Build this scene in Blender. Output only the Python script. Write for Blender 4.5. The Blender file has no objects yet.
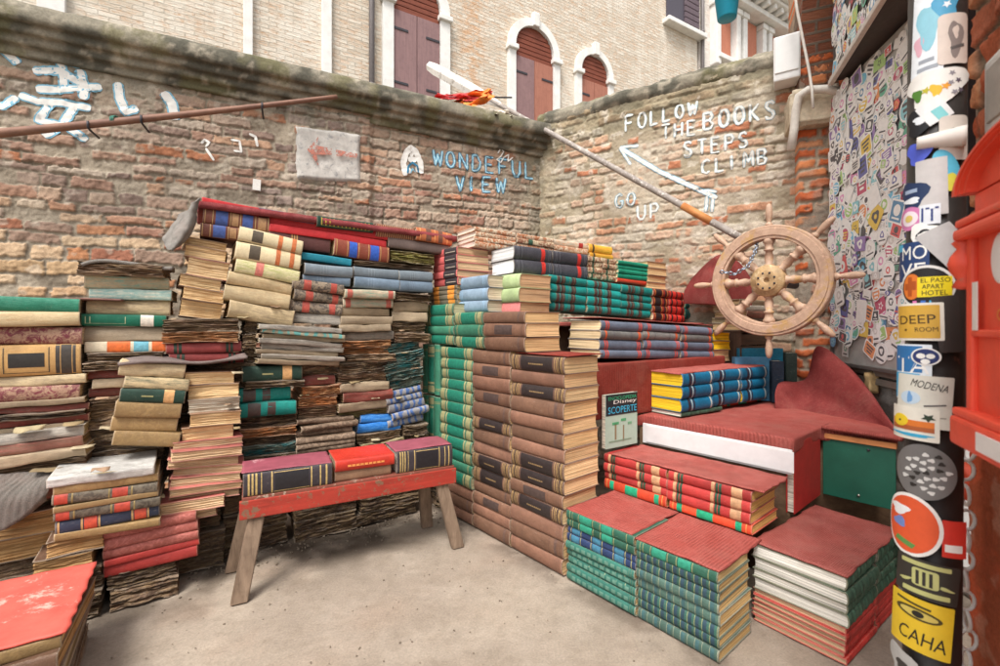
import bpy, bmesh, math, random
import numpy as np
from mathutils import Matrix, Vector

scene = bpy.context.scene
COL = scene.collection
# ------------------------------------------------------------------ camera
H, F, HZ = 1.25, 460.0, 325.0            # eye height, focal length and horizon in photo pixels
cam = bpy.data.objects.new('camera', bpy.data.cameras.new('camera'))
COL.objects.link(cam)
cam.location = (0, 0, H)
cam.rotation_euler = (math.radians(90), 0, 0)
cam.data.sensor_width = 36
cam.data.lens = 36 * F / 1000
cam.data.shift_y = -(333 - HZ) / 1000
cam.data.clip_start = .02
cam.data.clip_end = 2000
cam.data.dof.use_dof = True; cam.data.dof.focus_distance = 2.7; cam.data.dof.aperture_fstop = 3.2
scene.camera = cam
# ------------------------------------------------------------------ sky, sun, exposure
world = bpy.data.worlds.new('World'); scene.world = world
world.use_nodes = True
wn = world.node_tree
wn.nodes.clear()
sky = wn.nodes.new('ShaderNodeTexSky'); sky.sky_type = 'NISHITA'; sky.sun_disc = False
SUN_EL, SUN_ROT = math.radians(58), math.radians(200)
sky.sun_elevation = SUN_EL; sky.sun_rotation = SUN_ROT
sky.air_density = 1.0; sky.dust_density = 3.0; sky.ozone_density = 1.0
hsv = wn.nodes.new('ShaderNodeHueSaturation'); hsv.inputs['Saturation'].default_value = .22
bg = wn.nodes.new('ShaderNodeBackground'); bg.inputs['Strength'].default_value = .135
wo = wn.nodes.new('ShaderNodeOutputWorld')
wn.links.new(sky.outputs[0], hsv.inputs['Color']); wn.links.new(hsv.outputs[0], bg.inputs[0]); wn.links.new(bg.outputs[0], wo.inputs[0])
sl = bpy.data.lights.new('sun', 'SUN'); sl.energy = 2.0; sl.angle = math.radians(22); sl.color = (1, .972, .93)
sun = bpy.data.objects.new('sun', sl); COL.objects.link(sun)
# towards the sun: behind the viewer's left shoulder, high
sd = Vector((math.sin(SUN_ROT) * math.cos(SUN_EL), math.cos(SUN_ROT) * math.cos(SUN_EL), math.sin(SUN_EL)))
sun.rotation_euler = sd.to_track_quat('Z', 'Y').to_euler()
vs = scene.view_settings
vs.view_transform = 'Standard'; vs.look = 'None'; vs.gamma = 1; vs.use_curve_mapping = False
vs.exposure = 1.03
scene.cycles.max_bounces = 8
scene.cycles.diffuse_bounces = 5
scene.cycles.use_denoising = True

# ------------------------------------------------------------------ small tools
def lin(h):
    h = h.lstrip('#'); o = []
    for i in (0, 2, 4):
        c = int(h[i:i+2], 16) / 255
        o.append(c / 12.92 if c <= .04045 else ((c + .055) / 1.055) ** 2.4)
    return tuple(o)
def hash3(ix, iy, iz, seed):
    ix, iy, iz = (np.asarray(q).astype(np.int64) for q in (ix, iy, iz))
    n = (ix * 374761393 + iy * 668265263 + iz * 2147483647 + seed * 144665) & 0xffffffff
    n = ((n ^ (n >> 13)) * 1274126177) & 0xffffffff
    n = ((n ^ (n >> 16)) * 2246822519) & 0xffffffff
    return ((n ^ (n >> 15)) & 0xffffff) / float(0xffffff)
def vnoise(x, y, z, seed=0):
    x, y, z = np.broadcast_arrays(np.asarray(x, float), np.asarray(y, float), np.asarray(z, float))
    ix, iy, iz = np.floor(x), np.floor(y), np.floor(z)
    fx, fy, fz = x - ix, y - iy, z - iz
    fx, fy, fz = (f * f * (3 - 2 * f) for f in (fx, fy, fz))
    r = 0
    for dx in (0, 1):
        for dy in (0, 1):
            for dz in (0, 1):
                w = (fx if dx else 1 - fx) * (fy if dy else 1 - fy) * (fz if dz else 1 - fz)
                r = r + w * hash3(ix + dx, iy + dy, iz + dz, seed)
    return r                                # 0..1
def fbm(x, y, z, seed=0, o=4):
    r, a, t = 0, 1, 0
    for k in range(o):
        r = r + a * vnoise(np.asarray(x) * 2 ** k, np.asarray(y) * 2 ** k, np.asarray(z) * 2 ** k, seed + k); t += a; a *= .5
    return r / t
def sstep(a, b, x):
    t = np.clip((x - a) / (b - a), 0, 1); return t * t * (3 - 2 * t)
def mesh_obj(name, verts, faces, mat=None, parent=None, smooth=None, mats=None, midx=None, attrs=None, colors=None):
    me = bpy.data.meshes.new(name)
    me.from_pydata([tuple(map(float, v)) for v in verts], [], [tuple(f) for f in faces])
    if mats:
        for m in mats: me.materials.append(m)
        if midx is not None: me.polygons.foreach_set('material_index', np.asarray(midx, np.int32))
    elif mat: me.materials.append(mat)
    if smooth is not None:
        s = np.full(len(me.polygons), bool(smooth)) if isinstance(smooth, bool) else np.asarray(smooth, bool)
        me.polygons.foreach_set('use_smooth', s)
    if attrs:
        for k, v in attrs.items():
            a = me.attributes.new(k, 'FLOAT', 'POINT'); a.data.foreach_set('value', np.asarray(v, np.float32))
    if colors is not None:
        a = me.color_attributes.new('Col', 'FLOAT_COLOR', 'POINT')
        c = np.ones((len(verts), 4), np.float32); c[:, :3] = colors; a.data.foreach_set('color', c.ravel())
    me.update()
    o = bpy.data.objects.new(name, me); COL.objects.link(o)
    if parent is not None: o.parent = parent
    return o
def tag(o, label=None, cat=None, group=None, kind=None):
    if label: o['label'] = label
    if cat: o['category'] = cat
    if group: o['group'] = group
    if kind: o['kind'] = kind
    return o
def empty(name, M, label, cat, group=None):
    o = bpy.data.objects.new(name, None); COL.objects.link(o)
    o.empty_display_size = .05
    o.matrix_world = M
    return tag(o, label, cat, group)
class MB:
    """collects shapes into one mesh"""
    def __init__(s): s.v, s.f, s.m, s.s = [], [], [], []
    def add(s, v, f, m=0, sm=False):
        b = len(s.v); s.v += [tuple(map(float, p)) for p in v]
        for q in f: s.f.append([i + b for i in q]); s.m.append(m); s.s.append(sm)
    def box(s, c, d, m=0, bev=0.0, M=None):
        cx, cy, cz = c; dx, dy, dz = (q / 2 for q in d)
        b = min(bev, dx * .9, dy * .9, dz * .9)
        if b <= 0:
            v = [(cx + i * dx, cy + j * dy, cz + k * dz) for i in (-1, 1) for j in (-1, 1) for k in (-1, 1)]
            f = [(0, 1, 3, 2), (4, 6, 7, 5), (0, 4, 5, 1), (2, 3, 7, 6), (0, 2, 6, 4), (1, 5, 7, 3)]
        else:
            bm = bmesh.new(); bmesh.ops.create_cube(bm, size=1)
            for q in bm.verts: q.co = Vector((cx + q.co.x * 2 * dx, cy + q.co.y * 2 * dy, cz + q.co.z * 2 * dz))
            bmesh.ops.bevel(bm, geom=list(bm.edges), offset=b, segments=2, profile=.6, affect='EDGES')
            bm.verts.index_update()
            v = [tuple(q.co) for q in bm.verts]; f = [[q.index for q in p.verts] for p in bm.faces]; bm.free()
        if M is not None: v = [M @ Vector(p) for p in v]
        s.add(v, f, m)
    def lathe(s, prof, M=None, n=20, m=0, sm=True):
        """prof: [(r, z)] round local z"""
        v, f = [], []
        for r, z in prof:
            for k in range(n):
                a = 2 * math.pi * k / n; v.append((r * math.cos(a), r * math.sin(a), z))
        for i in range(len(prof) - 1):
            for k in range(n):
                k2 = (k + 1) % n
                f.append((i * n + k, i * n + k2, (i + 1) * n + k2, (i + 1) * n + k))
        f.append(tuple(range(n - 1, -1, -1))); f.append(tuple((len(prof) - 1) * n + k for k in range(n)))
        if M is not None: v = [M @ Vector(p) for p in v]
        s.add(v, f, m, sm)
    def tube(s, pts, r, n=8, m=0, closed=False, sm=True):
        pts = [Vector(p) for p in pts]; rs = r if hasattr(r, '__len__') else [r] * len(pts)
        v, f = [], []
        N = len(pts); up = Vector((0, 0, 1)); prev = None
        for i, p in enumerate(pts):
            a = pts[(i - 1) % N] if (closed or i > 0) else p; b = pts[(i + 1) % N] if (closed or i < N - 1) else p
            t = (b - a).normalized()
            if prev is None:
                x = t.cross(up)
                if x.length < .1: x = t.cross(Vector((1, 0, 0)))
            else: x = prev - t * prev.dot(t)
            x.normalize(); prev = x; y = t.cross(x)
            for k in range(n):
                q = 2 * math.pi * k / n; v.append(p + (x * math.cos(q) + y * math.sin(q)) * rs[i])
        for i in range(N if closed else N - 1):
            j = (i + 1) % N
            for k in range(n):
                k2 = (k + 1) % n; f.append((i * n + k, i * n + k2, j * n + k2, j * n + k))
        if not closed:
            f.append(tuple(range(n - 1, -1, -1))); f.append(tuple((N - 1) * n + k for k in range(n)))
        s.add(v, f, m, sm)
    def prism(s, poly, y0, y1, M=None, m=0):
        """poly in (x, z), extruded along y"""
        n = len(poly)
        v = [(x, y0, z) for x, z in poly] + [(x, y1, z) for x, z in poly]
        f = [tuple(range(n)), tuple(range(2 * n - 1, n - 1, -1))] + [(k, k + n, (k + 1) % n + n, (k + 1) % n) for k in range(n)]
        if M is not None: v = [M @ Vector(p) for p in v]
        s.add(v, f, m)
    def build(s, name, mat=None, parent=None, mats=None, attrs=None):
        return mesh_obj(name, s.v, s.f, mat, parent, smooth=s.s, mats=mats, midx=s.m if mats else None)
def Rz(a): return Matrix.Rotation(a, 4, 'Z')
def Ry(a): return Matrix.Rotation(a, 4, 'Y')
def Rx(a): return Matrix.Rotation(a, 4, 'X')
def Tr(*p): return Matrix.Translation(Vector(p))
def frame(o, d):
    """local x along plan direction d (left to right as seen), y away from the viewer"""
    return Tr(*o) @ Rz(math.atan2(d[1], d[0]))
# rays of the photograph and the plan directions of the place
def xr(px): return (px - 500) / F
def zof(py, Y): return H - (py - HZ) * Y / F
def on_plane(O, D, px):
    r = xr(px); k = (r * O[1] - O[0]) / (D[0] - r * D[1])
    return (O[0] + k * D[0], O[1] + k * D[1])
def at(px, py, Y): return Vector((xr(px) * Y, Y, zof(py, Y)))
U = (-.647, .7625); V = (.7625, .647); A = (.815, 1.696)
def S(s, t): return (A[0] + s * U[0] + t * V[0], A[1] + s * U[1] + t * V[1])
Wd = (.836, .549); Nn = (-.549, .836)
def PF(t): return (S(0, t), (-U[0], -U[1]))          # stair planes that face the viewer's left
def PW(px, Y): return ((xr(px) * Y, Y), Wd)          # rows along the book bank's direction
def PL(o): return ((-.473 + o * Nn[0], 3.108 + o * Nn[1]), Wd)

# ------------------------------------------------------------------ materials
MATS = {}
class NT:
    def __init__(s, name):
        s.m = bpy.data.materials.new(name); s.m.use_nodes = True
        s.t = s.m.node_tree; s.b = s.t.nodes['Principled BSDF']
    def n(s, ty, **kw):
        o = s.t.nodes.new(ty)
        for k, v in kw.items():
            if k in o.inputs: o.inputs[k].default_value = v
            else: setattr(o, k, v)
        return o
    def l(s, a, b): s.t.links.new(a, b)
    def noise(s, vec, scale, detail=3, rough=.55, dist=0):
        o = s.n('ShaderNodeTexNoise'); o.inputs['Scale'].default_value = scale; o.inputs['Detail'].default_value = detail
        o.inputs['Roughness'].default_value = rough; o.inputs['Distortion'].default_value = dist
        if vec is not None: s.l(vec, o.inputs['Vector'])
        return o.outputs['Fac']
    def ramp(s, fac, stops):
        o = s.n('ShaderNodeValToRGB'); e = o.color_ramp.elements
        while len(e) < len(stops): e.new(.5)
        for q, (p, c) in zip(e, stops):
            q.position = p; q.color = (*c, 1) if hasattr(c, '__len__') else (c, c, c, 1)
        s.l(fac, o.inputs[0]); return o.outputs[0]
    def mix(s, fac, a, b, mode='MIX'):
        o = s.n('ShaderNodeMix', data_type='RGBA', blend_type=mode)
        for sock, v in ((o.inputs[0], fac), (o.inputs[6], a), (o.inputs[7], b)):
            if hasattr(v, 'is_linked') or hasattr(v, 'links'): s.l(v, sock)
            elif hasattr(v, '__len__'): sock.default_value = (*v[:3], 1)
            else: sock.default_value = v
        return o.outputs[2]
    def math(s, op, a, b=0):
        o = s.n('ShaderNodeMath', operation=op)
        for sock, v in ((o.inputs[0], a), (o.inputs[1], b)):
            if hasattr(v, 'links'): s.l(v, sock)
            else: sock.default_value = v
        return o.outputs[0]
    def vmul(s, vec, xyz):
        o = s.n('ShaderNodeMapping'); o.inputs['Scale'].default_value = xyz; s.l(vec, o.inputs[0]); return o.outputs[0]
    def obj(s): return s.n('ShaderNodeTexCoord').outputs['Object']
    def rnd(s): return s.n('ShaderNodeObjectInfo').outputs['Random']
    def bump(s, h, st=.4, d=.002, nrm=None):
        o = s.n('ShaderNodeBump'); o.inputs['Strength'].default_value = st; o.inputs['Distance'].default_value = d
        s.l(h, o.inputs['Height'])
        if nrm is not None: s.l(nrm, o.inputs['Normal'])
        s.l(o.outputs[0], s.b.inputs['Normal']); return o.outputs[0]
    def attr(s, name, out='Fac'): return s.n('ShaderNodeAttribute', attribute_name=name).outputs[out]
    def base(s, c): s.l(c, s.b.inputs['Base Color']) if hasattr(c, 'links') else setattr(s.b.inputs['Base Color'], 'default_value', (*c[:3], 1))
    def rough(s, r): s.l(r, s.b.inputs['Roughness']) if hasattr(r, 'links') else setattr(s.b.inputs['Roughness'], 'default_value', r)
def shade(c, k): return tuple(min(1, q * k) for q in c)
def offset_vec(t, vec):
    """object coordinates shifted by a per-object random amount so repeats differ"""
    r = t.rnd(); m = t.math('MULTIPLY', r, 37.0)
    o = t.n('ShaderNodeVectorMath', operation='ADD'); t.l(vec, o.inputs[0]); t.l(m, o.inputs[1]); return o.outputs[0]
def mat_cover(c, pat='plain', c2=None, wear=.35, rough=.6, wearc=None, grain=1.0):
    key = ('cover', c, pat, c2, wear, rough, wearc)
    if key in MATS: return MATS[key]
    t = NT('book_cover'); C = lin(c); vec = offset_vec(t, t.obj())
    n1 = t.noise(vec, 9, 5, .6); n2 = t.noise(vec, 60, 4, .7)
    col = t.mix(t.ramp(n1, [(.3, 0.0), (.7, 1.0)]), shade(C, .78), shade(C, 1.22))
    if pat == 'mottled':
        mo = t.ramp(t.noise(vec, 38, 3, .7, 1.2), [(.42, 0.0), (.56, 1.0)])
        col = t.mix(mo, col, lin(c2))
    elif pat in ('patch', 'rot'):
        sv = t.vmul(vec, (1, 1, 3.2))
        mo = t.ramp(t.noise(t.vmul(vec, (.55, 1, 3.6)), 24, 9, .86, .3), [(.47, 0.0), (.57, 1.0)])
        stk = t.ramp(t.noise(t.vmul(vec, (1.2, 3, 60)), 3, 6, .8), [(.35, 0.0), (.62, 1.0)])
        mo = t.math('MULTIPLY', mo, t.math('ADD', t.math('MULTIPLY', stk, .7), .3))
        col = t.mix(mo, col, lin(c2))
        if pat == 'rot':                                         # layers of bared, browned leaves
            ly = t.noise(t.vmul(vec, (5, 5, 260)), 1, 3, .7); ly2 = t.noise(t.vmul(vec, (9, 9, 70)), 1, 4, .7)
            bare = t.ramp(t.noise(t.vmul(vec, (1, 1, 2.4)), 11, 7, .8, .6), [(.44, 0.0), (.52, 1.0)])
            leaf = t.mix(t.ramp(ly, [(.32, 0.0), (.62, 1.0)]), shade(lin(c2), .5), tuple(.6 * q + .4 * w for q, w in zip(C, lin('b79a70'))))
            leaf = t.mix(t.ramp(ly2, [(.35, .8), (.5, 0.0)]), leaf, shade(lin(c2), .35))
            col = t.mix(bare, col, leaf)
    elif pat == 'diamond':
        v = t.n('ShaderNodeTexVoronoi', feature='F1', distance='MANHATTAN'); v.inputs['Scale'].default_value = 44; v.inputs['Randomness'].default_value = .25
        t.l(t.vmul(t.obj(), (1, 1, 1)), v.inputs['Vector'])
        col = t.mix(t.ramp(v.outputs['Distance'], [(.32, 1.0), (.42, 0.0)]), col, lin(c2))
    elif pat == 'stripe':
        wv = t.n('ShaderNodeTexWave', wave_type='BANDS', bands_direction='X'); wv.inputs['Scale'].default_value = 7; wv.inputs['Distortion'].default_value = 7; wv.inputs['Detail'].default_value = 4; wv.inputs['Detail Scale'].default_value = 2.2
        t.l(vec, wv.inputs['Vector'])
        col = t.mix(t.ramp(wv.outputs['Fac'], [(.55, 0.0), (.7, 1.0)]), col, lin(c2))
    col = t.mix(t.math('MULTIPLY', t.ramp(n2, [(.45, 0.0), (.8, 1.0)]), .35), col, shade(C, .55))
    ed = t.attr('edge')
    wmask = t.math('MULTIPLY', t.ramp(t.math('ADD', t.math('MULTIPLY', ed, .75), t.noise(vec, 85, 5, .75)), [(.78, 0.0), (1.0, 1.0)]), min(1, wear * 1.9))
    col = t.mix(wmask, col, lin(wearc) if wearc else tuple(.5 * q + .5 * w for q, w in zip(C, (.42, .33, .24))))
    col = t.mix(t.math('MULTIPLY', t.ramp(t.noise(vec, 420, 3, .8), [(.5, 0.0), (.72, 1.0)]), .45), col, shade(C, .5))
    spots = t.math('MULTIPLY', t.ramp(t.noise(vec, 33, 6, .8), [(.6, 0.0), (.72, 1.0)]), wear * .7)
    col = t.mix(spots, col, tuple(.55 * q + .45 * w for q, w in zip(C, (.5, .42, .33))))
    scr = t.ramp(t.noise(t.vmul(vec, (30, 140, 140)), 1, 4, .7, .5), [(.62, 0.0), (.68, 1.0)])
    col = t.mix(t.math('MULTIPLY', scr, wear * .8), col, tuple(.5 * q + .5 * w for q, w in zip(C, (.5, .42, .34))))
    col = t.mix(t.math('MULTIPLY', t.ramp(t.noise(vec, 5, 6, .8), [(.5, 0.0), (.7, 1.0)]), .45), col, shade(C, .45))
    hv = t.n('ShaderNodeHueSaturation'); r = t.rnd()
    t.l(t.math('ADD', t.math('MULTIPLY', r, .34), .83), hv.inputs['Value']); hv.inputs['Hue'].default_value = .5
    t.l(col, hv.inputs['Color']); t.base(hv.outputs[0])
    t.rough(t.ramp(n2, [(.3, rough - .1), (.7, rough + .15)]))
    hgt = t.math('ADD', t.noise(vec, 240, 2), t.math('MULTIPLY', n1, 1.2))
    if pat == 'rot': hgt = t.math('ADD', hgt, t.math('MULTIPLY', t.math('ADD', ly, ly2), 1.3))
    t.bump(hgt, .7 if pat == 'rot' else .85 * grain, .003 if pat == 'rot' else .002)
    t.b.inputs['Specular IOR Level'].default_value = .35
    MATS[key] = t.m; return t.m
def mat_pages(c, dirty=.5):
    key = ('pages', c, dirty)
    if key in MATS: return MATS[key]
    t = NT('paper_edges'); C = lin(c); ob = t.obj(); vec = offset_vec(t, ob)
    lines = t.noise(t.vmul(vec, (2.2, 2.2, 420)), 1, 2, .6)
    sheets = t.noise(t.vmul(vec, (1.2, 1.2, 110)), 1, 2, .6)
    blot = t.noise(vec, 11, 5, .7)
    col = t.mix(t.ramp(lines, [(.34, 0.0), (.56, 1.0)]), shade(C, .58), shade(C, 1.12))
    col = t.mix(t.math('MULTIPLY', t.ramp(sheets, [(.36, 1.0), (.45, 0.0)]), .65), col, shade(C, .34))
    col = t.mix(t.math('MULTIPLY', t.ramp(blot, [(.45, 0.0), (.75, 1.0)]), dirty), col, tuple(a * b for a, b in zip(C, (.62, .47, .33))))
    hv = t.n('ShaderNodeHueSaturation')
    t.l(t.math('ADD', t.math('MULTIPLY', t.rnd(), .3), .85), hv.inputs['Value']); t.l(col, hv.inputs['Color'])
    t.base(hv.outputs[0]); t.rough(.9)
    t.bump(t.math('ADD', lines, sheets), .7, .0016)
    t.b.inputs['Specular IOR Level'].default_value = .15
    MATS[key] = t.m; return t.m
def mat_plain(c, rough=.6, metal=0, noise=.25, scale=40, bump=.2, name='paint', spec=.4, wear=None, wearc='8a8078'):
    key = ('plain', c, rough, metal, noise, scale, bump, name, wear)
    if key in MATS: return MATS[key]
    t = NT(name); C = lin(c); vec = offset_vec(t, t.obj()); n = t.noise(vec, scale, 5, .65)
    col = t.mix(t.ramp(n, [(.28, 0.0), (.72, 1.0)]), shade(C, 1 - noise), shade(C, 1 + noise))
    if wear:
        w = t.ramp(t.noise(vec, scale * .6, 6, .8, .4), [(1 - wear - .04, 0.0), (1 - wear + .03, 1.0)])
        col = t.mix(w, col, lin(wearc))
    t.base(col); t.rough(rough); t.b.inputs['Metallic'].default_value = metal; t.b.inputs['Specular IOR Level'].default_value = spec
    if bump: t.bump(t.noise(vec, scale * 4, 3), bump, .002)
    MATS[key] = t.m; return t.m
def mat_paint(c, cover=.6, name='wall_paint'):
    """thin brushed paint, worn away in places so the brick shows through"""
    key = ('paint', c, cover)
    if key in MATS: return MATS[key]
    t = NT(name); vec = t.obj(); C = lin(c); n = t.noise(vec, 26, 7, .78)
    t.base(t.mix(t.noise(vec, 60, 5, .8), shade(C, .8), shade(C, 1.12))); t.rough(.95); t.b.inputs['Specular IOR Level'].default_value = .05
    t.l(t.ramp(n, [(1 - cover - .09, 0.0), (1 - cover + .03, 1.0)]), t.b.inputs['Alpha'])
    MATS[key] = t.m; return t.m
def mat_vcol(name, rough=.9, nscale=90, bump=.5, bd=.004, amt=.5):
    t = NT(name); vec = t.obj(); c = t.attr('Col', 'Color')
    n = t.noise(vec, nscale, 6, .7); n2 = t.noise(vec, 11, 5, .65)
    col = t.mix(amt, c, t.ramp(n, [(.25, .35), (.75, .72)]), 'OVERLAY')
    col = t.mix(amt * .6, col, t.ramp(n2, [(.25, .38), (.75, .66)]), 'OVERLAY')
    t.base(col); t.rough(rough); t.b.inputs['Specular IOR Level'].default_value = .12
    t.bump(n, bump, bd); return t.m
def mat_carpet(c, c2, ribs=55, axis='X', worn=.5):
    key = ('carpet', c, c2, ribs, axis, worn)
    if key in MATS: return MATS[key]
    t = NT('ribbed_carpet'); ob = t.obj(); vec = offset_vec(t, ob)
    wv = t.n('ShaderNodeTexWave', wave_type='BANDS', bands_direction=axis); wv.inputs['Scale'].default_value = ribs * .62; wv.inputs['Distortion'].default_value = 1.0
    wv.inputs['Detail'].default_value = 2; wv.inputs['Detail Scale'].default_value = 4
    t.l(ob, wv.inputs['Vector'])
    big = t.noise(vec, 7, 5, .7); fine = t.noise(vec, 330, 3, .8)
    col = t.mix(t.ramp(big, [(.35, 0.0), (.7, 1.0)]), lin(c), lin(c2))
    col = t.mix(t.ramp(fine, [(.35, 0.0), (.72, .85)]), shade(lin(c), .62), col)
    ribm = t.math('MULTIPLY', wv.outputs['Fac'], t.ramp(t.noise(vec, 9, 6, .8), [(.38, .1), (.62, 1.0)]))
    col = t.mix(t.math('MULTIPLY', ribm, .75), col, shade(lin(c), .42))
    stain = t.math('MULTIPLY', t.ramp(t.noise(vec, 3.5, 6, .75), [(.5, 0.0), (.66, 1.0)]), .6)
    col = t.mix(stain, col, tuple(.45 * q + .3 * w for q, w in zip(lin(c), (.30, .17, .13))))
    dust = t.math('MULTIPLY', t.ramp(t.noise(vec, 150, 6, .85), [(.6, 0.0), (.7, 1.0)]), worn)
    col = t.mix(dust, col, lin('cdb3a0'))
    t.base(col); t.rough(.95); t.b.inputs['Specular IOR Level'].default_value = .1
    t.bump(t.math('ADD', t.math('MULTIPLY', ribm, .8), fine), .9, .004)
    MATS[key] = t.m; return t.m
def mat_wood(c, c2, axis=(2, 40, 40), rough=.65, wear=None):
    key = ('wood', c, c2, axis, wear)
    if key in MATS: return MATS[key]
    t = NT('weathered_wood'); vec = offset_vec(t, t.obj())
    g = t.noise(t.vmul(vec, axis), 1, 6, .65, .6); b = t.noise(vec, 14, 5, .7)
    col = t.mix(t.ramp(g, [(.3, 0.0), (.7, 1.0)]), lin(c2), lin(c))
    col = t.mix(t.math('MULTIPLY', t.ramp(b, [(.5, 0.0), (.75, 1.0)]), .5), col, shade(lin(c2), .7))
    if wear:
        w = t.ramp(t.noise(vec, 22, 6, .8, .5), [(.56, 0.0), (.6, 1.0)]); col = t.mix(w, col, lin(wear))
    t.base(col); t.rough(rough); t.bump(g, .5, .003); t.b.inputs['Specular IOR Level'].default_value = .3
    MATS[key] = t.m; return t.m
# ------------------------------------------------------------------ a book
# lies flat: x along the spine, spine at y = 0 facing -y, fore edge at y = W, z from 0 to T
class Warp:
    def __init__(s, L, W, T, amt, rng):
        s.L, s.W, s.T, s.a = L, W, T, amt
        s.sag = rng.uniform(-1, 1) * amt; s.seed = rng.randrange(9999)
        s.tw = rng.uniform(-1, 1) * amt; s.sk = rng.uniform(-1, 1) * amt
    def __call__(s, P):
        P = np.asarray(P, float).copy(); x, y, z = P.T
        u = 2 * x / s.L; q = y / s.W; zz = z / max(s.T, 1e-4)
        P[:, 1] += s.sk * .22 * s.T * (zz - .5) + s.sag * .05 * s.T * (1 - u * u)
        P[:, 2] += s.sag * .10 * s.T * (u * u - .4) * (.4 + .6 * zz) + s.tw * .05 * s.T * u * (q - .5)
        if s.a > .6:
            k = (s.a - .5)
            n = fbm(x * 14, y * 14, z * 22, s.seed, 2) - .5; n2 = fbm(x * 11 + 9, y * 11, z * 30, s.seed + 7, 2) - .5
            P[:, 2] += n * .020 * k; P[:, 1] += n2 * .026 * k; P[:, 0] += n * .014 * k
        return P
def spine_pts(a, T, b, off=0.0):
    """a 0..1 from the bottom hinge round the spine to the top hinge -> (y, z)"""
    an = math.pi * (a - .5)
    return (-(b + off) * math.cos(an) + .003, T / 2 + (T / 2 + off * .6) * math.sin(an) * 1.0)
def make_cover(L, W, T, b, ribs, warp, mat, parent, rng, t=.0032, ragged=0):
    NA = 11; g = .0018
    outer = [(W, T), (W - .006, T), (W * .55, T), (.022, T), (.012, T - g), (.005, T - .0002)]
    outer += [spine_pts(1 - k / (NA - 1), T, b) for k in range(NA)]
    outer += [(.005, .0002), (.012, g), (.022, 0), (W * .55, 0), (W - .006, 0), (W, 0)]
    inner = [(W, T - t), (W - .006, T - t), (W * .55, T - t), (.022, T - t), (.012, T - t - g * .5), (.006, T - t)]
    inner += [spine_pts(1 - k / (NA - 1), T, max(b - t, .0003)) for k in range(NA)]
    for k in range(6, 6 + NA):
        y, z = inner[k]; inner[k] = (y + .0008, T / 2 + (z - T / 2) * (T / 2 - t) / (T / 2))
    inner += [(.006, t), (.012, t + g * .5), (.022, t), (W * .55, t), (W - .006, t), (W, t)]
    n = len(outer)
    xs = [-.5, -.5 + .007 / L, -.38, -.25, -.12, 0, .12, .25, .38, .5 - .007 / L, .5]
    for r in ribs: xs += [r - .5 - .011, r - .5 - .005, r - .5 + .005, r - .5 + .011]
    xs = sorted(set(round(q, 4) for q in xs)); nx = len(xs)
    vo, vi, ed = [], [], []
    for x in xs:
        bump = .0026 if any(abs(x + .5 - r) < .0062 for r in ribs) else 0
        rag = 1.0
        for k, (y, z) in enumerate(outer):
            yy = y - (bump if 6 <= k < 6 + NA else 0)
            if ragged and k in (0, n - 1): yy -= ragged * W * rng.random()
            vo.append((x * L, yy, z))
            ed.append(1.0 if (abs(x) > .499 or k in (0, n - 1)) else (.55 if k in (5, 6, 5 + NA, 6 + NA) else .1))
        for k, (y, z) in enumerate(inner):
            yy = y
            if k in (0, n - 1): yy = min(y, vo[-n + k][1]) if ragged else y
            vi.append((x * L, yy, z))
    V_ = vo + vi; O = len(vo); f, sm = [], []
    for i in range(nx - 1):
        for k in range(n - 1):
            a, c = i * n + k, (i + 1) * n + k
            f.append((a, a + 1, c + 1, c)); sm.append(True)
            f.append((O + a, O + c, O + c + 1, O + a + 1)); sm.append(True)
        for k in (0, n - 1):
            a, c = i * n + k, (i + 1) * n + k
            q = (a, c, O + c, O + a); f.append(q if k == 0 else q[::-1]); sm.append(False)
    for i in (0, nx - 1):
        for k in range(n - 1):
            a = i * n + k; q = (a, O + a, O + a + 1, a + 1); f.append(q if i == 0 else q[::-1]); sm.append(False)
    return mesh_obj('cover', warp(V_), f, mat, parent, smooth=sm, attrs={'edge': ed + [1.0] * len(vi)})
def make_pages(L, W, T, b, warp, mat, parent, rng, t=.0032, rag=.0006, inset=.004, rot=False):
    nl = int(min(16, max(5, T / .004))); xs = np.linspace(-L / 2 + inset, L / 2 - inset, 15 if rot else 7)
    if rot: nl = max(8, nl)
    V_, f = [], []; ring = None
    for j in range(nl + 1):
        zf = j / nl; z = t + zf * (T - 2 * t)
        cur = math.sin(math.pi * zf)
        yf = W - inset - cur * b * .35 + rng.uniform(-1, 1) * rag
        ys = .003 - max(b - t - .0012, 0) * cur
        if rot: ys = rng.uniform(-.012, .006) * (1 if j % 2 else .4); q0 = rng.random() * 90
        xl, xrr = rng.uniform(-1, 1) * rag * .7, rng.uniform(-1, 1) * rag * .7
        R = []
        for x in xs: R.append((x + (xrr if x == xs[-1] else xl if x == xs[0] else 0), yf + rng.uniform(-1, 1) * rag * .6, z))
        for q in (.66, .33): R.append((xs[-1] + xrr, ys + (yf - ys) * q, z))
        for x in xs[::-1]: R.append((x + (xrr if x == xs[-1] else xl if x == xs[0] else 0), ys + (.020 * (vnoise(x * 26, q0, 0, 5) - .5) + .006 * (rng.random() - .5) if rot else 0), z))
        for q in (.33, .66): R.append((xs[0] + xl, ys + (yf - ys) * q, z))
        ring = len(R); V_ += R
    for j in range(nl):
        for k in range(ring):
            k2 = (k + 1) % ring; f.append((j * ring + k2, j * ring + k, (j + 1) * ring + k, (j + 1) * ring + k2))
    f.append(tuple(range(ring))); f.append(tuple(nl * ring + k for k in range(ring - 1, -1, -1)))
    return mesh_obj('page_block', warp(V_), f, mat, parent, smooth=[False] * len(f))
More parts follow.
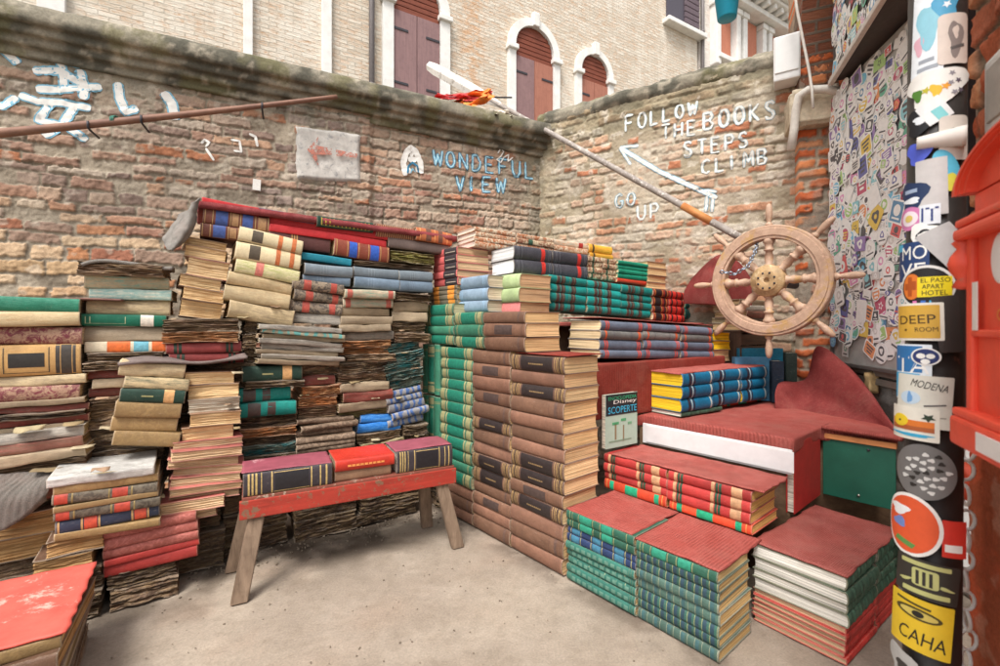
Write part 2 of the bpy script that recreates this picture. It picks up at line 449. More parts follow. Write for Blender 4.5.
def spine_strip(name, spans, a0, a1, L, T, b, warp, mat, parent, off=.0007, na=8):
    """gilding or a label lying on the spine; several spans are joined by a hairline along the joint into one piece"""
    xs = set()
    for (x0, x1) in spans:
        n = max(1, int((x1 - x0) / .09))
        for i in range(n + 1): xs.add(round(x0 + (x1 - x0) * i / n, 5))
    xs = sorted(xs); al = [a0 + (a1 - a0) * k / (na - 1) for k in range(na)]
    if len(spans) > 1: al = [a0, a0 + .018] + al[1:]
    m = len(al); V_, f, used = [], [], {}
    def vi(i, k):
        if (i, k) not in used:
            y, z = spine_pts(al[k], T, b, off); used[(i, k)] = len(V_); V_.append(((xs[i] - .5) * L, y, z))
        return used[(i, k)]
    for i in range(len(xs) - 1):
        mid = (xs[i] + xs[i + 1]) / 2; full = any(x0 <= mid <= x1 for x0, x1 in spans)
        for k in range(m - 1 if full else 1): f.append((vi(i, k), vi(i + 1, k), vi(i + 1, k + 1), vi(i, k + 1)))
    return mesh_obj(name, warp(V_), f, mat, parent, smooth=True)
def make_boards(L, W, T, warp, mat, parent, rng, t=.004):
    for z0 in (0, T - t):
        n = 13; V_, f = [], []; q = rng.random() * 50
        out = [(-L / 2 + L * k / n, -.004 + .022 * (vnoise(k * .9, q, 0, 3) - .35)) for k in range(n + 1)] + [(L / 2 + .006 * (rng.random() - .6), W * k / 5) for k in range(1, 5)]
        out += [(L / 2 - L * k / n, W + .02 * (vnoise(k * .9, q, 5, 3) - .6)) for k in range(n + 1)] + [(-L / 2 + .006 * (rng.random() - .4), W * (1 - k / 5)) for k in range(1, 5)]
        m = len(out); V_ = [(x, y, z0 + .0015 * (rng.random() - .5)) for x, y in out] + [(x, y, z0 + t) for x, y in out] + [(0, W / 2, z0), (0, W / 2, z0 + t)]
        f = [(k, (k + 1) % m, m + (k + 1) % m, m + k) for k in range(m)] + [((k + 1) % m, k, 2 * m) for k in range(m)] + [(m + k, m + (k + 1) % m, 2 * m + 1) for k in range(m)]
        mesh_obj('board', warp(V_), f, mat, parent, attrs={'edge': [1.0] * (2 * m) + [0.0, 0.0]})
# style: c cover, pat/c2, pg pages, deco list, b roundness, warp amount, lab words
# deco entries: (part name, [(x0, x1), ...], a0, a1, colour, roughness)
GO = 'b08d4a'
def rules(xs, w=.008): return [(x - w / 2, x + w / 2) for x in xs]
ST = {}
def style(k, lab, c, pg='d8bd92', pat='plain', c2=None, deco=(), b=.25, warp=.5, wear=.4, rough=.6, ribs=(), dirty=.3, rag=.0006, wearc=None, bare=False, ragged=0, W=1.0):
    ST[k] = dict(lab=lab, c=c, pg=pg, pat=pat, c2=c2, deco=deco, b=b, warp=warp, wear=wear, rough=rough, ribs=ribs, dirty=dirty, rag=rag, wearc=wearc, bare=bare, ragged=ragged, W=W)
END = rules((.05, .075, .11, .89, .925, .95))
style('brown_dark', 'brown volume with dark spine panel', '664a3d', 'e6c898', deco=[('title_panel', [(.2, .8)], .12, .88, '2e2523', .5), ('gilt_lines', [(.36 + .035 * k, .385 + .035 * k) for k in range(8)], .47, .53, '8d7350', .5), ('spine_band', [(.03, .13), (.87, .97)], .05, .95, '4a382f', .5), ('gilt_rules', rules((.035, .055, .10, .125, .16, .84, .875, .90, .945, .965)), .06, .94, 'b3925f', .4)], wear=.5)
style('brown_faded', 'faded plain brown leather volume', '855f4c', 'e3c090', deco=[('gilt_rules', rules((.06, .1, .9, .94), .006), .05, .95, '6f5044', .5)], wear=.45)
style('brown_mid', 'worn brown volume with faint spine rules', '70513f', 'e2be8a', deco=[('gilt_rules', rules((.06, .1, .25, .75, .9, .94), .007), .05, .95, '5f4438', .5), ('spine_band', [(.84, .885)], .05, .95, '5d473e', .5)], wear=.5)
style('brown_label', 'brown volume with small black label', '785643', 'e3c090', deco=[('title_panel', [(.28, .7)], .25, .75, '4a3b36', .5), ('gilt_rules', rules((.07, .1, .24, .74, .9, .93), .007), .1, .9, '64483c', .5)], wear=.5)
style('green_frame', 'green volume with tan framed panel', '47745c', 'b9b08c', deco=[('gilt_frame', [(.04, .17), (.83, .96)], .06, .94, '8f8a63', .5), ('title_panel', [(.26, .74)], .16, .84, '23705a', .5), ('gilt_rules', rules((.225, .775), .035), .1, .9, '9a9268', .5)], wear=.3)
style('green_plain', 'plain green cloth volume', '3c7a60', 'b9b08c', deco=[('gilt_rules', rules((.1, .13, .87, .9), .012), .05, .95, '8f8a5e', .5)], wear=.3)
gs = [(.06 + .085 * k, .10 + .085 * k) for k in range(11)]
style('step_green', 'dark green volume with blue tooled spine', '345a4e', 'd9b67d', deco=[('tooled_blocks', gs, .12, .88, '2a3f4c', .5), ('gilt_rules', rules([.05 + .085 * k for k in range(12)], .007), .06, .94, '8c8a63', .45)], wear=.35)
style('step_green2', 'dusty green volume with faint tooling', '4a6459', 'd9b67d', deco=[('tooled_blocks', gs[::2], .12, .88, '3a5a5c', .5), ('gilt_rules', rules([.05 + .085 * k for k in range(12)], .006), .06, .94, '8d8f77', .5)], wear=.5)
style('step_teal', 'teal volume with pale dotted tooling', '30685a', 'd6b783', pat='diamond', c2='a8ab86', deco=[('tooled_blocks', [(.09 + .085 * k, .145 + .085 * k) for k in range(10)], .34, .66, '5a8070', .5), ('gilt_rules', rules((.04, .07, .93, .96), .007), .06, .94, '5a6f5c', .5)], wear=.6, b=.35)
style('step_blue', 'dark blue volume with green labels', '2a3c62', 'd6b783', deco=[('title_label', [(.08, .2), (.4, .52), (.72, .84)], .1, .9, '3b6f86', .5), ('gilt_rules', rules((.06, .22, .38, .54, .70, .86, .94), .012), .08, .92, '8f8a63', .4)], wear=.4)
style('step_mid', 'green volume with emerald title blocks', '2c5a48', 'd6b783', deco=[('title_label', [(.22, .4), (.55, .7)], .1, .9, '2a8268', .5), ('gilt_rules', rules((.06, .1, .2, .42, .53, .72, .9), .01), .08, .92, '86875f', .4)], wear=.4)
style('red_band', 'red volume with green spine bands', 'b33a36', 'd9b36c', deco=[('spine_band', [(.13, .16), (.17, .20), (.6, .63), (.64, .67)], .04, .96, '244b37', .5), ('gilt_band', [(.08, .12), (.55, .59), (.78, .9)], .04, .96, 'b98f6a', .5)], wear=.4, b=.3)
style('orange_green', 'orange volume with emerald square labels', 'cf4a2c', 'd9b36c', deco=[('title_label', [(.1, .17), (.36, .56), (.82, .89)], .15, .85, '1f9a70', .5), ('gilt_rules', rules((.05, .94), .012), .05, .95, 'd98a4a', .5)], wear=.3, b=.25)
style('white_green', 'white paged volume with green ribbed spine', '43604d', 'e6e0d4', deco=[('gilt_rules', rules([.12 + .11 * k for k in range(8)], .012), .08, .92, '2c4437', .5)], ribs=(.2, .4, .6, .8), wear=.45, dirty=.15)
style('thin_red', 'thin red bound volume', 'c23a33', 'cdb08c', deco=[('gilt_rules', rules((.1, .13, .87, .9), .01), .05, .95, '8e2a24', .5)], wear=.35, b=.15)
style('blue_yellow', 'blue volume with yellow page edges', '0e6285', 'e8bf2e', deco=[('spine_band', [(.2, .28), (.36, .4)], .03, .97, '2c2630', .5), ('silver_band', [(.3, .33), (.9, .95)], .03, .97, 'a9b2ac', .4)], wear=.22, b=.42, rough=.45, dirty=.12)
style('grey_red', 'slate blue volume with red spine bands', '646c7c', 'dcc39a', deco=[('spine_band', [(.1, .13), (.15, .18), (.86, .89), (.91, .94)], .04, .96, 'b9473a', .5)], wear=.45, b=.42)
style('grey_red2', 'grey blue volume with orange spine bands', '74726f', 'dcc39a', deco=[('spine_band', [(.1, .14), (.86, .92)], .04, .96, 'c45a35', .5), ('gilt_rules', rules((.3, .7), .012), .04, .96, '54525a', .5)], wear=.5, b=.42)
style('yellow_page', 'cloth volume showing bright yellow page edges', '8b7f63', 'e3b520', wear=.3, dirty=.1)
style('teal_brown', 'turquoise volume with brown spine labels', '168a83', 'd9c29a', deco=[('title_label', [(.2, .42), (.58, .7)], .04, .96, '4a3c38', .5), ('gilt_rules', rules((.2, .38, .53, .65), .012), .04, .96, '6f7a60', .4)], wear=.25, b=.45, rough=.5, ribs=(.3,))
style('red_black', 'scarlet volume with black spine labels', 'c8332a', 'd9c29a', deco=[('title_label', [(.12, .22), (.45, .53), (.8, .88)], .05, .95, '2c2424', .5)], wear=.3, b=.4)
style('crim_black', 'crimson volume with black and gold bands', '8e2a24', 'd9c29a', deco=[('title_label', [(.15, .5), (.7, .8)], .05, .95, '251f20', .5), ('gilt_rules', rules((.1, .55, .85), .03), .05, .95, 'a8823e', .4)], wear=.35, b=.4)
style('white_black', 'white paged volume with black and red spine', '403f46', 'e4e2de', deco=[('spine_band', [(.7, .8)], .03, .97, 'c0322a', .5), ('gilt_rules', rules((.08, .12, .2, .9, .94), .01), .05, .95, '6a6a70', .5)], wear=.3, b=.4, dirty=.08)
style('light_green', 'pale green cloth volume', 'a3b382', 'd3ad84', deco=[('gilt_rules', rules((.08, .12, .88), .01), .06, .94, '93a86a', .5)], wear=.3, b=.3)
style('pink_white', 'pink and white paperback', 'd9807c', 'd3ad84', deco=[('title_label', [(.02, .35)], .05, .95, 'e6ddd6', .5)], wear=.3, b=.1)
style('sky_blue', 'sky blue cloth volume', '889cad', 'd6c6ac', deco=[('gilt_rules', rules((.07, .11, .15, .85, .9), .01), .05, .95, '95b5cf', .5)], wear=.45, b=.3)
style('rose_black', 'rose volume with black title panel', 'c9605d', 'd9b58d', deco=[('title_panel', [(.48, .97)], .06, .94, '3a3436', .5), ('gilt_lines', [(.54, .92)], .42, .48, 'b9aa98', .5)], wear=.3, b=.15)
style('orange_grey', 'grey volume with orange spine blocks', '6f6654', 'c9a87a', deco=[('spine_band', [(.2, .4), (.7, .92)], .05, .95, 'd98a3a', .5)], wear=.4, b=.2)
style('patterned', 'white volume with floral patterned cover', 'd9c9ae', 'e0d3c2', pat='mottled', c2='b0653a', wear=.3, b=.2, dirty=.15)
style('patterned2', 'cream volume with red ornament', 'd6c4a2', 'e0d3c2', pat='mottled', c2='8a4a34', deco=[('spine_band', [(.3, .42)], .05, .95, '3a5a48', .5)], wear=.3, b=.2)
style('patch_orange', 'white and orange paperback', 'd9cdb8', 'e0d3c2', pat='patch', c2='d98a3e', deco=[('title_label', [(.72, .85)], .05, .95, 'a8322c', .5)], wear=.2, b=.15)
style('yellow', 'mustard yellow volume with dark spine mark', 'dc9f35', 'd9c29a', deco=[('spine_band', [(.14, .22)], .05, .95, '4a3a28', .5)], wear=.2, b=.4)
style('emerald', 'thin emerald green volume', '14876a', 'd9c29a', deco=[('gilt_rules', rules((.15, .8), .012), .05, .95, '0f6450', .5)], wear=.2, b=.35)
style('vermilion', 'thin vermilion volume', 'd2452c', 'd9c29a', wear=.2, b=.3)
style('tan_pages', 'tan page block in a worn binding', '8a6a52', 'd2b082', wear=.4, b=.2)
style('cream_spine', 'cream volume with orange and black labels', 'd2c09a', 'd2b78a', deco=[('title_label', [(.6, .67), (.82, .89)], .1, .9, 'b9683c', .5), ('dark_label', [(.2, .36)], .2, .8, '4f4436', .5)], wear=.5, b=.3, warp=.5)
style('floral', 'cream volume with yellow green floral spine', 'cfc49a', 'd2b78a', pat='patch', c2='8f9a3e', deco=[('title_label', [(.3, .42)], .1, .9, 'c9776a', .5)], wear=.4, b=.25, warp=.6)
style('cream_worn', 'stained cream volume with cracked spine', 'bba680', 'cdb083', pat='patch', c2='a98a63', wear=.6, b=.3, warp=.75, rag=.002)
style('cream_torn', 'cream volume with torn peeling spine', 'b8a37e', 'c9a877', pat='patch', c2='84715c', wear=.6, b=.2, warp=.95, rag=.003, ragged=.05)
style('aqua_pale', 'pale aqua damaged paperback', '86a69e', 'cbb48f', pat='patch', c2='d3c9b2', wear=.5, b=.15, warp=.8, rag=.002)
style('aqua_torn', 'torn paper and turquoise covered volume', 'b7a382', 'b09a78', pat='patch', c2='5f9f92', wear=.5, b=.15, warp=.95, rag=.003)
style('green_white', 'green volume with white spine block', '15684f', 'c9b491', deco=[('title_label', [(.68, .84)], .05, .95, 'ddd3c2', .5), ('gilt_rules', rules((.05, .1, .5), .01), .3, .7, 'a9b08a', .5)], wear=.25, b=.2)
style('orange_blue', 'white volume with orange and blue spine blocks', 'd2c3a8', 'cbb48f', deco=[('spine_band', [(.25, .52), (.78, .99)], .04, .96, 'd0662e', .5), ('title_label', [(.56, .74)], .04, .96, '6aa6b5', .5)], wear=.3, b=.15, warp=.6)
style('decay_brown', 'rotting brown volume with frayed edges', '6f5540', 'a98a60', pat='rot', c2='3c2f26', wear=.7, b=.15, warp=1.2, rag=.006, ragged=.12, dirty=.8)
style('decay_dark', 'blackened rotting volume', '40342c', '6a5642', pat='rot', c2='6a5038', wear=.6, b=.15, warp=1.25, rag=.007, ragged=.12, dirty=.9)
style('decay_red', 'decayed volume with torn red cover', '7d3a30', 'a88a64', pat='patch', c2='5c4234', wear=.6, b=.15, warp=1.25, rag=.006, ragged=.15, dirty=.7)
style('decay_pale', 'swollen pale water damaged volume', '9f8c72', 'a8926e', pat='patch', c2='8c7a64', wear=.7, b=.15, warp=1.1, rag=.005, ragged=.08, dirty=.6)
style('decay_grey', 'grey white peeling volume', '9c9386', 'a89878', pat='patch', c2='5f5a55', wear=.7, b=.2, warp=1.05, rag=.004, ragged=.08, dirty=.5)
style('decay_white', 'volume with flaking white top cover', 'c9c5be', 'a89878', pat='patch', c2='8f8a82', wear=.5, b=.15, warp=1.0, rag=.004, dirty=.5)
style('decay_aqua', 'peeling volume with a pale teal edge', 'a0977f', 'bfae92', pat='stripe', c2='5fa8a2', wear=.6, b=.15, warp=1.0, rag=.004, dirty=.5)
style('decay_orange', 'orange brown rotting volume', 'a5683a', 'b98d58', pat='rot', c2='5a3a28', wear=.6, b=.15, warp=1.15, rag=.006, ragged=.1, dirty=.8)
style('decay_teal', 'shredded teal and brown volume', '2c6f70', '8f7c5e', pat='rot', c2='4a3c30', wear=.6, b=.15, warp=1.35, rag=.008, ragged=.15, dirty=.8)
style('decay_pink', 'decayed volume with pinkish crumpled cover', '9c6658', 'a08662', pat='patch', c2='8a7460', wear=.6, b=.15, warp=1.15, rag=.005, ragged=.1, dirty=.6)
style('ridged', 'thin brown ridged spine volume', '86705c', 'a98f6c', pat='mottled', c2='5f4c3c', wear=.5, b=.5, warp=.9, rag=.003, dirty=.6)
style('mossy', 'mossy yellowish rotting volume', '8d8250', '9a8a58', pat='rot', c2='4c4630', wear=.6, b=.15, warp=1.3, rag=.007, ragged=.1, dirty=.7)
style('mottle_maroon', 'maroon and tan mottled volume', '6f3038', 'cdb491', pat='mottled', c2='a08068', wear=.4, b=.3, warp=.6)
style('green_worn', 'worn green volume', '1f6b52', 'cdb491', pat='patch', c2='3f8068', wear=.4, b=.25, warp=.6)
style('gilt_black', 'thick tan volume with black title panel', 'b08a56', 'cdb491', deco=[('title_panel', [(.34, .66)], .35, .65, '2c2824', .5), ('spine_band', [(.22, .26), (.76, .80), (.92, .95)], .04, .96, '3a332c', .5), ('dark_label', [(.81, .91)], .1, .9, '3a332c', .5), ('gilt_rules', rules((.3, .7), .01), .2, .8, '4a4030', .4)], wear=.3, b=.25, warp=.3)
style('red_tied', 'red volume with green black spine bands', '96403c', 'c9a677', deco=[('spine_band', [(.1, .14), (.16, .2), (.78, .82), (.84, .88)], .04, .96, '2c3a2c', .5)], wear=.4, b=.35, warp=.6)
style('red_label', 'dark speckled volume with red labels', '4f4640', 'c9ad85', pat='mottled', c2='93816c', deco=[('title_label', [(.22, .36), (.74, .86)], .06, .94, 'a2483c', .5)], wear=.6, b=.3, warp=.8, rag=.002)
style('floral_teal', 'faded floral volume with teal spots', 'b9a58c', 'c2ac88', pat='patch', c2='5f9a86', deco=[('title_label', [(.05, .15), (.85, .95)], .06, .94, 'a85a4c', .5)], wear=.6, b=.3, warp=.9, rag=.003)
style('slate', 'slate grey cloth volume', '737d84', 'a9a08f', deco=[('gilt_rules', rules((.32, .38, .44), .006), .2, .8, '8f979a', .5)], wear=.4, b=.3, warp=.6)
style('slate_blue', 'grey blue cloth volume', '6f8090', 'a9a08f', deco=[('gilt_rules', rules((.3, .36, .42), .006), .2, .8, '8a98a5', .5)], wear=.4, b=.3, warp=.6)
style('green_tan', 'dark green volume with tan spine label', '213c30', 'c2a97f', deco=[('title_label', [(.66, .82)], .05, .95, 'c79a66', .5), ('gilt_lines', [(.32, .5)], .45, .52, '8f8a5e', .5)], wear=.5, b=.2, warp=.6)
style('green_torn', 'torn cream volume with green spine patch', 'bda67e', 'c9b08a', pat='patch', c2='26453a', wear=.6, b=.2, warp=.9, rag=.003, ragged=.06)
style('tan_board', 'bare tan board volume', '94784e', 'c9ad80', pat='mottled', c2='8a6e48', wear=.5, b=.15, warp=.5)
style('teal_round', 'teal rounded volume with dark labels', '17857a', 'b9a584', deco=[('title_label', [(.14, .36), (.48, .62)], .03, .97, '4a3f39', .5)], wear=.45, b=.6, warp=.8)
style('fore_tan', 'fore edge of a yellowed page block', '8f6a50', 'd0b083', wear=.5, b=.2, warp=.7, rag=.0025, dirty=.6)
style('fore_red', 'yellowed page block between red boards', 'a8423c', 'd2b48a', wear=.5, b=.2, warp=.7, rag=.002, dirty=.5)
style('fore_grey', 'greyed crumpled page block', '7f7466', 'b5aa98', wear=.5, b=.2, warp=.9, rag=.003, dirty=.6)
style('fore_pink', 'page block with pink board edges', 'b8685e', 'c2a582', wear=.4, b=.12, warp=.75, rag=.003, dirty=.5)
style('fore_brown', 'browned page block', '5f4534', 'a9855a', wear=.5, b=.2, warp=.95, rag=.004, dirty=.8)
style('speckled', 'speckled dark volume with red label', '4c4338', 'b59a72', pat='mottled', c2='6e6454', deco=[('title_label', [(.02, .14), (.55, .7)], .04, .96, 'a9402f', .5), ('gilt_rules', rules((.18, .52, .74), .015), .04, .96, '8a7648', .5)], wear=.5, b=.2, warp=.4)
style('navy_red', 'navy volume with two red labels', '2f3547', 'c2a97f', deco=[('title_label', [(.26, .38), (.74, .86)], .04, .96, 'b84a34', .5), ('gilt_rules', rules((.03, .24, .4, .72, .88), .02), .04, .96, 'b08a5a', .5)], wear=.4, b=.2, warp=.3)
style('pale_red', 'salmon red spine volume', 'c07064', 'cbb08a', pat='mottled', c2='a85a4e', wear=.4, b=.35, warp=.6)
style('red_pages', 'red board volume with tan page edges', 'ad3a34', 'b99662', wear=.4, b=.2, warp=.5)
style('shelf_brown', 'brown volume with blue spine squares', '6e3f31', 'c2a97f', deco=[('title_label', [(.18, .36), (.58, .74)], .08, .92, '3b4f86', .5), ('gilt_frame', [(.42, .52), (.82, .95)], .2, .8, '9a7550', .5), ('gilt_rules', rules((.03, .14, .4, .55, .78, .98), .012), .04, .96, 'a98a5c', .5)], wear=.35, b=.2)
style('shelf_blue', 'brown volume with bright blue squares', '85412f', 'c2a97f', deco=[('title_label', [(.26, .4), (.64, .8)], .08, .92, '2f55a8', .5), ('gilt_rules', rules((.04, .23, .43, .61, .83, .97), .014), .04, .96, 'b08a5c', .5)], wear=.3, b=.2)
style('shelf_dark', 'long dark maroon volume', '57302c', 'c2a97f', deco=[('gilt_lines', [(.35, .37), (.39, .41), (.43, .45)], .2, .8, 'a8804e', .5)], wear=.25, b=.15)
style('shelf_red', 'bright red board volume', 'b8272a', 'b83a34', wear=.25, b=.12)
style('shelf_purple', 'thin purple grey volume', '6a5468', 'b9a584', wear=.3, b=.12)
style('shelf_gold', 'dark green volume with gold tooling', '1d3f30', 'b9a584', deco=[('gilt_rules', rules([.08 + .07 * k for k in range(13)], .02), .25, .75, 'a88f3e', .4)], wear=.3, b=.2)
style('shelf_stripe', 'brown volume with vertical tan rules', '7d4a38', 'b9a584', deco=[('gilt_rules', rules([.06 + .055 * k for k in range(17)], .012), .1, .9, 'c09468', .5)], wear=.3, b=.2)
style('shelf_orange', 'orange brown checked volume', 'b8683f', 'b9a584', deco=[('title_label', [(.26, .4), (.6, .72)], .08, .92, '6a4638', .5), ('gilt_rules', rules((.1, .5, .85), .03), .08, .92, 'cf8a55', .5)], wear=.3, b=.2)
style('shelf_lichen', 'rotting volume speckled yellow green', '6f6a2e', '9a8a58', pat='rot', c2='4a3828', wear=.5, b=.2, warp=1.1, rag=.004)
style('shelf_teal', 'thin turquoise volume', '1f7f92', 'b9a584', wear=.3, b=.15, warp=.5)
style('black_gilt', 'black volume with gilt panels and maroon cover', '3b3438', 'd6ccc0', deco=[('title_panel', [(.34, .72)], .22, .78, '221f22', .45), ('gilt_frame', [(.05, .07), (.09, .11), (.13, .15), (.19, .2), (.30, .315), (.745, .76), (.85, .865), (.92, .94)], .1, .9, 'b59a63', .4), ('gilt_lines', [(.33, .73)], .17, .2, 'b59a63', .4), ('gilt_line', [(.33, .73)], .8, .83, 'b59a63', .4)], wear=.25, b=.12, rough=.45)
style('bench_red', 'bright red volume with gilt title line', 'cf3a2a', 'b3a184', deco=[('gilt_lines', [(.2 + .07 * k, .255 + .07 * k) for k in range(9)], .42, .54, 'd98a4a', .4)], wear=.2, b=.3, rough=.4)
style('blue_box', 'blue volume standing on edge', '2f6a8c', 'd6cdbd', wear=.3, b=.15)
style('blue_tarp', 'bright blue wrapped volume', '2a78c9', 'a9c0d6', pat='patch', c2='5fa0dd', wear=.3, b=.2, warp=1.1, rag=.003)
style('stripe_blue', 'thin volume with blue and white stripes', '8c8a8c', 'b9ad9a', pat='stripe', c2='3f5f96', wear=.5, b=.35, warp=.8, rag=.003)
style('shelf_slate', 'dull grey brown volume', '6a5a54', 'b9a584', wear=.4, b=.2)
NBOOK = [0]
def book(M, L, W, T, st, label, group, rng, show_spine=True, name='book'):
    s = ST[st]; root = empty(name, M, label, 'book', group)
    if not s['bare']: L = L * rng.uniform(.972, .995)
    b = min(s['b'] * T * .8, .018); wp = Warp(L, W, T, s['warp'], rng)
    t = min(.0034, T * .14)
    rot = s['pat'] == 'rot'; cm = mat_cover(s['c'], s['pat'], s['c2'], s['wear'], s['rough'], s['wearc'])
    if rot:
        make_boards(L, W, T, wp, cm, root, rng, t * 1.2)
        make_pages(L, W, T, b, wp, cm, root, rng, t, s['rag'], rot=True)
    else: make_cover(L, W, T, b, s['ribs'] if show_spine else (), wp, mat_cover(s['c'], s['pat'], s['c2'], s['wear'], s['rough'], s['wearc']), root, rng, t, s['ragged'])
    if not rot: make_pages(L, W, T, b, wp, mat_pages(s['pg'], s['dirty']), root, rng, t, s['rag'])
    if show_spine:
        for (nm, spans, a0, a1, c, r) in s['deco']:
            mt = mat_plain(c, r, noise=.3, scale=60, name='spine_tooling')
            if nm in ('spine_band', 'title_label', 'gilt_band', 'silver_band', 'title_panel', 'dark_label'):
                for sp in spans: spine_strip(nm, [sp], a0, a1, L, T, b, wp, mt, root, .0007)
            else: spine_strip(nm, spans, a0, a1, L, T, b, wp, mt, root, .0006 if nm == 'tooled_blocks' else .0011)
    NBOOK[0] += 1
    return root
HEAP = []
def pour_heap(name, label):
    """books past the first three hundred become one heap"""
    mats, V_, F_, MI, SM, E = [], [], [], [], [], []
    for root in HEAP:
        for o in [q for q in bpy.data.objects if q.parent == root]:
            me = o.data; m = me.materials[0]
            if m not in mats: mats.append(m)
            MW = root.matrix_world; b = len(V_); at_ = me.attributes.get('edge')
            V_ += [MW @ v.co for v in me.vertices]; E += [d.value for d in at_.data] if at_ else [.1] * len(me.vertices)
            for p in me.polygons: F_.append([b + i for i in p.vertices]); MI.append(mats.index(m)); SM.append(p.use_smooth)
            bpy.data.objects.remove(o)
        bpy.data.objects.remove(root)
    return tag(mesh_obj(name, V_, F_, None, None, smooth=SM, mats=mats, midx=MI, attrs={'edge': E}), label, 'books', kind='stuff')
ORD = 'bottom second third fourth fifth sixth seventh eighth ninth tenth eleventh twelfth thirteenth fourteenth fifteenth'.split()
USED = {}
def stack(plane, pxl, pxr, pyt, pyb, styles, where, group, W=.27, face='spine', tilt=0, seed=1, zb=None, zt=None, jit=1.0, thick=None, Lscale=1.0, yaw=0, stuff=False):
    """one pile whose visible face runs from pxl to pxr on the plane; styles listed from the top down"""
    rng = random.Random(seed * 7919 + int(pxl) * 31 + int(pxr))
    P, Q = on_plane(*plane, pxl), on_plane(*plane, pxr)
    d = (Q[0] - P[0], Q[1] - P[1]); Lf = math.hypot(*d); mid = ((P[0] + Q[0]) / 2, (P[1] + Q[1]) / 2)
    Ym = on_plane(*plane, (pxl + pxr) / 2)[1]
    zb = zof(pyb, Ym) if zb is None else zb; zt = zof(pyt, Ym) if zt is None else zt
    styles = styles[::-1]; n = len(styles)
    th = [rng.uniform(.84, 1.16) for _ in range(n)] if thick is None else list(thick)[::-1]
    k = (zt - zb) / sum(th); z = 0
    M0 = frame((*mid, zb), d) @ Ry(math.radians(tilt)) @ Rz(math.radians(yaw))
    for i, st in enumerate(styles):
        T = th[i] * k
        if face in ('spine', 'fore'): L, Wb = Lf * Lscale, W
        else: L, Wb = W, Lf * Lscale
        a = rng.uniform(-1.2, 1.2) * jit; dx, dy = rng.uniform(-.005, .005) * jit, rng.uniform(-.006, .006) * jit
        if ST[st]['warp'] > .6: a *= 2; dx *= 2.2; dy *= 2.5
        J = Tr(dx, dy, z) @ Rz(math.radians(a))
        if jit > 1.5: J = Tr(dx, dy, z) @ Rz(math.radians(a)) @ Ry(math.radians(rng.uniform(-1.8, 1.8))) @ Rx(math.radians(rng.uniform(-2.2, 1.6)))
        if face == 'spine': B = J
        elif face == 'fore': B = J @ Tr(0, Wb, 0) @ Rz(math.pi)
        elif face == 'tail_right': B = J @ Tr(Wb / 2, L / 2, 0) @ Rz(math.pi / 2)
        else: B = J @ Tr(-Wb / 2, L / 2, 0) @ Rz(-math.pi / 2)
        pos = 'topmost in' if i == n - 1 else ('lowest in' if i == 0 else ORD[i] + ' up in')
        lab = f"{ST[st]['lab']}, {pos} {where}" if n > 1 else f"{ST[st]['lab']} {where}"
        if len(lab.split()) > 16: print('LONG', lab)
        r_ = book(M0 @ B, L, Wb, T - .0006, st, lab, group, rng, show_spine=(face != 'fore'))
        if stuff: HEAP.append(r_)
        z += T
    return M0, zb, zt
# ------------------------------------------------------------------ ground and courtyard floor
def grid_sheet(name, x0, x1, y0, y1, step, zf, mat, colf=None):
    xs = np.arange(x0, x1 + step / 2, step); ys = np.arange(y0, y1 + step / 2, step)
    X, Y = np.meshgrid(xs, ys); Z = zf(X, Y); nx, ny = len(xs), len(ys)
    I = np.arange(nx * ny).reshape(ny, nx)
    f = np.stack([I[:-1, :-1], I[:-1, 1:], I[1:, 1:], I[1:, :-1]], -1).reshape(-1, 4)
    v = np.stack([X, Y, Z], -1).reshape(-1, 3)
    return fast_mesh(name, v, f, mat, colf(X, Y).reshape(-1, 3) if colf else None)
def fast_mesh(name, v, f, mat, col=None, smooth=True):
    me = bpy.data.meshes.new(name)
    me.vertices.add(len(v)); me.vertices.foreach_set('co', np.asarray(v, np.float32).ravel())
    me.loops.add(f.size); me.loops.foreach_set('vertex_index', f.astype(np.int32).ravel())
    me.polygons.add(len(f)); me.polygons.foreach_set('loop_start', (np.arange(len(f)) * 4).astype(np.int32))
    me.polygons.foreach_set('use_smooth', np.full(len(f), smooth))
    me.materials.append(mat)
    if col is not None:
        a = me.color_attributes.new('Col', 'FLOAT_COLOR', 'POINT')
        c = np.ones((len(v), 4), np.float32); c[:, :3] = col; a.data.foreach_set('color', c.ravel())
    me.update(calc_edges=True); me.validate()
    o = bpy.data.objects.new(name, me); COL.objects.link(o); return o
def mixc(a, b, t): t = np.asarray(t)[..., None]; return np.asarray(a) * (1 - t) + np.asarray(b) * t
tag(mesh_obj('ground', [(-400, -400, -.06), (400, -400, -.06), (400, 400, -.06), (-400, 400, -.06)], [(0, 1, 2, 3)], mat_plain('7b7468', .95, scale=.6, name='ground')), kind='structure')
def fz(X, Y): return .010 * (fbm(X * 1.4, Y * 1.4, 0, 5, 3) - .5) + .005 * (fbm(X * 9, Y * 9, 0, 6, 3) - .5) - .002 + .0035 * (fbm(X * 40, Y * 40, 0, 66, 2) - .5)
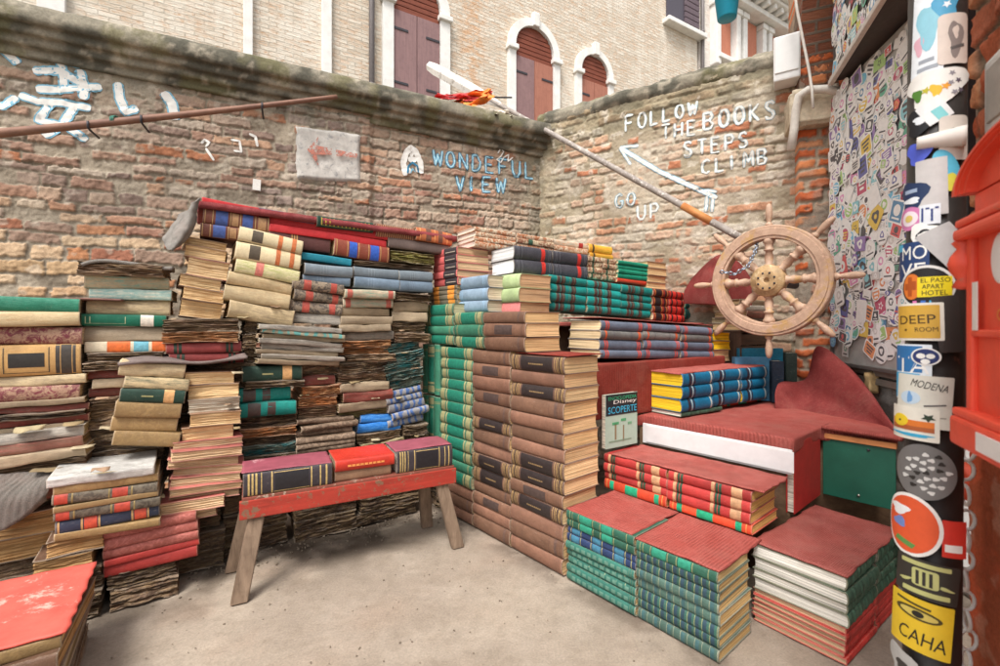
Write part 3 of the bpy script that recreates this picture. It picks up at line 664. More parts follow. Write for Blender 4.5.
def fc(X, Y):
    n = fbm(X * 1.5, Y * 1.5, 1, 7, 5); n2 = fbm(X * 6, Y * 6, 2, 8, 4); n3 = vnoise(X * 34, Y * 34, 3, 9)
    c = mixc(lin('978a7b'), lin('8c7f71'), sstep(.35, .65, n))
    c = mixc(c, lin('a5998b'), .25 * sstep(.45, .75, n2))
    c = mixc(c, lin('947c6a'), .35 * sstep(.5, .8, fbm(X * 3, Y * 3, 5, 11, 4)))
    c = mixc(c, lin('756858'), .22 * sstep(.5, .74, fbm(X * 30, Y * 30, 3, 9, 3)))
    crack = np.abs(fbm(X * 1.7, Y * 1.7, 21, 14, 5) - .5); c = mixc(c, lin('5f554b'), .7 * sstep(.006, .001, crack) * sstep(.5, .56, fbm(X * 1.1, Y * 1.1, 22, 15, 2)))
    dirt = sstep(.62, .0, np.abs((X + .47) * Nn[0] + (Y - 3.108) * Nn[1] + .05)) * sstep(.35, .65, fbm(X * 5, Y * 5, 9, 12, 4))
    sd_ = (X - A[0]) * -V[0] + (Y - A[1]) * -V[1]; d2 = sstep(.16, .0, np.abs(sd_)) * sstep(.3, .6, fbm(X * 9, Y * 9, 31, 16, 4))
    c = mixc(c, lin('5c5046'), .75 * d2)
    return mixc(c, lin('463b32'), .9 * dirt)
floor_m = mat_vcol('worn_concrete', .9, 110, .6, .004, .6)
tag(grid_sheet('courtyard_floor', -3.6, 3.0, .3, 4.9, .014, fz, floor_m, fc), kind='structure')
# crumbs of mortar and grit swept into the corners
rg = random.Random(5); b = MB()
for k in range(520):
    if k < 300:
        q = rg.uniform(-1.6, .1); o = rg.gauss(-.06, .1); x, y = -.473 + q * Wd[0] + o * Nn[0], 3.108 + q * Wd[1] + o * Nn[1]
    else: x, y = rg.uniform(-1.7, .8), rg.uniform(1.4, 3.0)
    r = rg.uniform(.0015, .006) * (1.0 if k < 300 else .6); M = Tr(x, y, r * .4 + .001) @ Rz(rg.uniform(0, 6)) @ Rx(rg.uniform(0, 3))
    b.box((0, 0, 0), (r * 2, r * rg.uniform(1, 2), r * 1.2), 0, 0, M)
tag(b.build('grit', mat_plain('7a6d5e', .95, name='grit', noise=.5, scale=9)), kind='stuff', label='crumbs of mortar and grit scattered over the concrete floor')

# ------------------------------------------------------------------ brick walls as height fields
class BrickWall:
    """a wall from plan point P to Q (left to right as seen), local x along it, local y away from the viewer, z up"""
    def __init__(s, P, Q, z0, z1, seed, step, colf, course=(.058, .078), bl=.23, relief=.02, mort=.011, missing=.06, prof=None):
        s.P, s.Q = P, Q; d = (Q[0] - P[0], Q[1] - P[1]); s.L = math.hypot(*d); s.M = frame((*P, 0), d); s.Mi = s.M.inverted()
        s.z0, s.step, s.seed = z0, step, seed
        xs = np.arange(0, s.L + step * .5, step); zs = np.arange(z0, z1 + step * .5, step); s.nx, s.nz = len(xs), len(zs)
        X, Z = np.meshgrid(xs, zs); rng = np.random.RandomState(seed)
        zw = Z + .05 * (fbm(X * 1.3, Z * 1.3, 0, seed, 3) - .5) + .022 * (fbm(X * 7, Z * 5, 0, seed + 2, 3) - .5)
        hs = []; t = z0 - .1
        edges = [t]
        while t < z1 + .2:
            h = rng.uniform(*course[:2]) * (course[2] if len(course) > 2 and t < 2.2 else 1); t += h; edges.append(t)
        edges = np.array(edges)
        j = np.clip(np.searchsorted(edges, zw) - 1, 0, len(edges) - 2)
        fz_ = zw - edges[j]; ch = edges[j + 1] - edges[j]
        xw = X + .05 * (vnoise(X * 2.3, j * 7.3, 0, seed + 3) - .5) + .02 * (fbm(X * 8, Z * 8, 3, seed + 4, 2) - .5) + (j % 2) * bl * .5 + hash3(j, 0, 0, seed + 5) * bl * .5
        xw = xw + bl * .45 * vnoise(xw / bl * .9, j * 3.7, 0, seed + 12)
        i = np.floor(xw / bl); fx = (xw / bl - i) * bl
        split = hash3(i, j, 1, seed + 6) < .3                    # headers: a brick cut in two
        half = (fx > bl * .5); fxx = np.where(split, np.where(half, fx - bl * .5, fx), fx); blx = np.where(split, bl * .5, bl)
        bid = i * 2 + np.where(split & half, 1, 0)
        d = np.minimum(np.minimum(fxx, blx - fxx), np.minimum(fz_, ch - fz_) * 1.0)
        n1 = fbm(X * 22, Z * 22, 1, seed + 8, 3) - .5; n2 = fbm(X * 60, Z * 60, 2, seed + 9, 2) - .5; big = fbm(X * 2.2, Z * 2.2, 4, seed + 10, 4)
        r0 = hash3(bid, j, 7, seed + 15)
        d = d + .020 * n1 + .010 * n2 - .003 * r0
        mask = sstep(mort * .55, mort * 1.05, d)
        r1 = hash3(bid, j, 2, seed + 11); r2 = hash3(bid, j, 3, seed + 13); r3 = hash3(bid, j, 5, seed + 14)
        mask = mask * (r2 > missing)
        s.smear = sstep(.50, .62, big + .25 * n1)                           # mortar smeared over the bricks
        mask = mask * (1 - .9 * s.smear * sstep(.25, .6, r3 + 1.4 * n1))
        h = mask * (relief * (.3 + .8 * r1)) + .012 * n1 + .009 * n2 + .03 * (big - .5)
        if prof is not None: h = prof(X, Z, h)
        s.h = h; s.X, s.Zg = X, Z
        C = colf(X, Z, mask, r1, r2, r3, n1, big)
        I = np.arange(s.nx * s.nz).reshape(s.nz, s.nx)
        f = np.stack([I[:-1, :-1], I[:-1, 1:], I[1:, 1:], I[1:, :-1]], -1).reshape(-1, 4)
        v = np.stack([X, -h, Z], -1).reshape(-1, 3)
        # closed back and ends so the wall has its thickness
        s.v, s.f, s.C = v, f, C.reshape(-1, 3)
    def build(s, name, mat, thick=.28, top=None):
        v, f, C = s.v, s.f, s.C; nx, nz = s.nx, s.nz
        I = np.arange(nx * nz).reshape(nz, nx)
        loop = np.concatenate([I[0, :], I[1:, -1], I[-1, -2::-1], I[-2:0:-1, 0]])
        bv = v[loop].copy(); bv[:, 1] = thick; n0 = len(v); m = len(loop)
        k = np.arange(m); k2 = (k + 1) % m
        f2 = np.stack([loop[k2], loop[k], n0 + k, n0 + k2], -1)
        back = np.array([[n0, n0 + nx - 1, n0 + nx + nz - 2, n0 + 2 * nx + nz - 3]])[:, ::-1]
        V_ = np.concatenate([v, bv]); F_ = np.concatenate([f, f2, back])
        if top is not None: V_ = top(V_)
        o = fast_mesh(name, V_, F_, mat, np.concatenate([C, C[loop]]))
        o.matrix_world = s.M; s.o = o; return o
    def hit(s, px, py):
        """where the photograph's ray meets the wall -> local (x, z)"""
        w = on_plane(s.P, (s.Q[0] - s.P[0], s.Q[1] - s.P[1]), px)
        q = s.Mi @ Vector((w[0], w[1], 0)); return q.x, zof(py, w[1])
    def height(s, x, z):
        i = np.clip(((np.asarray(x)) / s.step).astype(int), 1, s.nx - 2); j = np.clip(((np.asarray(z) - s.z0) / s.step).astype(int), 1, s.nz - 2)
        return np.max([s.h[j + b, i + a] for a in (-1, 0, 1) for b in (-1, 0, 1)], 0)
    def paint(s, name, strokes, width, mat, lift=.003, parent=None, seed=0):
        """brushed strokes [(px, py)...] laid on the rough surface"""
        V_, F_ = [], []; rng = random.Random(seed)
        for q, st in enumerate(strokes):
            w0 = width * rng.uniform(.88, 1.12)
            P = [Vector((*s.hit(*p), 0)) for p in st]
            pts = []
            for a, b in zip(P[:-1], P[1:]):
                n = max(1, int((b - a).length / .009)); pts += [a.lerp(b, k / n) for k in range(n)]
            pts.append(P[-1]); n = len(pts); B = len(V_); na = 5
            if n < 2: continue
            for i, p in enumerate(pts):
                t = (pts[min(i + 2, n - 1)] - pts[max(i - 2, 0)]); t.normalize() if t.length else None
                nn = Vector((-t.y, t.x, 0)); e = min(1, .55 + min(i, n - 1 - i) * .3)
                ww = w0 * e * (1 + .16 * (vnoise(i * .6, q, seed, 3) - .5))
                for k in range(na):
                    c = p + nn * ww * ((k / (na - 1)) - .5); V_.append((c.x, c.y))
            for i in range(n - 1):
                for k in range(na - 1):
                    a = B + i * na + k; F_.append((a, a + 1, a + na + 1, a + na))
            s._q = q
            for i in range(B, len(V_)): V_[i] = (*V_[i], lift + q * .00003)
        A_ = np.array(V_); h = s.height(A_[:, 0], A_[:, 1])
        v3 = np.stack([A_[:, 0], -(h + A_[:, 2]), A_[:, 1]], -1); nv = len(v3)
        o = mesh_obj(name, v3, F_, mat, s.o if parent is None else parent, smooth=True)
        return o
brick_m = mat_vcol('old_brick', .93, 120, .75, .005, .8)
plaster_m = mat_vcol('moss_render', .93, 60, .7, .006, .8)
CO = Vector((.404, 4.65)); dL = Vector((.909, .417)); dR = Vector((.845, -.535))
WL0 = CO - dL * 4.75; PIER = CO + dR * 2.13
def pick(r, cols):
    cols = np.array([lin(c) for c in cols]); return cols[np.clip((r * len(cols)).astype(int), 0, len(cols) - 1)]
# left wall: two local x positions of the raised strip
def colL(X, Z, mask, r1, r2, r3, n1, big):
    lowleft = sstep(2.25, 1.75, Z) * sstep(3.3, 2.0, X)
    b1 = pick(r3, ['967a68', '8c7060', '9e8270', '847064', '9c8878', 'a8927e', '8c7a6c', 'a6866e', 'a39484', '94644a', '84746a', 'a89a8a', '7c6a60'])
    b2 = pick(r3, ['ac7a58', 'b89a78', 'b09070', 'a06a4c', 'bca082', 'a88c6c', '946450', 'b49c80', '8c7464'])
    b3 = pick(r3, ['a08c7a', '9a7a68', '8c7868', 'a8765c', 'b09a86', '947060', 'a58a74'])
    right = sstep(2.9, 3.6, X)
    b = b1 * (1 - lowleft[..., None]) + b2 * lowleft[..., None]
    b = b * (1 - right[..., None]) + b3 * right[..., None]
    b = b * (1 + .5 * n1[..., None])
    mo = mixc(lin('978b7a'), lin('7d7263'), sstep(.4, .6, fbm(X * 5, Z * 5, 7, 31, 4)))
    c = mo * (1 - mask[..., None]) + b * mask[..., None]
    # grey green damp near the top and beside the corner
    damp = sstep(2.75, 3.2, Z + .35 * (fbm(X * 2, Z * 2, 8, 33, 4) - .5)) * .75 + .65 * sstep(4.4, 4.75, X + .25 * (fbm(X * 6, Z * 3, 8, 34, 3) - .5)) + .6 * np.exp(-((X - 2.62) / .06) ** 2) * sstep(.35, .6, fbm(X * 7, Z * 3, 2, 35, 3))
    c = mixc(c, mixc(lin('6a675a'), lin('7d7562'), sstep(.4, .6, fbm(X * 9, Z * 9, 1, 36, 4))), np.clip(damp, 0, .85))
    white = sstep(.66, .74, fbm(X * 13, Z * 13, 4, 37, 4)) * .4
    return mixc(c, lin('b3a898'), white)
def profL(X, Z, h):
    # a shallow pilaster strip
    x0, x1 = WLX
    return h + .035 * sstep(x0 - .03, x0 + .03, X + .03 * (vnoise(Z * 9, X * 3, 0, 3) - .5)) * sstep(x1 + .03, x1 - .03, X)
def lx(px):
    w = on_plane(tuple(WL0), tuple(dL), px); return (Vector(w) - WL0).length
WLX = (lx(287), lx(371))
TOPL = (3.02, 3.06)
wallL = BrickWall(tuple(WL0), tuple(CO + dL * .02), .0, 3.12, 11, .0078, colL, (.052, .088, 1.25), .28, .014, .0095, .05, profL)
wl = wallL.build('brick_wall', brick_m, .3)
tag(wl, 'long weathered brick wall on the left painted with characters and WONDEFUL VIEW', 'wall')
def colR(X, Z, mask, r1, r2, r3, n1, big):
    b = pick(r3, ['b08468', 'b2a492', 'b59882', 'ba967c', 'aa9480', 'a87054', 'b4a896', 'b8a28c', 'ac9a86', 'ae8e76', 'b2a898'])
    b = b * (1 + .5 * n1[..., None])
    mo = mixc(lin('ab9f8d'), lin('948873'), sstep(.4, .6, fbm(X * 5, Z * 5, 7, 41, 4)))
    c = mo * (1 - mask[..., None]) + b * mask[..., None]
    damp = sstep(2.92, 3.18, Z + .3 * (fbm(X * 2, Z * 2, 8, 43, 4) - .5)) * .85 + .6 * sstep(.5, .02, X + .2 * (fbm(X * 6, Z * 3, 8, 44, 3) - .5))
    c = mixc(c, mixc(lin('6f6854'), lin('8c8068'), sstep(.4, .6, fbm(X * 9, Z * 9, 1, 45, 4))), np.clip(damp, 0, .85))
    return mixc(c, lin('c9bfb0'), sstep(.64, .74, fbm(X * 13, Z * 13, 4, 46, 4)) * .5)
wallR = BrickWall(tuple(CO), tuple(PIER + dR * .12), .0, 3.32, 23, .0085, colR, (.058, .092), .27, .014, .011, .08)
wr = wallR.build('brick_wall', brick_m, .3)
tag(wr, 'pale mortared brick wall with painted words FOLLOW THE BOOKS STEPS CLIMB', 'wall')
# mossy stepped render copings on top of both walls (children of their walls)
def coping(wall, z, prof, seed, lumps=.02):
    L = wall.L; n = int(L / .02); ys = prof; V_, f = [], []
    P = []
    for a, b2 in zip(ys[:-1], ys[1:]):
        m = max(1, int(math.hypot(b2[0] - a[0], b2[1] - a[1]) / .018)); P += [(a[0] + (b2[0] - a[0]) * k / m, a[1] + (b2[1] - a[1]) * k / m) for k in range(m)]
    P.append(ys[-1]); P = np.array(P); m = len(P)
    xs = np.linspace(-.02, L + .02, n)
    X, K = np.meshgrid(xs, np.arange(m), indexing='ij')
    Yp, Zp = P[:, 0][K], P[:, 1][K]
    nn = fbm(X * 4, Yp * 7, Zp * 7, seed, 4) - .5; n2 = fbm(X * 22, Yp * 22, Zp * 22, seed + 3, 3) - .5
    Yo = Yp - lumps * 1.5 * nn - .014 * n2; Zo = z(X) + Zp + lumps * 1.6 * (nn + .6 * n2)
    g = fbm(X * 7, Zp * 9, Yp * 9, seed + 5, 5)
    c = mixc(lin('837c6d'), lin('565349'), sstep(.38, .6, g)); c = mixc(c, lin('6b6647'), .6 * sstep(.55, .7, fbm(X * 5, Zp * 5, 3, seed + 6, 4)))
    c = mixc(c, lin('a89e8c'), .6 * sstep(.6, .72, fbm(X * 16, Zp * 20, 5, seed + 7, 4)))
    I = np.arange(n * m).reshape(n, m)
    fc_ = np.stack([I[:-1, :-1], I[1:, :-1], I[1:, 1:], I[:-1, 1:]], -1).reshape(-1, 4)
    o = fast_mesh('coping', np.stack([X, Yo, Zo], -1).reshape(-1, 3), fc_, plaster_m, c.reshape(-1, 3))
    o.parent = wall.o; return o
stepL = [(.02, -.02), (-.03, -.018), (-.032, .04), (-.075, .043), (-.077, .095), (-.115, .098), (-.117, .15), (-.155, .153), (-.165, .2), (-.15, .27), (-.09, .3), (.1, .31), (.32, .28), (.34, -.05)]
coping(wallL, lambda X: 2.96 + .08 * (4.75 - X) / 4.75, stepL, 51, .0045)
roundR = [(.01, -.06), (-.02, -.02), (-.025, .04), (.02, .09), (.12, .12), (.25, .09), (.33, .02), (.34, -.1)]
coping(wallR, lambda X: 3.30 + X * .0, roundR, 61, .03)
# ------------------------------------------------------------------ hand painted words
GL = {'F': [[(0, 0), (0, 1)], [(0, 1), (.8, 1)], [(0, .52), (.65, .52)]], 'O': [[(.4 + .4 * math.sin(k * .5236), .5 + .5 * math.cos(k * .5236)) for k in range(13)]],
 'L': [[(0, 1), (0, 0), (.75, 0)]], 'W': [[(0, 1), (.22, 0), (.45, .75), (.68, 0), (.92, 1)]], 'T': [[(0, 1), (.85, 1)], [(.42, 1), (.42, 0)]],
 'H': [[(0, 0), (0, 1)], [(.75, 0), (.75, 1)], [(0, .5), (.75, .5)]], 'E': [[(.75, 1), (0, 1), (0, 0), (.75, 0)], [(0, .52), (.6, .52)]],
 'B': [[(0, 0), (0, 1), (.55, 1), (.7, .78), (.5, .54), (0, .52)], [(.45, .53), (.76, .3), (.6, .02), (0, 0)]], 'K': [[(0, 0), (0, 1)], [(.72, 1), (.05, .5)], [(.15, .55), (.75, 0)]],
 'S': [[(.72, .85), (.5, 1), (.15, .95), (.05, .72), (.3, .54), (.62, .42), (.72, .2), (.5, 0), (.15, .03), (0, .18)]],
 'P': [[(0, 0), (0, 1), (.55, 1), (.74, .76), (.55, .5), (0, .48)]], 'C': [[(.75, .85), (.5, 1), (.15, .88), (0, .5), (.12, .12), (.48, 0), (.75, .14)]],
 'I': [[(.15, 1), (.15, 0)]], 'M': [[(0, 0), (.06, 1), (.42, .35), (.8, 1), (.86, 0)]], 'G': [[(.75, .85), (.45, 1), (.1, .85), (0, .45), (.15, .08), (.5, 0), (.76, .12), (.76, .45), (.45, .45)]],
 'U': [[(0, 1), (.03, .25), (.25, 0), (.55, .02), (.74, .28), (.76, 1)]], 'N': [[(0, 0), (0, 1), (.75, 0), (.75, 1)]], 'D': [[(0, 0), (0, 1), (.45, .97), (.76, .6), (.7, .25), (.42, .02), (0, 0)]],
 'V': [[(0, 1), (.38, 0), (.76, 1)]], 'R': [[(0, 0), (0, 1), (.55, 1), (.74, .76), (.55, .52), (0, .5)], [(.35, .5), (.76, 0)]]}
def word(txt, x0, y0, x1, y1, h0, h1):
    """baseline from (x0, y0) to (x1, y1) in the photograph, letter heights h0..h1"""
    n = len(txt); out = []
    for i, ch in enumerate(txt):
        if ch == ' ': continue
        for st in GL[ch]:
            q = []
            for (gx, gy) in st:
                u = (i + gx * .76) / n; q.append((x0 + (x1 - x0) * u, y0 + (y1 - y0) * u - gy * (h0 + (h1 - h0) * u)))
            out.append(q)
    return out
white_m = mat_paint('dedbd4', .64)
blue_m = mat_paint('7fb0c4', .56)
dkblue_m = mat_paint('3f7c9c', .6)
pale_m = mat_paint('a9c6d0', .54)
red_m = mat_paint('b97a6a', .47)
def lettering(wall, strokes, w, w2, seed, back=blue_m, front=white_m):
    p = wall.paint('painted_outline', strokes, w2, back, .0012, seed=seed)
    q = wall.paint('painted_lettering', strokes, w, front, .0024, seed=seed)
follow = word('FOLLOW', 626, 132, 701, 113, 15, 12.5)
books = word('THE', 662, 139.5, 701, 134, 13.5, 14.5) + word('BOOKS', 704, 130.5, 781, 117.5, 16.5, 18)
steps = word('STEPS', 684, 157.5, 753, 146, 14.5, 14.5)
climb = word('CLIMB', 702, 174.5, 772, 162.5, 13.5, 14.5)
arrow = [[(620, 148), (660, 172), (717, 198)], [(620, 148), (631, 165)], [(620, 148), (639, 146)], [(704, 190), (717, 192)], [(707, 196), (706, 212)], [(713, 196), (712, 212)]]
lettering(wallR, follow + books + steps + climb, .0155, .0225, 1, back=pale_m)
lettering(wallR, arrow[:1], .028, .038, 2); lettering(wallR, arrow[1:], .019, .028, 3)
lettering(wallR, word('GO', 616, 208, 640, 205, 13, 13), .012, .024, 4); lettering(wallR, word('UP', 638, 220, 664, 217, 14, 14), .016, .02, 5)
lettering(wallL, word('WONDEFUL', 433, 165, 538, 180, 15, 16) + word('VIEW', 456, 191, 509, 193, 15, 14), .0125, .026, 6, back=dkblue_m, front=mat_paint('a9cdd8', .6))
def c3(*p): return [(x / 2.857, y / 2.857) for x, y in p]
kanji = [c3((2, 138), (30, 160), (56, 186)), c3((0, 312), (26, 296), (50, 278)), c3((118, 156), (170, 168), (236, 188)), c3((165, 142), (180, 200), (186, 260)), c3((98, 206), (170, 204), (232, 240)),
 c3((104, 256), (190, 258), (292, 250)), c3((55, 272), (110, 292), (180, 296), (262, 312)), c3((228, 200), (246, 260), (240, 288)), c3((150, 292), (112, 345), (190, 362), (250, 402)), c3((216, 304), (180, 358), (128, 392))]
hira = [c3((338, 238), (344, 285), (362, 322), (396, 312)), c3((468, 265), (492, 298), (502, 344))]
solid_m = mat_paint('dedbd4', .74); lettering(wallL, kanji, .044, .064, 7, front=solid_m); lettering(wallL, hira, .05, .07, 8, front=solid_m)
faint = [c3((575, 410), (585, 400), (598, 408), (588, 420)), c3((588, 424), (612, 460)), c3((660, 400), (685, 405), (690, 436), (668, 432)), c3((712, 384), (730, 392), (736, 420))]
wallL.paint('faded_lettering', faint, .018, white_m, .004, seed=9)
hood = [[(405, 176), (403, 163), (406, 153), (411, 148), (416, 153), (420, 163), (421, 174)], [(408, 160), (416, 160)], [(410, 154), (413, 156)], [(407, 166), (408, 174)], [(418, 166), (418, 173)]]
wallL.paint('painted_outline', hood, .05, white_m, .004, seed=10)
wallL.paint('painted_arch', [[(407, 174), (408, 167), (412, 163), (417, 167), (418, 173)]], .017, dkblue_m, .008, seed=11)
wallL.paint('painted_arch', [[(410, 174), (412, 169), (415, 173)]], .012, blue_m, .009, seed=12)
loops = [[(497, 154), (500, 149), (503, 152), (500, 157), (496, 160), (500, 163), (503, 158), (508, 155), (507, 162), (512, 158)]]
wallL.paint('faded_lettering', loops, .012, white_m, .008, seed=13)
# white patch of render with a red arrow on the raised strip
px_, pz_ = zip(*[wallL.hit(x, y) for x, y in ((295, 127), (360, 136), (360, 184), (296, 181))])
g = MB(); nn = 26; V_, f = [], []
for j in range(nn):
    for i in range(nn):
        u, v = i / (nn - 1), j / (nn - 1)
        ex = .012 * (vnoise(v * 7, 3 * (u > .5), 1, 5) - .5) * (2 * abs(u - .5)); ez = .012 * (vnoise(u * 7, 3 * (v > .5), 2, 6) - .5) * (2 * abs(v - .5))
        x = (px_[0] * (1 - v) + px_[3] * v) * (1 - u) + (px_[1] * (1 - v) + px_[2] * v) * u + ex; z = (pz_[0] * (1 - v) + pz_[3] * v) * (1 - u) + (pz_[1] * (1 - v) + pz_[2] * v) * u + ez
        h = float(wallL.height(np.array([x]), np.array([z]))[0]); edge = min(u, 1 - u, v, 1 - v)
        V_.append((x, -(.062 + .3 * (h - .04) + .008 * (vnoise(x * 20, z * 20, 0, 8) - .5)) if edge > .001 else -(h - .01), z))
for j in range(nn - 1):
    for i in range(nn - 1): f.append((j * nn + i, (j + 1) * nn + i, (j + 1) * nn + i + 1, j * nn + i + 1))
mesh_obj('render_patch', V_, f, mat_plain('b5b0a8', .85, noise=.18, scale=26, name='whitewash', wear=.42, wearc='8f8d8a', bump=.5), wl, smooth=True)
def flat_paint(name, poly, y, mat, parent, wall):
    v = []
    for x, p in poly: a, z = wall.hit(x, p); v.append((a, y, z))
    n = len(v); v += [(a, y + .002, z) for a, _, z in v]
    return mesh_obj(name, v, [tuple(range(n)), tuple(range(2 * n - 1, n - 1, -1))] + [(k, k + n, (k + 1) % n + n, (k + 1) % n) for k in range(n)], mat, parent)
for k, st in enumerate([[(307, 153), (318, 140), (316, 149), (331, 152), (331, 158), (316, 158), (318, 169)], [(335, 153), (356, 157), (356, 161), (335, 159)]]):
    flat_paint('painted_arrow', st, -.082 - .0015 * k, red_m, wl, wallL)
# ------------------------------------------------------------------ the house across the canal
FO, FD = (.87, 10.0), (.86, .51)
_n = math.hypot(*FD); FD = (FD[0] / _n, FD[1] / _n); KS = _n            # k in units of the unnormalised direction
FM = frame((*FO, 0), FD)
def mat_facade(name, cols, mo, scale=1.0, patch=None):
    t = NT(name); ob = t.obj()
    sx = t.n('ShaderNodeSeparateXYZ'); t.l(ob, sx.inputs[0]); cb = t.n('ShaderNodeCombineXYZ'); t.l(sx.outputs[0], cb.inputs[0]); t.l(sx.outputs[2], cb.inputs[1])
    dn = t.n('ShaderNodeTexNoise'); dn.inputs['Scale'].default_value = 2.5; dn.inputs['Detail'].default_value = 5; t.l(ob, dn.inputs['Vector'])
    mx = t.n('ShaderNodeVectorMath', operation='MULTIPLY_ADD'); t.l(dn.outputs['Color'], mx.inputs[0]); mx.inputs[1].default_value = (.05, .05, 0); t.l(cb.outputs[0], mx.inputs[2])
    br = t.n('ShaderNodeTexBrick'); t.l(mx.outputs[0], br.inputs['Vector'])
    br.inputs['Scale'].default_value = 1; br.inputs['Brick Width'].default_value = .25 * scale; br.inputs['Row Height'].default_value = .07 * scale
    br.inputs['Mortar Size'].default_value = .011; br.inputs['Mortar Smooth'].default_value = .4; br.inputs['Bias'].default_value = -.1
    br.inputs['Color1'].default_value = (*lin(cols[0]), 1); br.inputs['Color2'].default_value = (*lin(cols[1]), 1); br.inputs['Mortar'].default_value = (*lin(mo), 1)
    c = br.outputs['Color']
    n1 = t.noise(t.vmul(ob, (1, 1, .35)), 1.1, 6, .7); n2 = t.noise(t.vmul(ob, (1, 1, 3)), 6, 5, .75)
    c = t.mix(t.math('MULTIPLY', t.ramp(n2, [(.5, 0.0), (.64, 1.0)]), .7), c, lin(cols[2]))
    c = t.mix(t.math('MULTIPLY', t.ramp(n1, [(.52, 0.0), (.62, 1.0)]), .55), c, lin(cols[3]))
    c = t.mix(t.math('MULTIPLY', t.ramp(t.noise(t.vmul(ob, (3, 3, 9)), 2.2, 5, .8), [(.58, 0.0), (.66, 1.0)]), .8), c, lin(cols[4]))
    # the long rusty streak running down between two windows
    sm = t.math('ABSOLUTE', t.math('ADD', sx.outputs[0], 1.55)); st = t.math('MULTIPLY', t.ramp(sm, [(.12, 1.0), (.38, 0.0)]), t.ramp(t.noise(t.vmul(ob, (6, 6, 12)), .7, 5, .75), [(.45, 0.0), (.55, 1.0)]))
    c = t.mix(t.math('MULTIPLY', st, .6), c, lin('bd8a5a'))
    t.base(c); t.rough(.95); t.bump(t.math('ADD', br.outputs['Fac'], t.math('MULTIPLY', n2, -2.0)), .5, .02); return t.m
stone_m = mat_plain('d9d6d0', .8, noise=.12, scale=6, name='istrian_stone', wear=.3, wearc='a9a49b')
house = tag(bpy.data.objects.new('brick_house', None), 'tall pale pink brick house across the canal with arched shuttered windows', 'house'); COL.objects.link(house); house.matrix_world = FM
b = MB(); b.box((-3.2, 5.2, 6.5), (17.6, 10, 17)); fw = b.build('wall', mat_facade('house_brick', ('d2c8b8', 'bcac98', 'c4a284', 'd8d0c2', 'b38a64'), 'b5ab9b'), house)
fw.location.y = -.0
shut_m = mat_wood('8e6f6c', '7b5f5f', (30, 30, 2)); shut2_m = mat_wood('a8705c', '8f5c4c', (30, 30, 2)); lun_m = mat_wood('8a4a34', '5e2f22', (2, 2, 60)); iron_m = mat_plain('3c3a3e', .6, .3, name='iron')
YW = .2                                   # facade plane in local y
def arched_window(k0, k1, zs, zb, m1, m2, frame_w=.2, extra=.12):
    x0, x1 = k0 * KS, k1 * KS; w = x1 - x0; cx = (x0 + x1) / 2; r = w / 2; N = 18
    arc = lambda R: [(cx + R * math.cos(math.pi * k / N), zs + .22 + R * math.sin(math.pi * k / N)) for k in range(N + 1)]
    win = empty('window', Matrix.Identity(4), None, None); win.parent = house
    # stone surround
    g = MB(); out = [(x1 + frame_w, zb - .1)] + arc(r + frame_w) + [(x0 - frame_w, zb - .1)]; inn = [(x1, zb - .1)] + arc(r) + [(x0, zb - .1)]
    for i in range(len(out) - 1): g.prism([out[i], out[i + 1], inn[i + 1], inn[i]], YW - .10, YW + .02)
    g.box((cx, YW - .09, zs + .22 + r + frame_w * .8), (.16, .14, .3), 0, .02)
    for s in (-1, 1): g.box((cx + s * (r + frame_w / 2), YW - .085, zs + .12), (frame_w + .08, .15, .1), 0, .015)
    g.build('stone_surround', stone_m, win)
    g = MB(); g.prism([(x1, zs)] + arc(r - .002)[0:] + [(x0, zs)], YW - .02, YW + .02); l = g.build('lunette', lun_m, win)
    g = MB()
    for q in range(6): g.box((cx, YW - .03, zs + .05 + q * .1), (max(.1, 2 * math.sqrt(max(.01, r * r - max(0, q * .1 - .2) ** 2)) - .04), .02, .085), 0, .006)
    g.build('lunette_board', lun_m, win)
    for s, m in ((-1, m1), (1, m2)):
        g = MB(); xa = cx + s * w / 4; g.box((xa, YW - .035, (zs + zb) / 2), (w / 2 - .012, .045, zs - zb), 0, .008)
        sh = g.build('shutter', m, win)
        h = MB()
        pass
        for zz in (zs - .35, zs - 1.35): h = MB(); h.box((cx + s * w * .34, YW - .063, zz), (w * .3, .012, .045), 0, .003); h.build('hinge_strap', iron_m, sh)
arched_window(-3.218, -2.286, 7.1, 4.6, shut_m, shut_m)
arched_window(-.55, .46, 7.05, 4.6, shut_m, shut2_m, .17)
arched_window(1.279, 2.126, 7.04, 4.6, shut2_m, shut2_m, .16)
for k0, k1 in ((-5.63, -5.5), (-4.46, -4.3), (-8.0, -7.72)):
    g = MB(); g.box(((k0 + k1) / 2 * KS, YW - .03, 6.6), ((k1 - k0) * KS, .1, 5.2), 0, .01); g.build('stone_strip', stone_m, house)
g = MB(); g.box((-8.6 * KS, YW - .02, 7.4), (1.1, .05, 2.6), 0, .01); g.build('shutter', shut_m, house)
for k, z in ((-3.62, 6.5), (5.72, 8.5)):
    g = MB(); g.tube([(k * KS, YW - .09, z - 4), (k * KS, YW - .09, z + 6)], .05, 10)
    for q in range(5): g.tube([(k * KS, YW - .09, z - 3 + q * 2), (k * KS, YW - .09, z - 2.92 + q * 2)], .06, 10)
    g.build('drainpipe', mat_plain('6d6664', .6, .2, name='zinc_pipe'), house)
win = empty('window', Matrix.Identity(4), None, None); win.parent = house
g = MB(); g.box((4.66 * KS, YW - .01, 10.7), (.74 * KS, .04, 2.6)); g.build('glass_pane', mat_plain('4a444c', .25, noise=.1, name='window_glass'), win)
g = MB()
for q in range(16): g.box((5.3 * KS, YW - .05, 9.5 + q * .16), (.6 * KS, .05, .14), 0, .01)
g.build('shutter', mat_wood('6b5c62', '574a50', (30, 30, 2)), win)
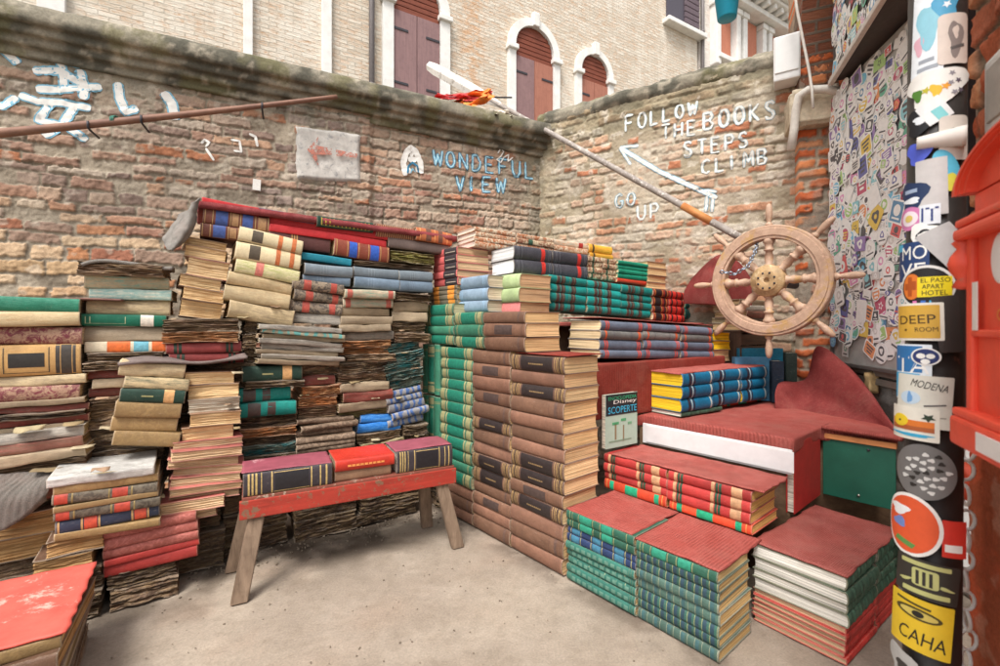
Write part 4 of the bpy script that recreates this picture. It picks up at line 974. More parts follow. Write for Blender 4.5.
g = MB(); g.box((4.95 * KS, YW - .1, 9.36), (1.6 * KS, .26, .12), 0, .02); g.build('sill', stone_m, win)
# the ornate stone palace beyond it
pal = tag(bpy.data.objects.new('stone_palace', None), 'pale stone palace with heavy cornice and salmon shutters, far right beyond the wall', 'palace'); COL.objects.link(pal); pal.matrix_world = FM
b = MB(); b.box((14.2, 5.2, 7.5), (17, 10, 19)); b.build('wall', mat_facade('palace_wall', ('d8d0c8', 'c9bcb0', 'c9b4a4', 'dcd6ce', 'bca08c'), 'c4bab0'), pal)
salmon = mat_wood('bd7a60', 'ab6a52', (30, 30, 2))
for k0, k1 in ((6.42, 7.08), (7.74, 8.42), (9.1, 9.8), (10.5, 11.2)):
    w_ = empty('window', Matrix.Identity(4), None, None); w_.parent = pal
    g = MB(); g.box(((k0 + k1) / 2 * KS, YW - .03, 9.85), ((k1 - k0) * KS, .06, 1.5), 0, .01); g.build('shutter', salmon, w_)
    g = MB(); g.box(((k0 + k1) / 2 * KS, YW - .12, 9.0), ((k1 - k0 + .35) * KS, .3, .14), 0, .02); g.build('sill', stone_m, w_)
g = MB()
for k in (6.28, 7.24, 7.58, 8.6, 8.94, 9.95, 10.3): g.box((k * KS, YW - .1, 9.7), (.2, .26, 1.9), 0, .03); g.box((k * KS, YW - .12, 10.55), (.3, .3, .16), 0, .03)
g.build('pilaster', stone_m, pal)['kind'] = 'stuff'
g = MB(); g.box((12, YW - .2, 10.75), (11, .5, .16), 0, .02); g.box((12, YW - .32, 11.02), (11, .8, .1), 0, .02); g.box((12, YW - .42, 11.16), (11, 1.0, .14), 0, .03)
for q in range(30): g.box((7.0 + q * .36, YW - .36, 10.9), (.14, .6, .16), 0, .03)
g.build('cornice', stone_m, pal)
for k in (8.1, 9.35, 10.9):
    g = MB(); M = Tr(k * KS, YW - .06, 11.85) @ Rx(math.pi / 2)
    g.lathe([(.28, 0), (.4, 0), (.4, .1), (.28, .12)], M, 24); rd = g.build('round_frame', stone_m, pal)
    g = MB(); g.lathe([(.27, -.02), (.27, .02)], M, 24); g.build('round_pane', mat_plain('3f5f58', .3, noise=.1, name='green_glass'), rd)
# ------------------------------------------------------------------ brick pier, right hand wall
def colP(X, Z, mask, r1, r2, r3, n1, big):
    b = pick(r3, ['b8613a', 'c06a42', 'a8522f', 'c47a50', 'b56a48', 'ad5a38', 'bd8460']) * (1 + .5 * n1[..., None])
    c = mixc(lin('a3937f'), lin('85786a'), sstep(.4, .6, fbm(X * 5, Z * 5, 7, 71, 4))) * (1 - mask[..., None]) + b * mask[..., None]
    return mixc(c, lin('9c9384'), .5 * sstep(.56, .7, fbm(X * 4, Z * 4, 9, 72, 5)))
def place_px(px, Y): return (xr(px) * Y, Y)
PA, PB = place_px(799, 3.36), place_px(833, 3.28)
pier = BrickWall(PA, PB, 0, 4.6, 81, .0095, colP, (.07, .088), .26, .026, .014, .03)
po = pier.build('brick_pier', brick_m, .4); tag(po, 'orange brick pier behind the ship wheel with a carved stone block', 'pier')
def rockbox(name, c, d, M, mat, parent, seed, amp=.012, res=.012):
    bm = bmesh.new(); bmesh.ops.create_cube(bm, size=1)
    for q in bm.verts: q.co = Vector((q.co.x * d[0], q.co.y * d[1], q.co.z * d[2]))
    n = max(2, min(16, int(max(d) / res / 2)))
    bmesh.ops.bevel(bm, geom=list(bm.edges), offset=min(d) * .07, segments=2, affect='EDGES')
    bmesh.ops.subdivide_edges(bm, edges=[e for e in bm.edges if e.calc_length() > min(d) * .3], cuts=n, use_grid_fill=True)
    bm.normal_update()
    P = np.array([v.co for v in bm.verts]); w = fbm(P[:, 0] * 11, P[:, 1] * 11, P[:, 2] * 11, seed, 4) - .5
    for v, k in zip(bm.verts, w): v.co += v.normal * k * amp * 2
    me = bpy.data.meshes.new(name); bm.to_mesh(me); bm.free()
    me.polygons.foreach_set('use_smooth', np.ones(len(me.polygons), bool)); me.materials.append(mat)
    o = bpy.data.objects.new(name, me); COL.objects.link(o)
    if parent is not None: o.parent = parent
    o.matrix_local = M @ Tr(*c); return o
rockbox('stone_block', (pier.L / 2 - .02, .04, zof(109, 3.3)), (pier.L + .1, .3, .26), Matrix.Identity(4), mat_plain('bdae96', .9, noise=.25, scale=30, name='carved_stone', bump=.8, wear=.36, wearc='8a7d6a'), po, 3, .02)
# corbelled arch springing from the pier towards the viewer
g = MB(); prof = []
for k in range(13):
    a = math.pi / 2 * k / 12; prof.append((.0 - 1.5 * (1 - math.cos(a)), 2.95 + 1.5 * math.sin(a)))
for k in range(12):
    (y0, z0), (y1, z1) = prof[k], prof[k + 1]
    g.add([(0, y0, z0), (pier.L + .25, y0, z0), (pier.L + .25, y1, z1), (0, y1, z1), (0, y0 + .26, z0 + .1), (pier.L + .25, y0 + .26, z0 + .1), (pier.L + .25, y1 + .26, z1 + .1), (0, y1 + .26, z1 + .1)], [(0, 1, 2, 3), (7, 6, 5, 4), (0, 3, 7, 4), (1, 5, 6, 2)])
g.build('arch_soffit', mat_facade('arch_brick', ('7d4a34', '8d5a40', '6a3f30', '9a7258', '5f4436'), '6e6052', 1.0), po)
BD = Vector((.2185, .976)).normalized()                       # along the sticker board, away from the viewer
b0 = place_px(834, 3.2)
BO = Vector((b0[0], b0[1]))
RWd = (-BD.x, -BD.y); WP = BO + BD * .12 + Vector((BD.y, -BD.x)) * .09
def colW(X, Z, mask, r1, r2, r3, n1, big):
    c = colP(X, Z, mask, r1, r2, r3, n1, big); low = sstep(1.08, 1.0, Z + .03 * n1)
    g_ = mixc(lin('a39c93'), lin('857d74'), sstep(.4, .6, fbm(X * 6, Z * 6, 7, 75, 5)))
    return mixc(c, g_, low)
def profW(X, Z, h):
    low = sstep(1.08, 1.0, Z); return h * (1 - .8 * low) + .02 * low
wallW = BrickWall(tuple(WP), tuple(WP - BD * 2.4), 0, 4.6, 91, .012, colW, (.07, .088), .26, .024, .014, .03, profW)
wo_ = wallW.build('brick_wall', brick_m, .3); tag(wo_, 'orange brick side wall behind the sticker covered board', 'wall')
# ------------------------------------------------------------------ the staircase of books
RB = 'books stepped up to the right'
g1, g2 = 'step_green', 'step_green2'
stack(PF(0), 637, 721, 0, 0, ['step_mid', g1, g1, g2, g2, g1, g1, g2], 'the front green stack', 'green books of the lowest step', .275, zb=.004, zt=.332, seed=1)
stack(PF(0), 567, 637, 0, 0, ['step_mid', 'step_mid', 'step_blue', 'step_blue', 'step_teal', 'step_teal', 'step_teal', 'step_teal', 'step_teal'], 'the teal step stack', 'teal books of the lowest step', .275, zb=.004, zt=.342, seed=2)
rsN, rsD = (1.263, 1.682), (.585, -.811)
RSP = ((rsN[0] - rsD[0], rsN[1] - rsD[1]), rsD)
RSb = ((RSP[0][0] + .811 * .335, RSP[0][1] + .585 * .335), rsD)
rr = ['white_green'] * 4 + ['thin_red'] * 6
for k, (pl, w) in enumerate(((RSP, 'the stack by the pole'), (RSb, 'the stack under the green board'))):
    P = (pl[0][0] + (1 - .332) * rsD[0], pl[0][1] + (1 - .332) * rsD[1]); Q = (pl[0][0] + rsD[0], pl[0][1] + rsD[1])
    stack(pl, 500 + F * P[0] / P[1], 500 + F * Q[0] / Q[1], 0, 0, rr, w, 'white and red books of the right step', .33, 'tail_right', zb=.004, zt=.325, seed=3 + k, thick=[2.1, 1.9, 1.5, 2.0, 1, .9, .8, 1, .8, .9])
# second step: long red volumes
for a, c, w, sd in ((604, 668, 'the left half of the red step', 5), (668, 753, 'the right half of the red step', 6)):
    stack(PF(.385), a, c, 0, 0, ['red_band', 'red_band', 'red_band', 'orange_green'], w, 'red books of the second step', .285, zb=.346, zt=.535, seed=sd)
# tall brown columns
B = ['brown_dark', 'brown_faded', 'brown_mid', 'brown_label']
stack(PF(0), 512, 565, 0, 0, ['brown_dark', 'brown_faded', 'brown_dark', 'brown_mid', 'brown_faded', 'brown_mid', 'brown_faded', 'brown_dark', 'brown_dark', 'brown_label', 'brown_dark', 'brown_faded', 'brown_mid', 'brown_faded'], 'the right brown column', 'brown leather columns', .27, zb=.004, zt=1.088, seed=7)
stack(PF(0), 474, 511.5, 0, 0, ['brown_mid', 'brown_label', 'brown_faded', 'brown_label', 'brown_mid', 'brown_dark', 'brown_mid', 'brown_faded', 'brown_dark', 'brown_dark', 'brown_mid', 'brown_label', 'brown_faded', 'brown_mid'], 'the left brown column', 'brown leather columns', .27, zb=.004, zt=1.10, seed=8)
stack(PF(0), 441, 473.5, 0, 0, ['green_frame'] * 10 + ['green_plain', 'green_frame', 'brown_faded', 'brown_mid', 'brown_faded'], 'the lower green column', 'green framed books', .27, zb=.004, zt=1.105, seed=9)
stack(PF(-.012), 485, 527, 0, 0, ['brown_mid', 'brown_label', 'brown_mid'], 'the capping brown trio', 'brown leather columns', .27, zb=1.103, zt=1.325, seed=10)
stack(PF(-.01), 455.5, 485, 0, 0, ['green_frame', 'green_plain', 'green_frame'], 'the short green stack', 'green framed books', .27, zb=1.108, zt=1.33, seed=11)
stack(PF(-.01), 425, 455, 0, 0, ['green_frame', 'green_frame', 'green_plain', 'green_frame'], 'the outer green stack', 'green framed books', .27, zb=1.12, zt=1.39, seed=12)
# green books standing on end in the corner
for zb_, zt_, w, sd in ((.765, 1.118, 'the upper upright row', 13), (.41, .76, 'the lower upright row', 14)):
    P, Q = on_plane(*PF(0), 423), on_plane(*PF(0), 440.5); d = Vector((Q[0] - P[0], Q[1] - P[1])); n = 3; rng = random.Random(sd)
    for k in range(n):
        T = d.length / n; c = (P[0] + d.x * (k + .5) / n, P[1] + d.y * (k + .5) / n, (zb_ + zt_) / 2)
        M = frame(c, d) @ Ry(math.pi / 2) @ Tr(0, 0, -T / 2)
        book(M, zt_ - zb_, .24, T - .001, 'green_plain' if k != 1 else 'green_frame', f"green book standing on end, {('left', 'middle', 'right')[k]} in {w} beside the column", 'green books standing on end', rng)
stack(PF(0), 423, 440.5, 0, 0, ['tan_pages', 'decay_brown', 'decay_brown', 'decay_dark', 'decay_dark'], 'the pile under the upright green books', 'rotting books under the bench', .25, zb=.004, zt=.405, seed=15, stuff=True)
# pile of labelled books above the green ones
stack(PF(.05), 433, 458, 0, 0, ['rose_black'] * 5, 'the rose pile at the top left', 'rose books with black panels', .27, zb=1.52, zt=1.775, seed=16)
stack(PF(.05), 428.5, 457, 0, 0, ['orange_grey'] * 4, 'the pile under the rose books', 'grey and orange books', .27, zb=1.392, zt=1.518, seed=17)
stack(PF(.08), 459, 489, 0, 0, ['sky_blue'] * 3, 'the sky blue pile', 'sky blue books', .26, zb=1.334, zt=1.565, seed=18)
stack(PF(.2), 493, 521, 0, 0, ['light_green', 'light_green', 'pink_white'], 'the pale green pile', 'pale green books', .27, zb=1.33, zt=1.57, seed=19, thick=[1, 1, .7])
# rows that climb along the wall
def row(px0, Y0, px1, ncol, zb, zt, styles, where, group, W, tilt, seed, gap=0, face='spine', thick=None, names=('left', 'middle', 'right'), stuff=False):
    pl = PW(px0, Y0); P = Vector(on_plane(*pl, px0)); Q = Vector(on_plane(*pl, px1)); Lr = (Q - P).length
    for k in range(ncol):
        a = P.lerp(Q, k / ncol); c = P.lerp(Q, (k + 1) / ncol); dz = -math.tan(math.radians(tilt)) * ((k + .5) / ncol - .5) * Lr
        st = styles[k] if isinstance(styles[0], (list, tuple)) else styles
        w = f"{names[k]} pile of {where}" if ncol > 1 else where
        stack(pl, 500 + F * a.x / a.y, 500 + F * c.x / c.y, 0, 0, st, w, group, W, face, tilt, seed + k, zb=zb + dz, zt=zt + dz, thick=thick, stuff=stuff)
sb = S(.6, .814)
row(680, sb[1], 765, 3, .738, .965, ['blue_yellow'] * 3, 'the blue row', 'blue books with yellow pages', .27, 0, 21)
row(681, sb[1], 722, 1, .712, .736, ['white_green'], 'lying flat under the blue row', 'blue books with yellow pages', .27, 0, 25)
sg = S(.88, .413)
row(598, sg[1], 712, 3, 1.035, 1.255, ['grey_red', 'grey_red2', 'grey_red', 'grey_red'], 'the slate row', 'slate books with red bands', .26, 2.4, 31)
row(713, 3.25, 730, 1, .99, 1.2, ['yellow_page', 'yellow_page', 'tan_pages'], 'the yellow paged pile', 'books with yellow page edges', .22, 2.0, 35, face='fore', stuff=True)
row(546, 3.03, 650, 3, 1.328, 1.562, ['teal_brown'] * 4, 'the turquoise row', 'turquoise books', .25, 2.6, 41)
row(651, 3.61, 683, 2, 1.28, 1.53, [['crim_black'] * 4, ['red_black'] * 4], 'the red row', 'scarlet and black books', .22, 2.5, 45)
row(684, 3.86, 692, 1, 1.30, 1.47, ['teal_brown', 'teal_brown'], 'in the teal pair beside the scarlet row', 'turquoise books', .1, 2.5, 48, stuff=True)
row(512, 3.0, 586, 2, 1.588, 1.768, ['white_black'] * 2, 'the black row', 'black books with white pages', .27, .8, 51)
row(587, 3.37, 616, 2, 1.59, 1.755, [['patterned2'] * 4, ['patterned2'] * 4], 'the ornamented row', 'small ornamented books', .22, 1.5, 54, stuff=True)
row(617, 3.52, 647, 1, 1.575, 1.745, ['emerald', 'emerald', 'emerald', 'emerald', 'vermilion'], 'the thin emerald pile', 'thin emerald books', .22, 1.5, 57, stuff=True)
row(648, 3.69, 667, 1, 1.545, 1.765, ['tan_pages'] * 4, 'the tan page pile by the wall', 'tan page blocks', .2, 1, 58, face='fore', stuff=True)
row(474, 3.1, 587, 3, 1.772, 1.905, [['patterned'] * 4, ['patterned', 'patterned2', 'patterned', 'patterned2'], ['patch_orange', 'patterned', 'patch_orange']], 'the topmost row', 'patterned books on the top', .25, 1.2, 61, stuff=True)
row(588, 3.68, 611, 1, 1.775, 1.9, ['yellow', 'yellow'], 'the mustard pair', 'mustard yellow books', .2, 1.2, 65)
# ------------------------------------------------------------------ the bank of weathered books on the left
LB = 'weathered books against the left wall'
def L(o, *a, **k): k.setdefault('jit', 1.9); return stack(PL(o), *a, **k)
L(.0, -30, 84, 297, 402, ['green_worn', 'cream_worn', 'mottle_maroon', 'gilt_black', 'cream_torn', 'mottle_maroon'], 'the far left stack', LB, .3, thick=[.9, .9, 1.1, 1.9, .6, 1], seed=101)
L(-.05, -30, 88, 401, 434, ['decay_pale', 'decay_red', 'decay_dark', 'decay_red', 'decay_pale'], 'the torn red group', LB, .3, seed=102)
L(-.10, -30, 90, 432, 512, ['decay_grey', 'decay_pink', 'decay_pale', 'decay_brown', 'decay_pale', 'decay_pink', 'decay_brown'], 'the crumpled group at far left', LB, .3, seed=103, tilt=-2)
L(-.12, -30, 62, 512, 580, ['fore_brown', 'fore_brown', 'decay_brown'], 'the browned pile at far left', LB, .3, 'fore', seed=104)
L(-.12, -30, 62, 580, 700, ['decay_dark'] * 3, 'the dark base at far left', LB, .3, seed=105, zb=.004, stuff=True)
L(.03, 81, 168, 263, 352, ['decay_brown', 'aqua_torn', 'aqua_pale', 'cream_torn', 'green_white', 'decay_pale', 'orange_blue'], 'the felt topped stack', LB, .29, seed=106, thick=[1.1, 1.1, .9, 1.3, 1, 1.3, .9])
L(.0, 88, 165, 352, 404, ['decay_dark', 'decay_brown', 'decay_red', 'decay_pale', 'decay_red', 'decay_brown'], 'the pile under the felt', LB, .29, seed=107)
L(.0, 84, 160, 404, 470, ['decay_brown', 'decay_dark', 'decay_dark'], 'the shaded pile', LB, .29, seed=147, stuff=True)
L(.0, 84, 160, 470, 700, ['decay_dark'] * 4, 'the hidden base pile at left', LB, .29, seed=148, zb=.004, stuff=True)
L(.035, 176, 220, 238, 318, ['fore_tan', 'fore_tan', 'fore_red', 'fore_tan', 'fore_tan', 'fore_tan'], 'the leaning page blocks', LB, .26, 'fore', tilt=8, seed=108, thick=[.7, 1, 1.5, 1, 1, 1.4])
L(.03, 222, 290, 231, 322, ['cream_spine', 'cream_spine', 'floral', 'cream_worn', 'cream_worn', 'cream_torn'], 'the leaning cream stack', LB, .26, tilt=9, seed=109)
L(.03, 166, 243, 319, 364, ['decay_brown', 'decay_orange', 'red_tied', 'red_tied'], 'the stack under the cream', LB, .28, seed=110, thick=[1, .9, .9, .9])
L(.05, 166, 260, 364, 440, ['decay_dark', 'decay_brown', 'decay_dark'], 'the hidden pile behind the leaning green books', LB, .26, seed=146, stuff=True)
L(.05, 166, 235, 440, 700, ['decay_dark'] * 4, 'the hidden base behind the pink pile', LB, .26, seed=149, zb=.004, stuff=True)
L(-.05, 258, 343, 326, 365, ['decay_grey', 'decay_aqua', 'decay_pale', 'decay_grey', 'decay_grey', 'decay_pale', 'decay_grey', 'decay_pale'], 'the swollen grey stack', LB, .3, tilt=4, seed=111)
L(.02, 288, 341, 281, 324, ['red_label', 'red_label', 'red_label', 'decay_grey'], 'the speckled stack', LB, .28, tilt=5, seed=112)
L(.03, 244, 258, 316, 364, ['decay_dark', 'decay_dark', 'decay_dark'], 'the dark slot', LB, .2, seed=145, stuff=True)  # near-black volumes added to stand in for the shade of a gap
for a, c, t, bt, w, sd in ((302, 351, 265, 285, 'left pair of the slate shelf', 113), (351.5, 398, 268, 289, 'middle pair of the slate shelf', 114), (398.5, 433, 271, 292, 'right pair of the slate shelf', 115)):
    L(.02, a, c, t, bt, ['slate', 'slate_blue'], 'the ' + w, LB, .28, tilt=.8, seed=sd)
L(.01, 341, 392, 290, 362, ['floral_teal', 'floral_teal', 'decay_pale', 'decay_pale', 'decay_pale', 'decay_grey', 'decay_orange', 'decay_orange', 'decay_brown'], 'the flaking middle stack', LB, .28, seed=116)
L(.02, 392.5, 428, 293, 342, ['decay_dark', 'decay_pale', 'decay_pale', 'decay_dark', 'decay_brown'], 'the frayed stack by the green books', LB, .28, seed=117)
L(.0, 388, 425, 342, 388, ['decay_teal'] * 5, 'the shredded teal stack', LB, .28, tilt=-7, seed=118)
L(-.01, 390, 427, 388, 424, ['stripe_blue'] * 5, 'the striped stack', LB, .28, tilt=-6, seed=119)
L(-.03, 240, 302, 366, 387, ['green_tan', 'decay_dark'], 'the dark green pair', LB, .28, seed=120, thick=[1.6, .7])
L(-.04, 237, 295, 388, 416, ['teal_round', 'teal_round'], 'the rounded teal pair', LB, .28, seed=121)
L(-.02, 238, 297, 416, 466, ['decay_dark', 'decay_orange', 'decay_dark', 'decay_teal', 'decay_dark'], 'the charred stack under the teal pair', LB, .28, seed=122, stuff=True)
L(.0, 297.5, 338, 363, 418, ['decay_dark', 'decay_red', 'decay_orange', 'decay_orange', 'decay_brown'], 'the orange rotting stack', LB, .28, seed=123)
L(.0, 338.5, 389, 362, 418, ['decay_dark', 'decay_brown', 'decay_pale', 'decay_red', 'decay_pale', 'mossy'], 'the rotting stack', LB, .28, seed=124, stuff=True)
L(-.03, 297, 355, 418, 464, ['ridged'] * 8, 'the ridged brown stack', LB, .28, seed=125)
L(-.02, 357, 402, 415, 432, ['blue_tarp', 'blue_tarp'], 'the bright blue pair', LB, .28, tilt=3, seed=126)
L(-.01, 357, 402, 432, 468, ['decay_brown', 'mossy', 'mossy', 'decay_pale'], 'the mossy stack under the blue pair', LB, .28, seed=127, stuff=True)
L(.0, 403, 427, 424, 468, ['decay_dark', 'decay_brown', 'decay_dark', 'mossy'], 'the dark stack in the corner', LB, .26, seed=128, stuff=True)
for a, c, t, n, sd, w in ((226, 292, 467, 4, 129, 'left'), (293, 356, 465, 4, 130, 'middle'), (357, 420, 468, 4, 131, 'right')):
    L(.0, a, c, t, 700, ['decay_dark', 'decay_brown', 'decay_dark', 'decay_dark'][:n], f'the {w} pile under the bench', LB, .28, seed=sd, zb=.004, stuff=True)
L(-.16, 108, 177, 363, 446, ['cream_torn', 'green_torn', 'green_tan', 'tan_board', 'tan_board', 'tan_board'], 'the leaning green stack', LB, .27, tilt=8, seed=132)
L(-.16, 186, 239, 372, 440, ['fore_tan', 'fore_tan', 'fore_grey', 'fore_tan', 'fore_tan'], 'the upright page pile', LB, .27, 'fore', seed=133)
L(-.2, 164, 238, 441, 500, ['fore_pink'] * 7, 'the pink edged pile', LB, .27, 'fore', seed=134, tilt=3)
L(-.21, 143, 222, 500, 522, ['fore_pink', 'fore_pink'], 'the pair under the pink pile', LB, .27, 'fore', seed=135)
L(-.3, 52, 160, 472, 534, ['decay_white', 'tan_board', 'speckled', 'tan_board', 'speckled', 'navy_red', 'tan_board'], 'the white topped stack', LB, .3, seed=136, thick=[.9, .9, 1, .6, 1, 1.3, .8])
L(-.27, 40, 100, 536, 572, ['fore_brown', 'fore_brown'], 'the browned pair under the white topped stack', LB, .28, 'fore', seed=137, stuff=True)
L(-.27, 30, 100, 572, 720, ['decay_dark'] * 4, 'the hidden base of the white topped stack', LB, .28, seed=138, zb=.004, stuff=True)
L(-.25, 101, 198, 521, 568, ['pale_red', 'pale_red', 'pale_red', 'red_pages', 'red_pages'], 'the salmon stack on the floor', LB, .28, seed=139, thick=[1, 1.1, 1, .7, 1.2])
L(-.24, 108, 178, 568, 700, ['decay_dark', 'decay_brown'], 'the base of the salmon stack', LB, .28, seed=140, zb=.004, stuff=True)
L(-.05, 100, 226, 500, 700, ['decay_dark'] * 4, 'the dark base pile behind the salmon stack', LB, .14, seed=141, zb=.004, stuff=True)
# the long top shelf under the red carpet
L(.05, 199, 267, 212, 240, ['shelf_brown', 'shelf_brown'], 'the left end of the shelf', 'books of the top shelf', .3, seed=150, tilt=2.5)
L(.05, 267.5, 331, 233, 249, ['shelf_dark'], 'in the middle of the top shelf', 'books of the top shelf', .3, seed=151, tilt=2.5)
L(.05, 331.5, 388, 243, 259, ['shelf_blue'], 'right of the long maroon one on the shelf', 'books of the top shelf', .3, seed=152, tilt=2.5)
L(.05, 388.5, 433, 252, 263, ['shelf_lichen'], 'at the right end of the shelf', 'books of the top shelf', .3, seed=153, tilt=2)
L(.05, 388.5, 450, 241, 251, ['shelf_slate'], 'above the lichen covered one', 'books of the top shelf', .3, seed=154, tilt=2)
L(.05, 267.5, 388, 224, 239.5, ['shelf_red', 'shelf_red'], 'the long red pair on the shelf', 'books of the top shelf', .3, seed=155, tilt=2.5)
L(.05, 199, 258, 202, 211, ['shelf_red'], 'under the left end of the red carpet', 'books of the top shelf', .3, seed=156, tilt=2.5)
L(.05, 258.5, 316, 212, 220, ['shelf_purple'], 'under the middle of the red carpet', 'books of the top shelf', .3, seed=157, tilt=2.5)
L(.05, 316.5, 374, 219.5, 230, ['shelf_gold'], 'beside the purple grey one', 'books of the top shelf', .3, seed=158, tilt=2)
L(.05, 374.5, 415, 226, 239, ['shelf_stripe'], 'under the red carpet near its right end', 'books of the top shelf', .3, seed=159, tilt=2)
L(.05, 415.5, 452, 230, 243, ['shelf_orange'], 'at the right end under the red carpet', 'books of the top shelf', .3, seed=160, tilt=2)
L(.03, 297, 352, 255, 262, ['shelf_teal'], 'wedged over the slate books', 'books of the top shelf', .28, seed=161, tilt=4)
L(.04, 352, 433, 263, 267, ['decay_brown'], 'flattened between the shelf and the slate books', 'books of the top shelf', .28, seed=162)
# big red topped pile at the lower left corner of the floor
o0 = Vector((-1.35, 1.42)); d0 = Vector((.836, .549)); nb = Vector((-.549, .836))
def near_pile(o, w, sd, Wk=.5, styles=(), thick=None):
    pl = ((o.x, o.y), tuple(d0)); P = o - d0 * .5
    stack(pl, 500 + F * P.x / P.y, 500 + F * o.x / o.y, 0, 0, list(styles), w, 'big books at the lower left', Wk, 'spine', zb=.004, zt=.292, seed=sd, thick=thick)
near_pile(o0, 'the red topped pile', 163, .5, ['tan_board', 'fore_brown', 'decay_pale', 'green_torn', 'decay_dark', 'decay_brown'], [.8, 1.3, 1, .7, 1, 1])
pour_heap('old_books', 'heap of further weathered books packed between, behind and on top of the stacks')
print('books', NBOOK[0], len([o for o in bpy.data.objects if o.name.split('.')[0] == 'book']))
# ------------------------------------------------------------------ carpets, landings and boards of the stair
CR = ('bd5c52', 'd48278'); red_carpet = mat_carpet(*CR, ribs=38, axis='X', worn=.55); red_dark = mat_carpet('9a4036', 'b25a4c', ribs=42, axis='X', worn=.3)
red_smooth = mat_carpet('c4665c', 'd88e84', ribs=70, axis='X', worn=.6); felt_m = mat_carpet('979088', 'b0aaa2', ribs=9, axis='Y', worn=.5)
def sheet(name, M, w, d, mat, label=None, cat=None, thick=.007, amp=.006, seed=1, fn=None, parent=None, step=.012, edge=.0045, group=None):
    """a cloth lying in the local xy plane, x in [0, w], y in [0, d]"""
    nx, ny = max(4, int(w / step)), max(4, int(d / step)); xs, ys = np.linspace(0, w, nx), np.linspace(0, d, ny)
    X, Y = np.meshgrid(xs, ys)
    X2 = X + edge * 2 * (vnoise(Y * 25, seed, 0, seed) - .5) * (np.abs(X / w - .5) * 2) ** 6; Y2 = Y + edge * 2 * (vnoise(X * 25, seed, 1, seed) - .5) * (np.abs(Y / d - .5) * 2) ** 6
    Z = amp * 2 * (fbm(X * 5, Y * 5, seed, seed, 3) - .5)
    P = np.stack([X2, Y2, Z], -1)
    if fn is not None: P = fn(X / w, Y / d, P)
    P = P.reshape(-1, 3); I = np.arange(nx * ny).reshape(ny, nx)
    du = np.gradient(P.reshape(ny, nx, 3), axis=1); dv = np.gradient(P.reshape(ny, nx, 3), axis=0); N = np.cross(du, dv); N /= np.maximum(np.linalg.norm(N, axis=-1, keepdims=True), 1e-9)
    Q = P - N.reshape(-1, 3) * thick
    f = np.stack([I[:-1, :-1], I[:-1, 1:], I[1:, 1:], I[1:, :-1]], -1).reshape(-1, 4); n0 = len(P)
    loop = np.concatenate([I[0, :], I[1:, -1], I[-1, -2::-1], I[-2:0:-1, 0]]); k2 = np.roll(loop, -1)
    side = np.stack([loop, n0 + loop, n0 + k2, k2], -1)
    o = fast_mesh(name, np.concatenate([P, Q]), np.concatenate([f, (f + n0)[:, ::-1], side]), mat)
    if parent is not None: o.parent = parent
    o.matrix_local = M if parent is not None else o.matrix_local
    if parent is None: o.matrix_world = M
    return tag(o, label, cat, group) if label else o
FD_ = (-U[0], -U[1])
def fr(s, t, z): return frame((*S(s, t), z), FD_)             # local x towards the viewer's right, y into the stair
CG = 'red carpets on the book steps'
sheet('tread_carpet', fr(.75, .0, .346), .372, .385, red_carpet, 'red ribbed carpet covering the teal stack of the lowest step', 'carpet', seed=2, group=CG)
sheet('tread_carpet', fr(.372, .0, .339), .368, .385, red_carpet, 'red ribbed carpet covering the green stack at the front corner', 'carpet', seed=3, group=CG)
sheet('tread_carpet', fr(.765, .385, .543), .77, .3, red_smooth, 'frayed pink red carpet on top of the red volumes', 'carpet', seed=4, amp=.007, group=CG)
rsF = frame((*RSP[0], .333), rsD) @ Tr(.664, 0, 0)
sheet('tread_carpet', rsF, .341, .66, red_smooth, 'pink red carpet covering the white and red books beside the pole', 'carpet', seed=5, amp=.004, group=CG)
def slab(name, poly, z0, z1, mat, parent=None, bev=.015, amp=.006, seed=1, cut=.05):
    bm = bmesh.new(); vb = [bm.verts.new((x, y, z0)) for x, y in poly]; f = bm.faces.new(vb)
    r = bmesh.ops.extrude_face_region(bm, geom=[f])
    bmesh.ops.translate(bm, vec=(0, 0, z1 - z0), verts=[v for v in r['geom'] if isinstance(v, bmesh.types.BMVert)])
    bmesh.ops.recalc_face_normals(bm, faces=bm.faces[:])
    if bev: bmesh.ops.bevel(bm, geom=[e for e in bm.edges], offset=bev, segments=3, profile=.6, affect='EDGES')
    bmesh.ops.triangulate(bm, faces=bm.faces[:])
    for k in range(5):
        es = [e for e in bm.edges if e.calc_length() > cut]
        if not es: break
        bmesh.ops.subdivide_edges(bm, edges=es, cuts=1)
        bmesh.ops.triangulate(bm, faces=[q for q in bm.faces if len(q.verts) > 3])
    bm.normal_update(); P = np.array([v.co for v in bm.verts]); w = fbm(P[:, 0] * 6, P[:, 1] * 6, P[:, 2] * 6, seed, 3) - .5
    for v, k in zip(bm.verts, w): v.co += v.normal * float(k) * amp * 2
    me = bpy.data.meshes.new(name); bm.to_mesh(me); bm.free(); me.materials.append(mat)
    me.polygons.foreach_set('use_smooth', np.ones(len(me.polygons), bool))
    o = bpy.data.objects.new(name, me); COL.objects.link(o)
    if parent is not None: o.parent = parent
    return o
plank_m = mat_wood('7a6048', '5c4636', (3, 40, 40))
ld = empty('stair_landing', Matrix.Identity(4), 'wide landing of the stair under thick red ribbed carpet, below the blue books', 'landing')
rw0 = S(.88, .34)
def along(o, k, off=0): return (o[0] + k * Wd[0] + off * Nn[0], o[1] + k * Wd[1] + off * Nn[1])
landing = [S(0, .765), S(.002, 1.18), S(-.30, 1.30), tuple(BO - BD * .62 - Vector((.03, 0))), tuple(BO - BD * .15 - Vector((.05, 0))), along(rw0, 1.55), along(rw0, .38), S(.81, .77)][::-1]
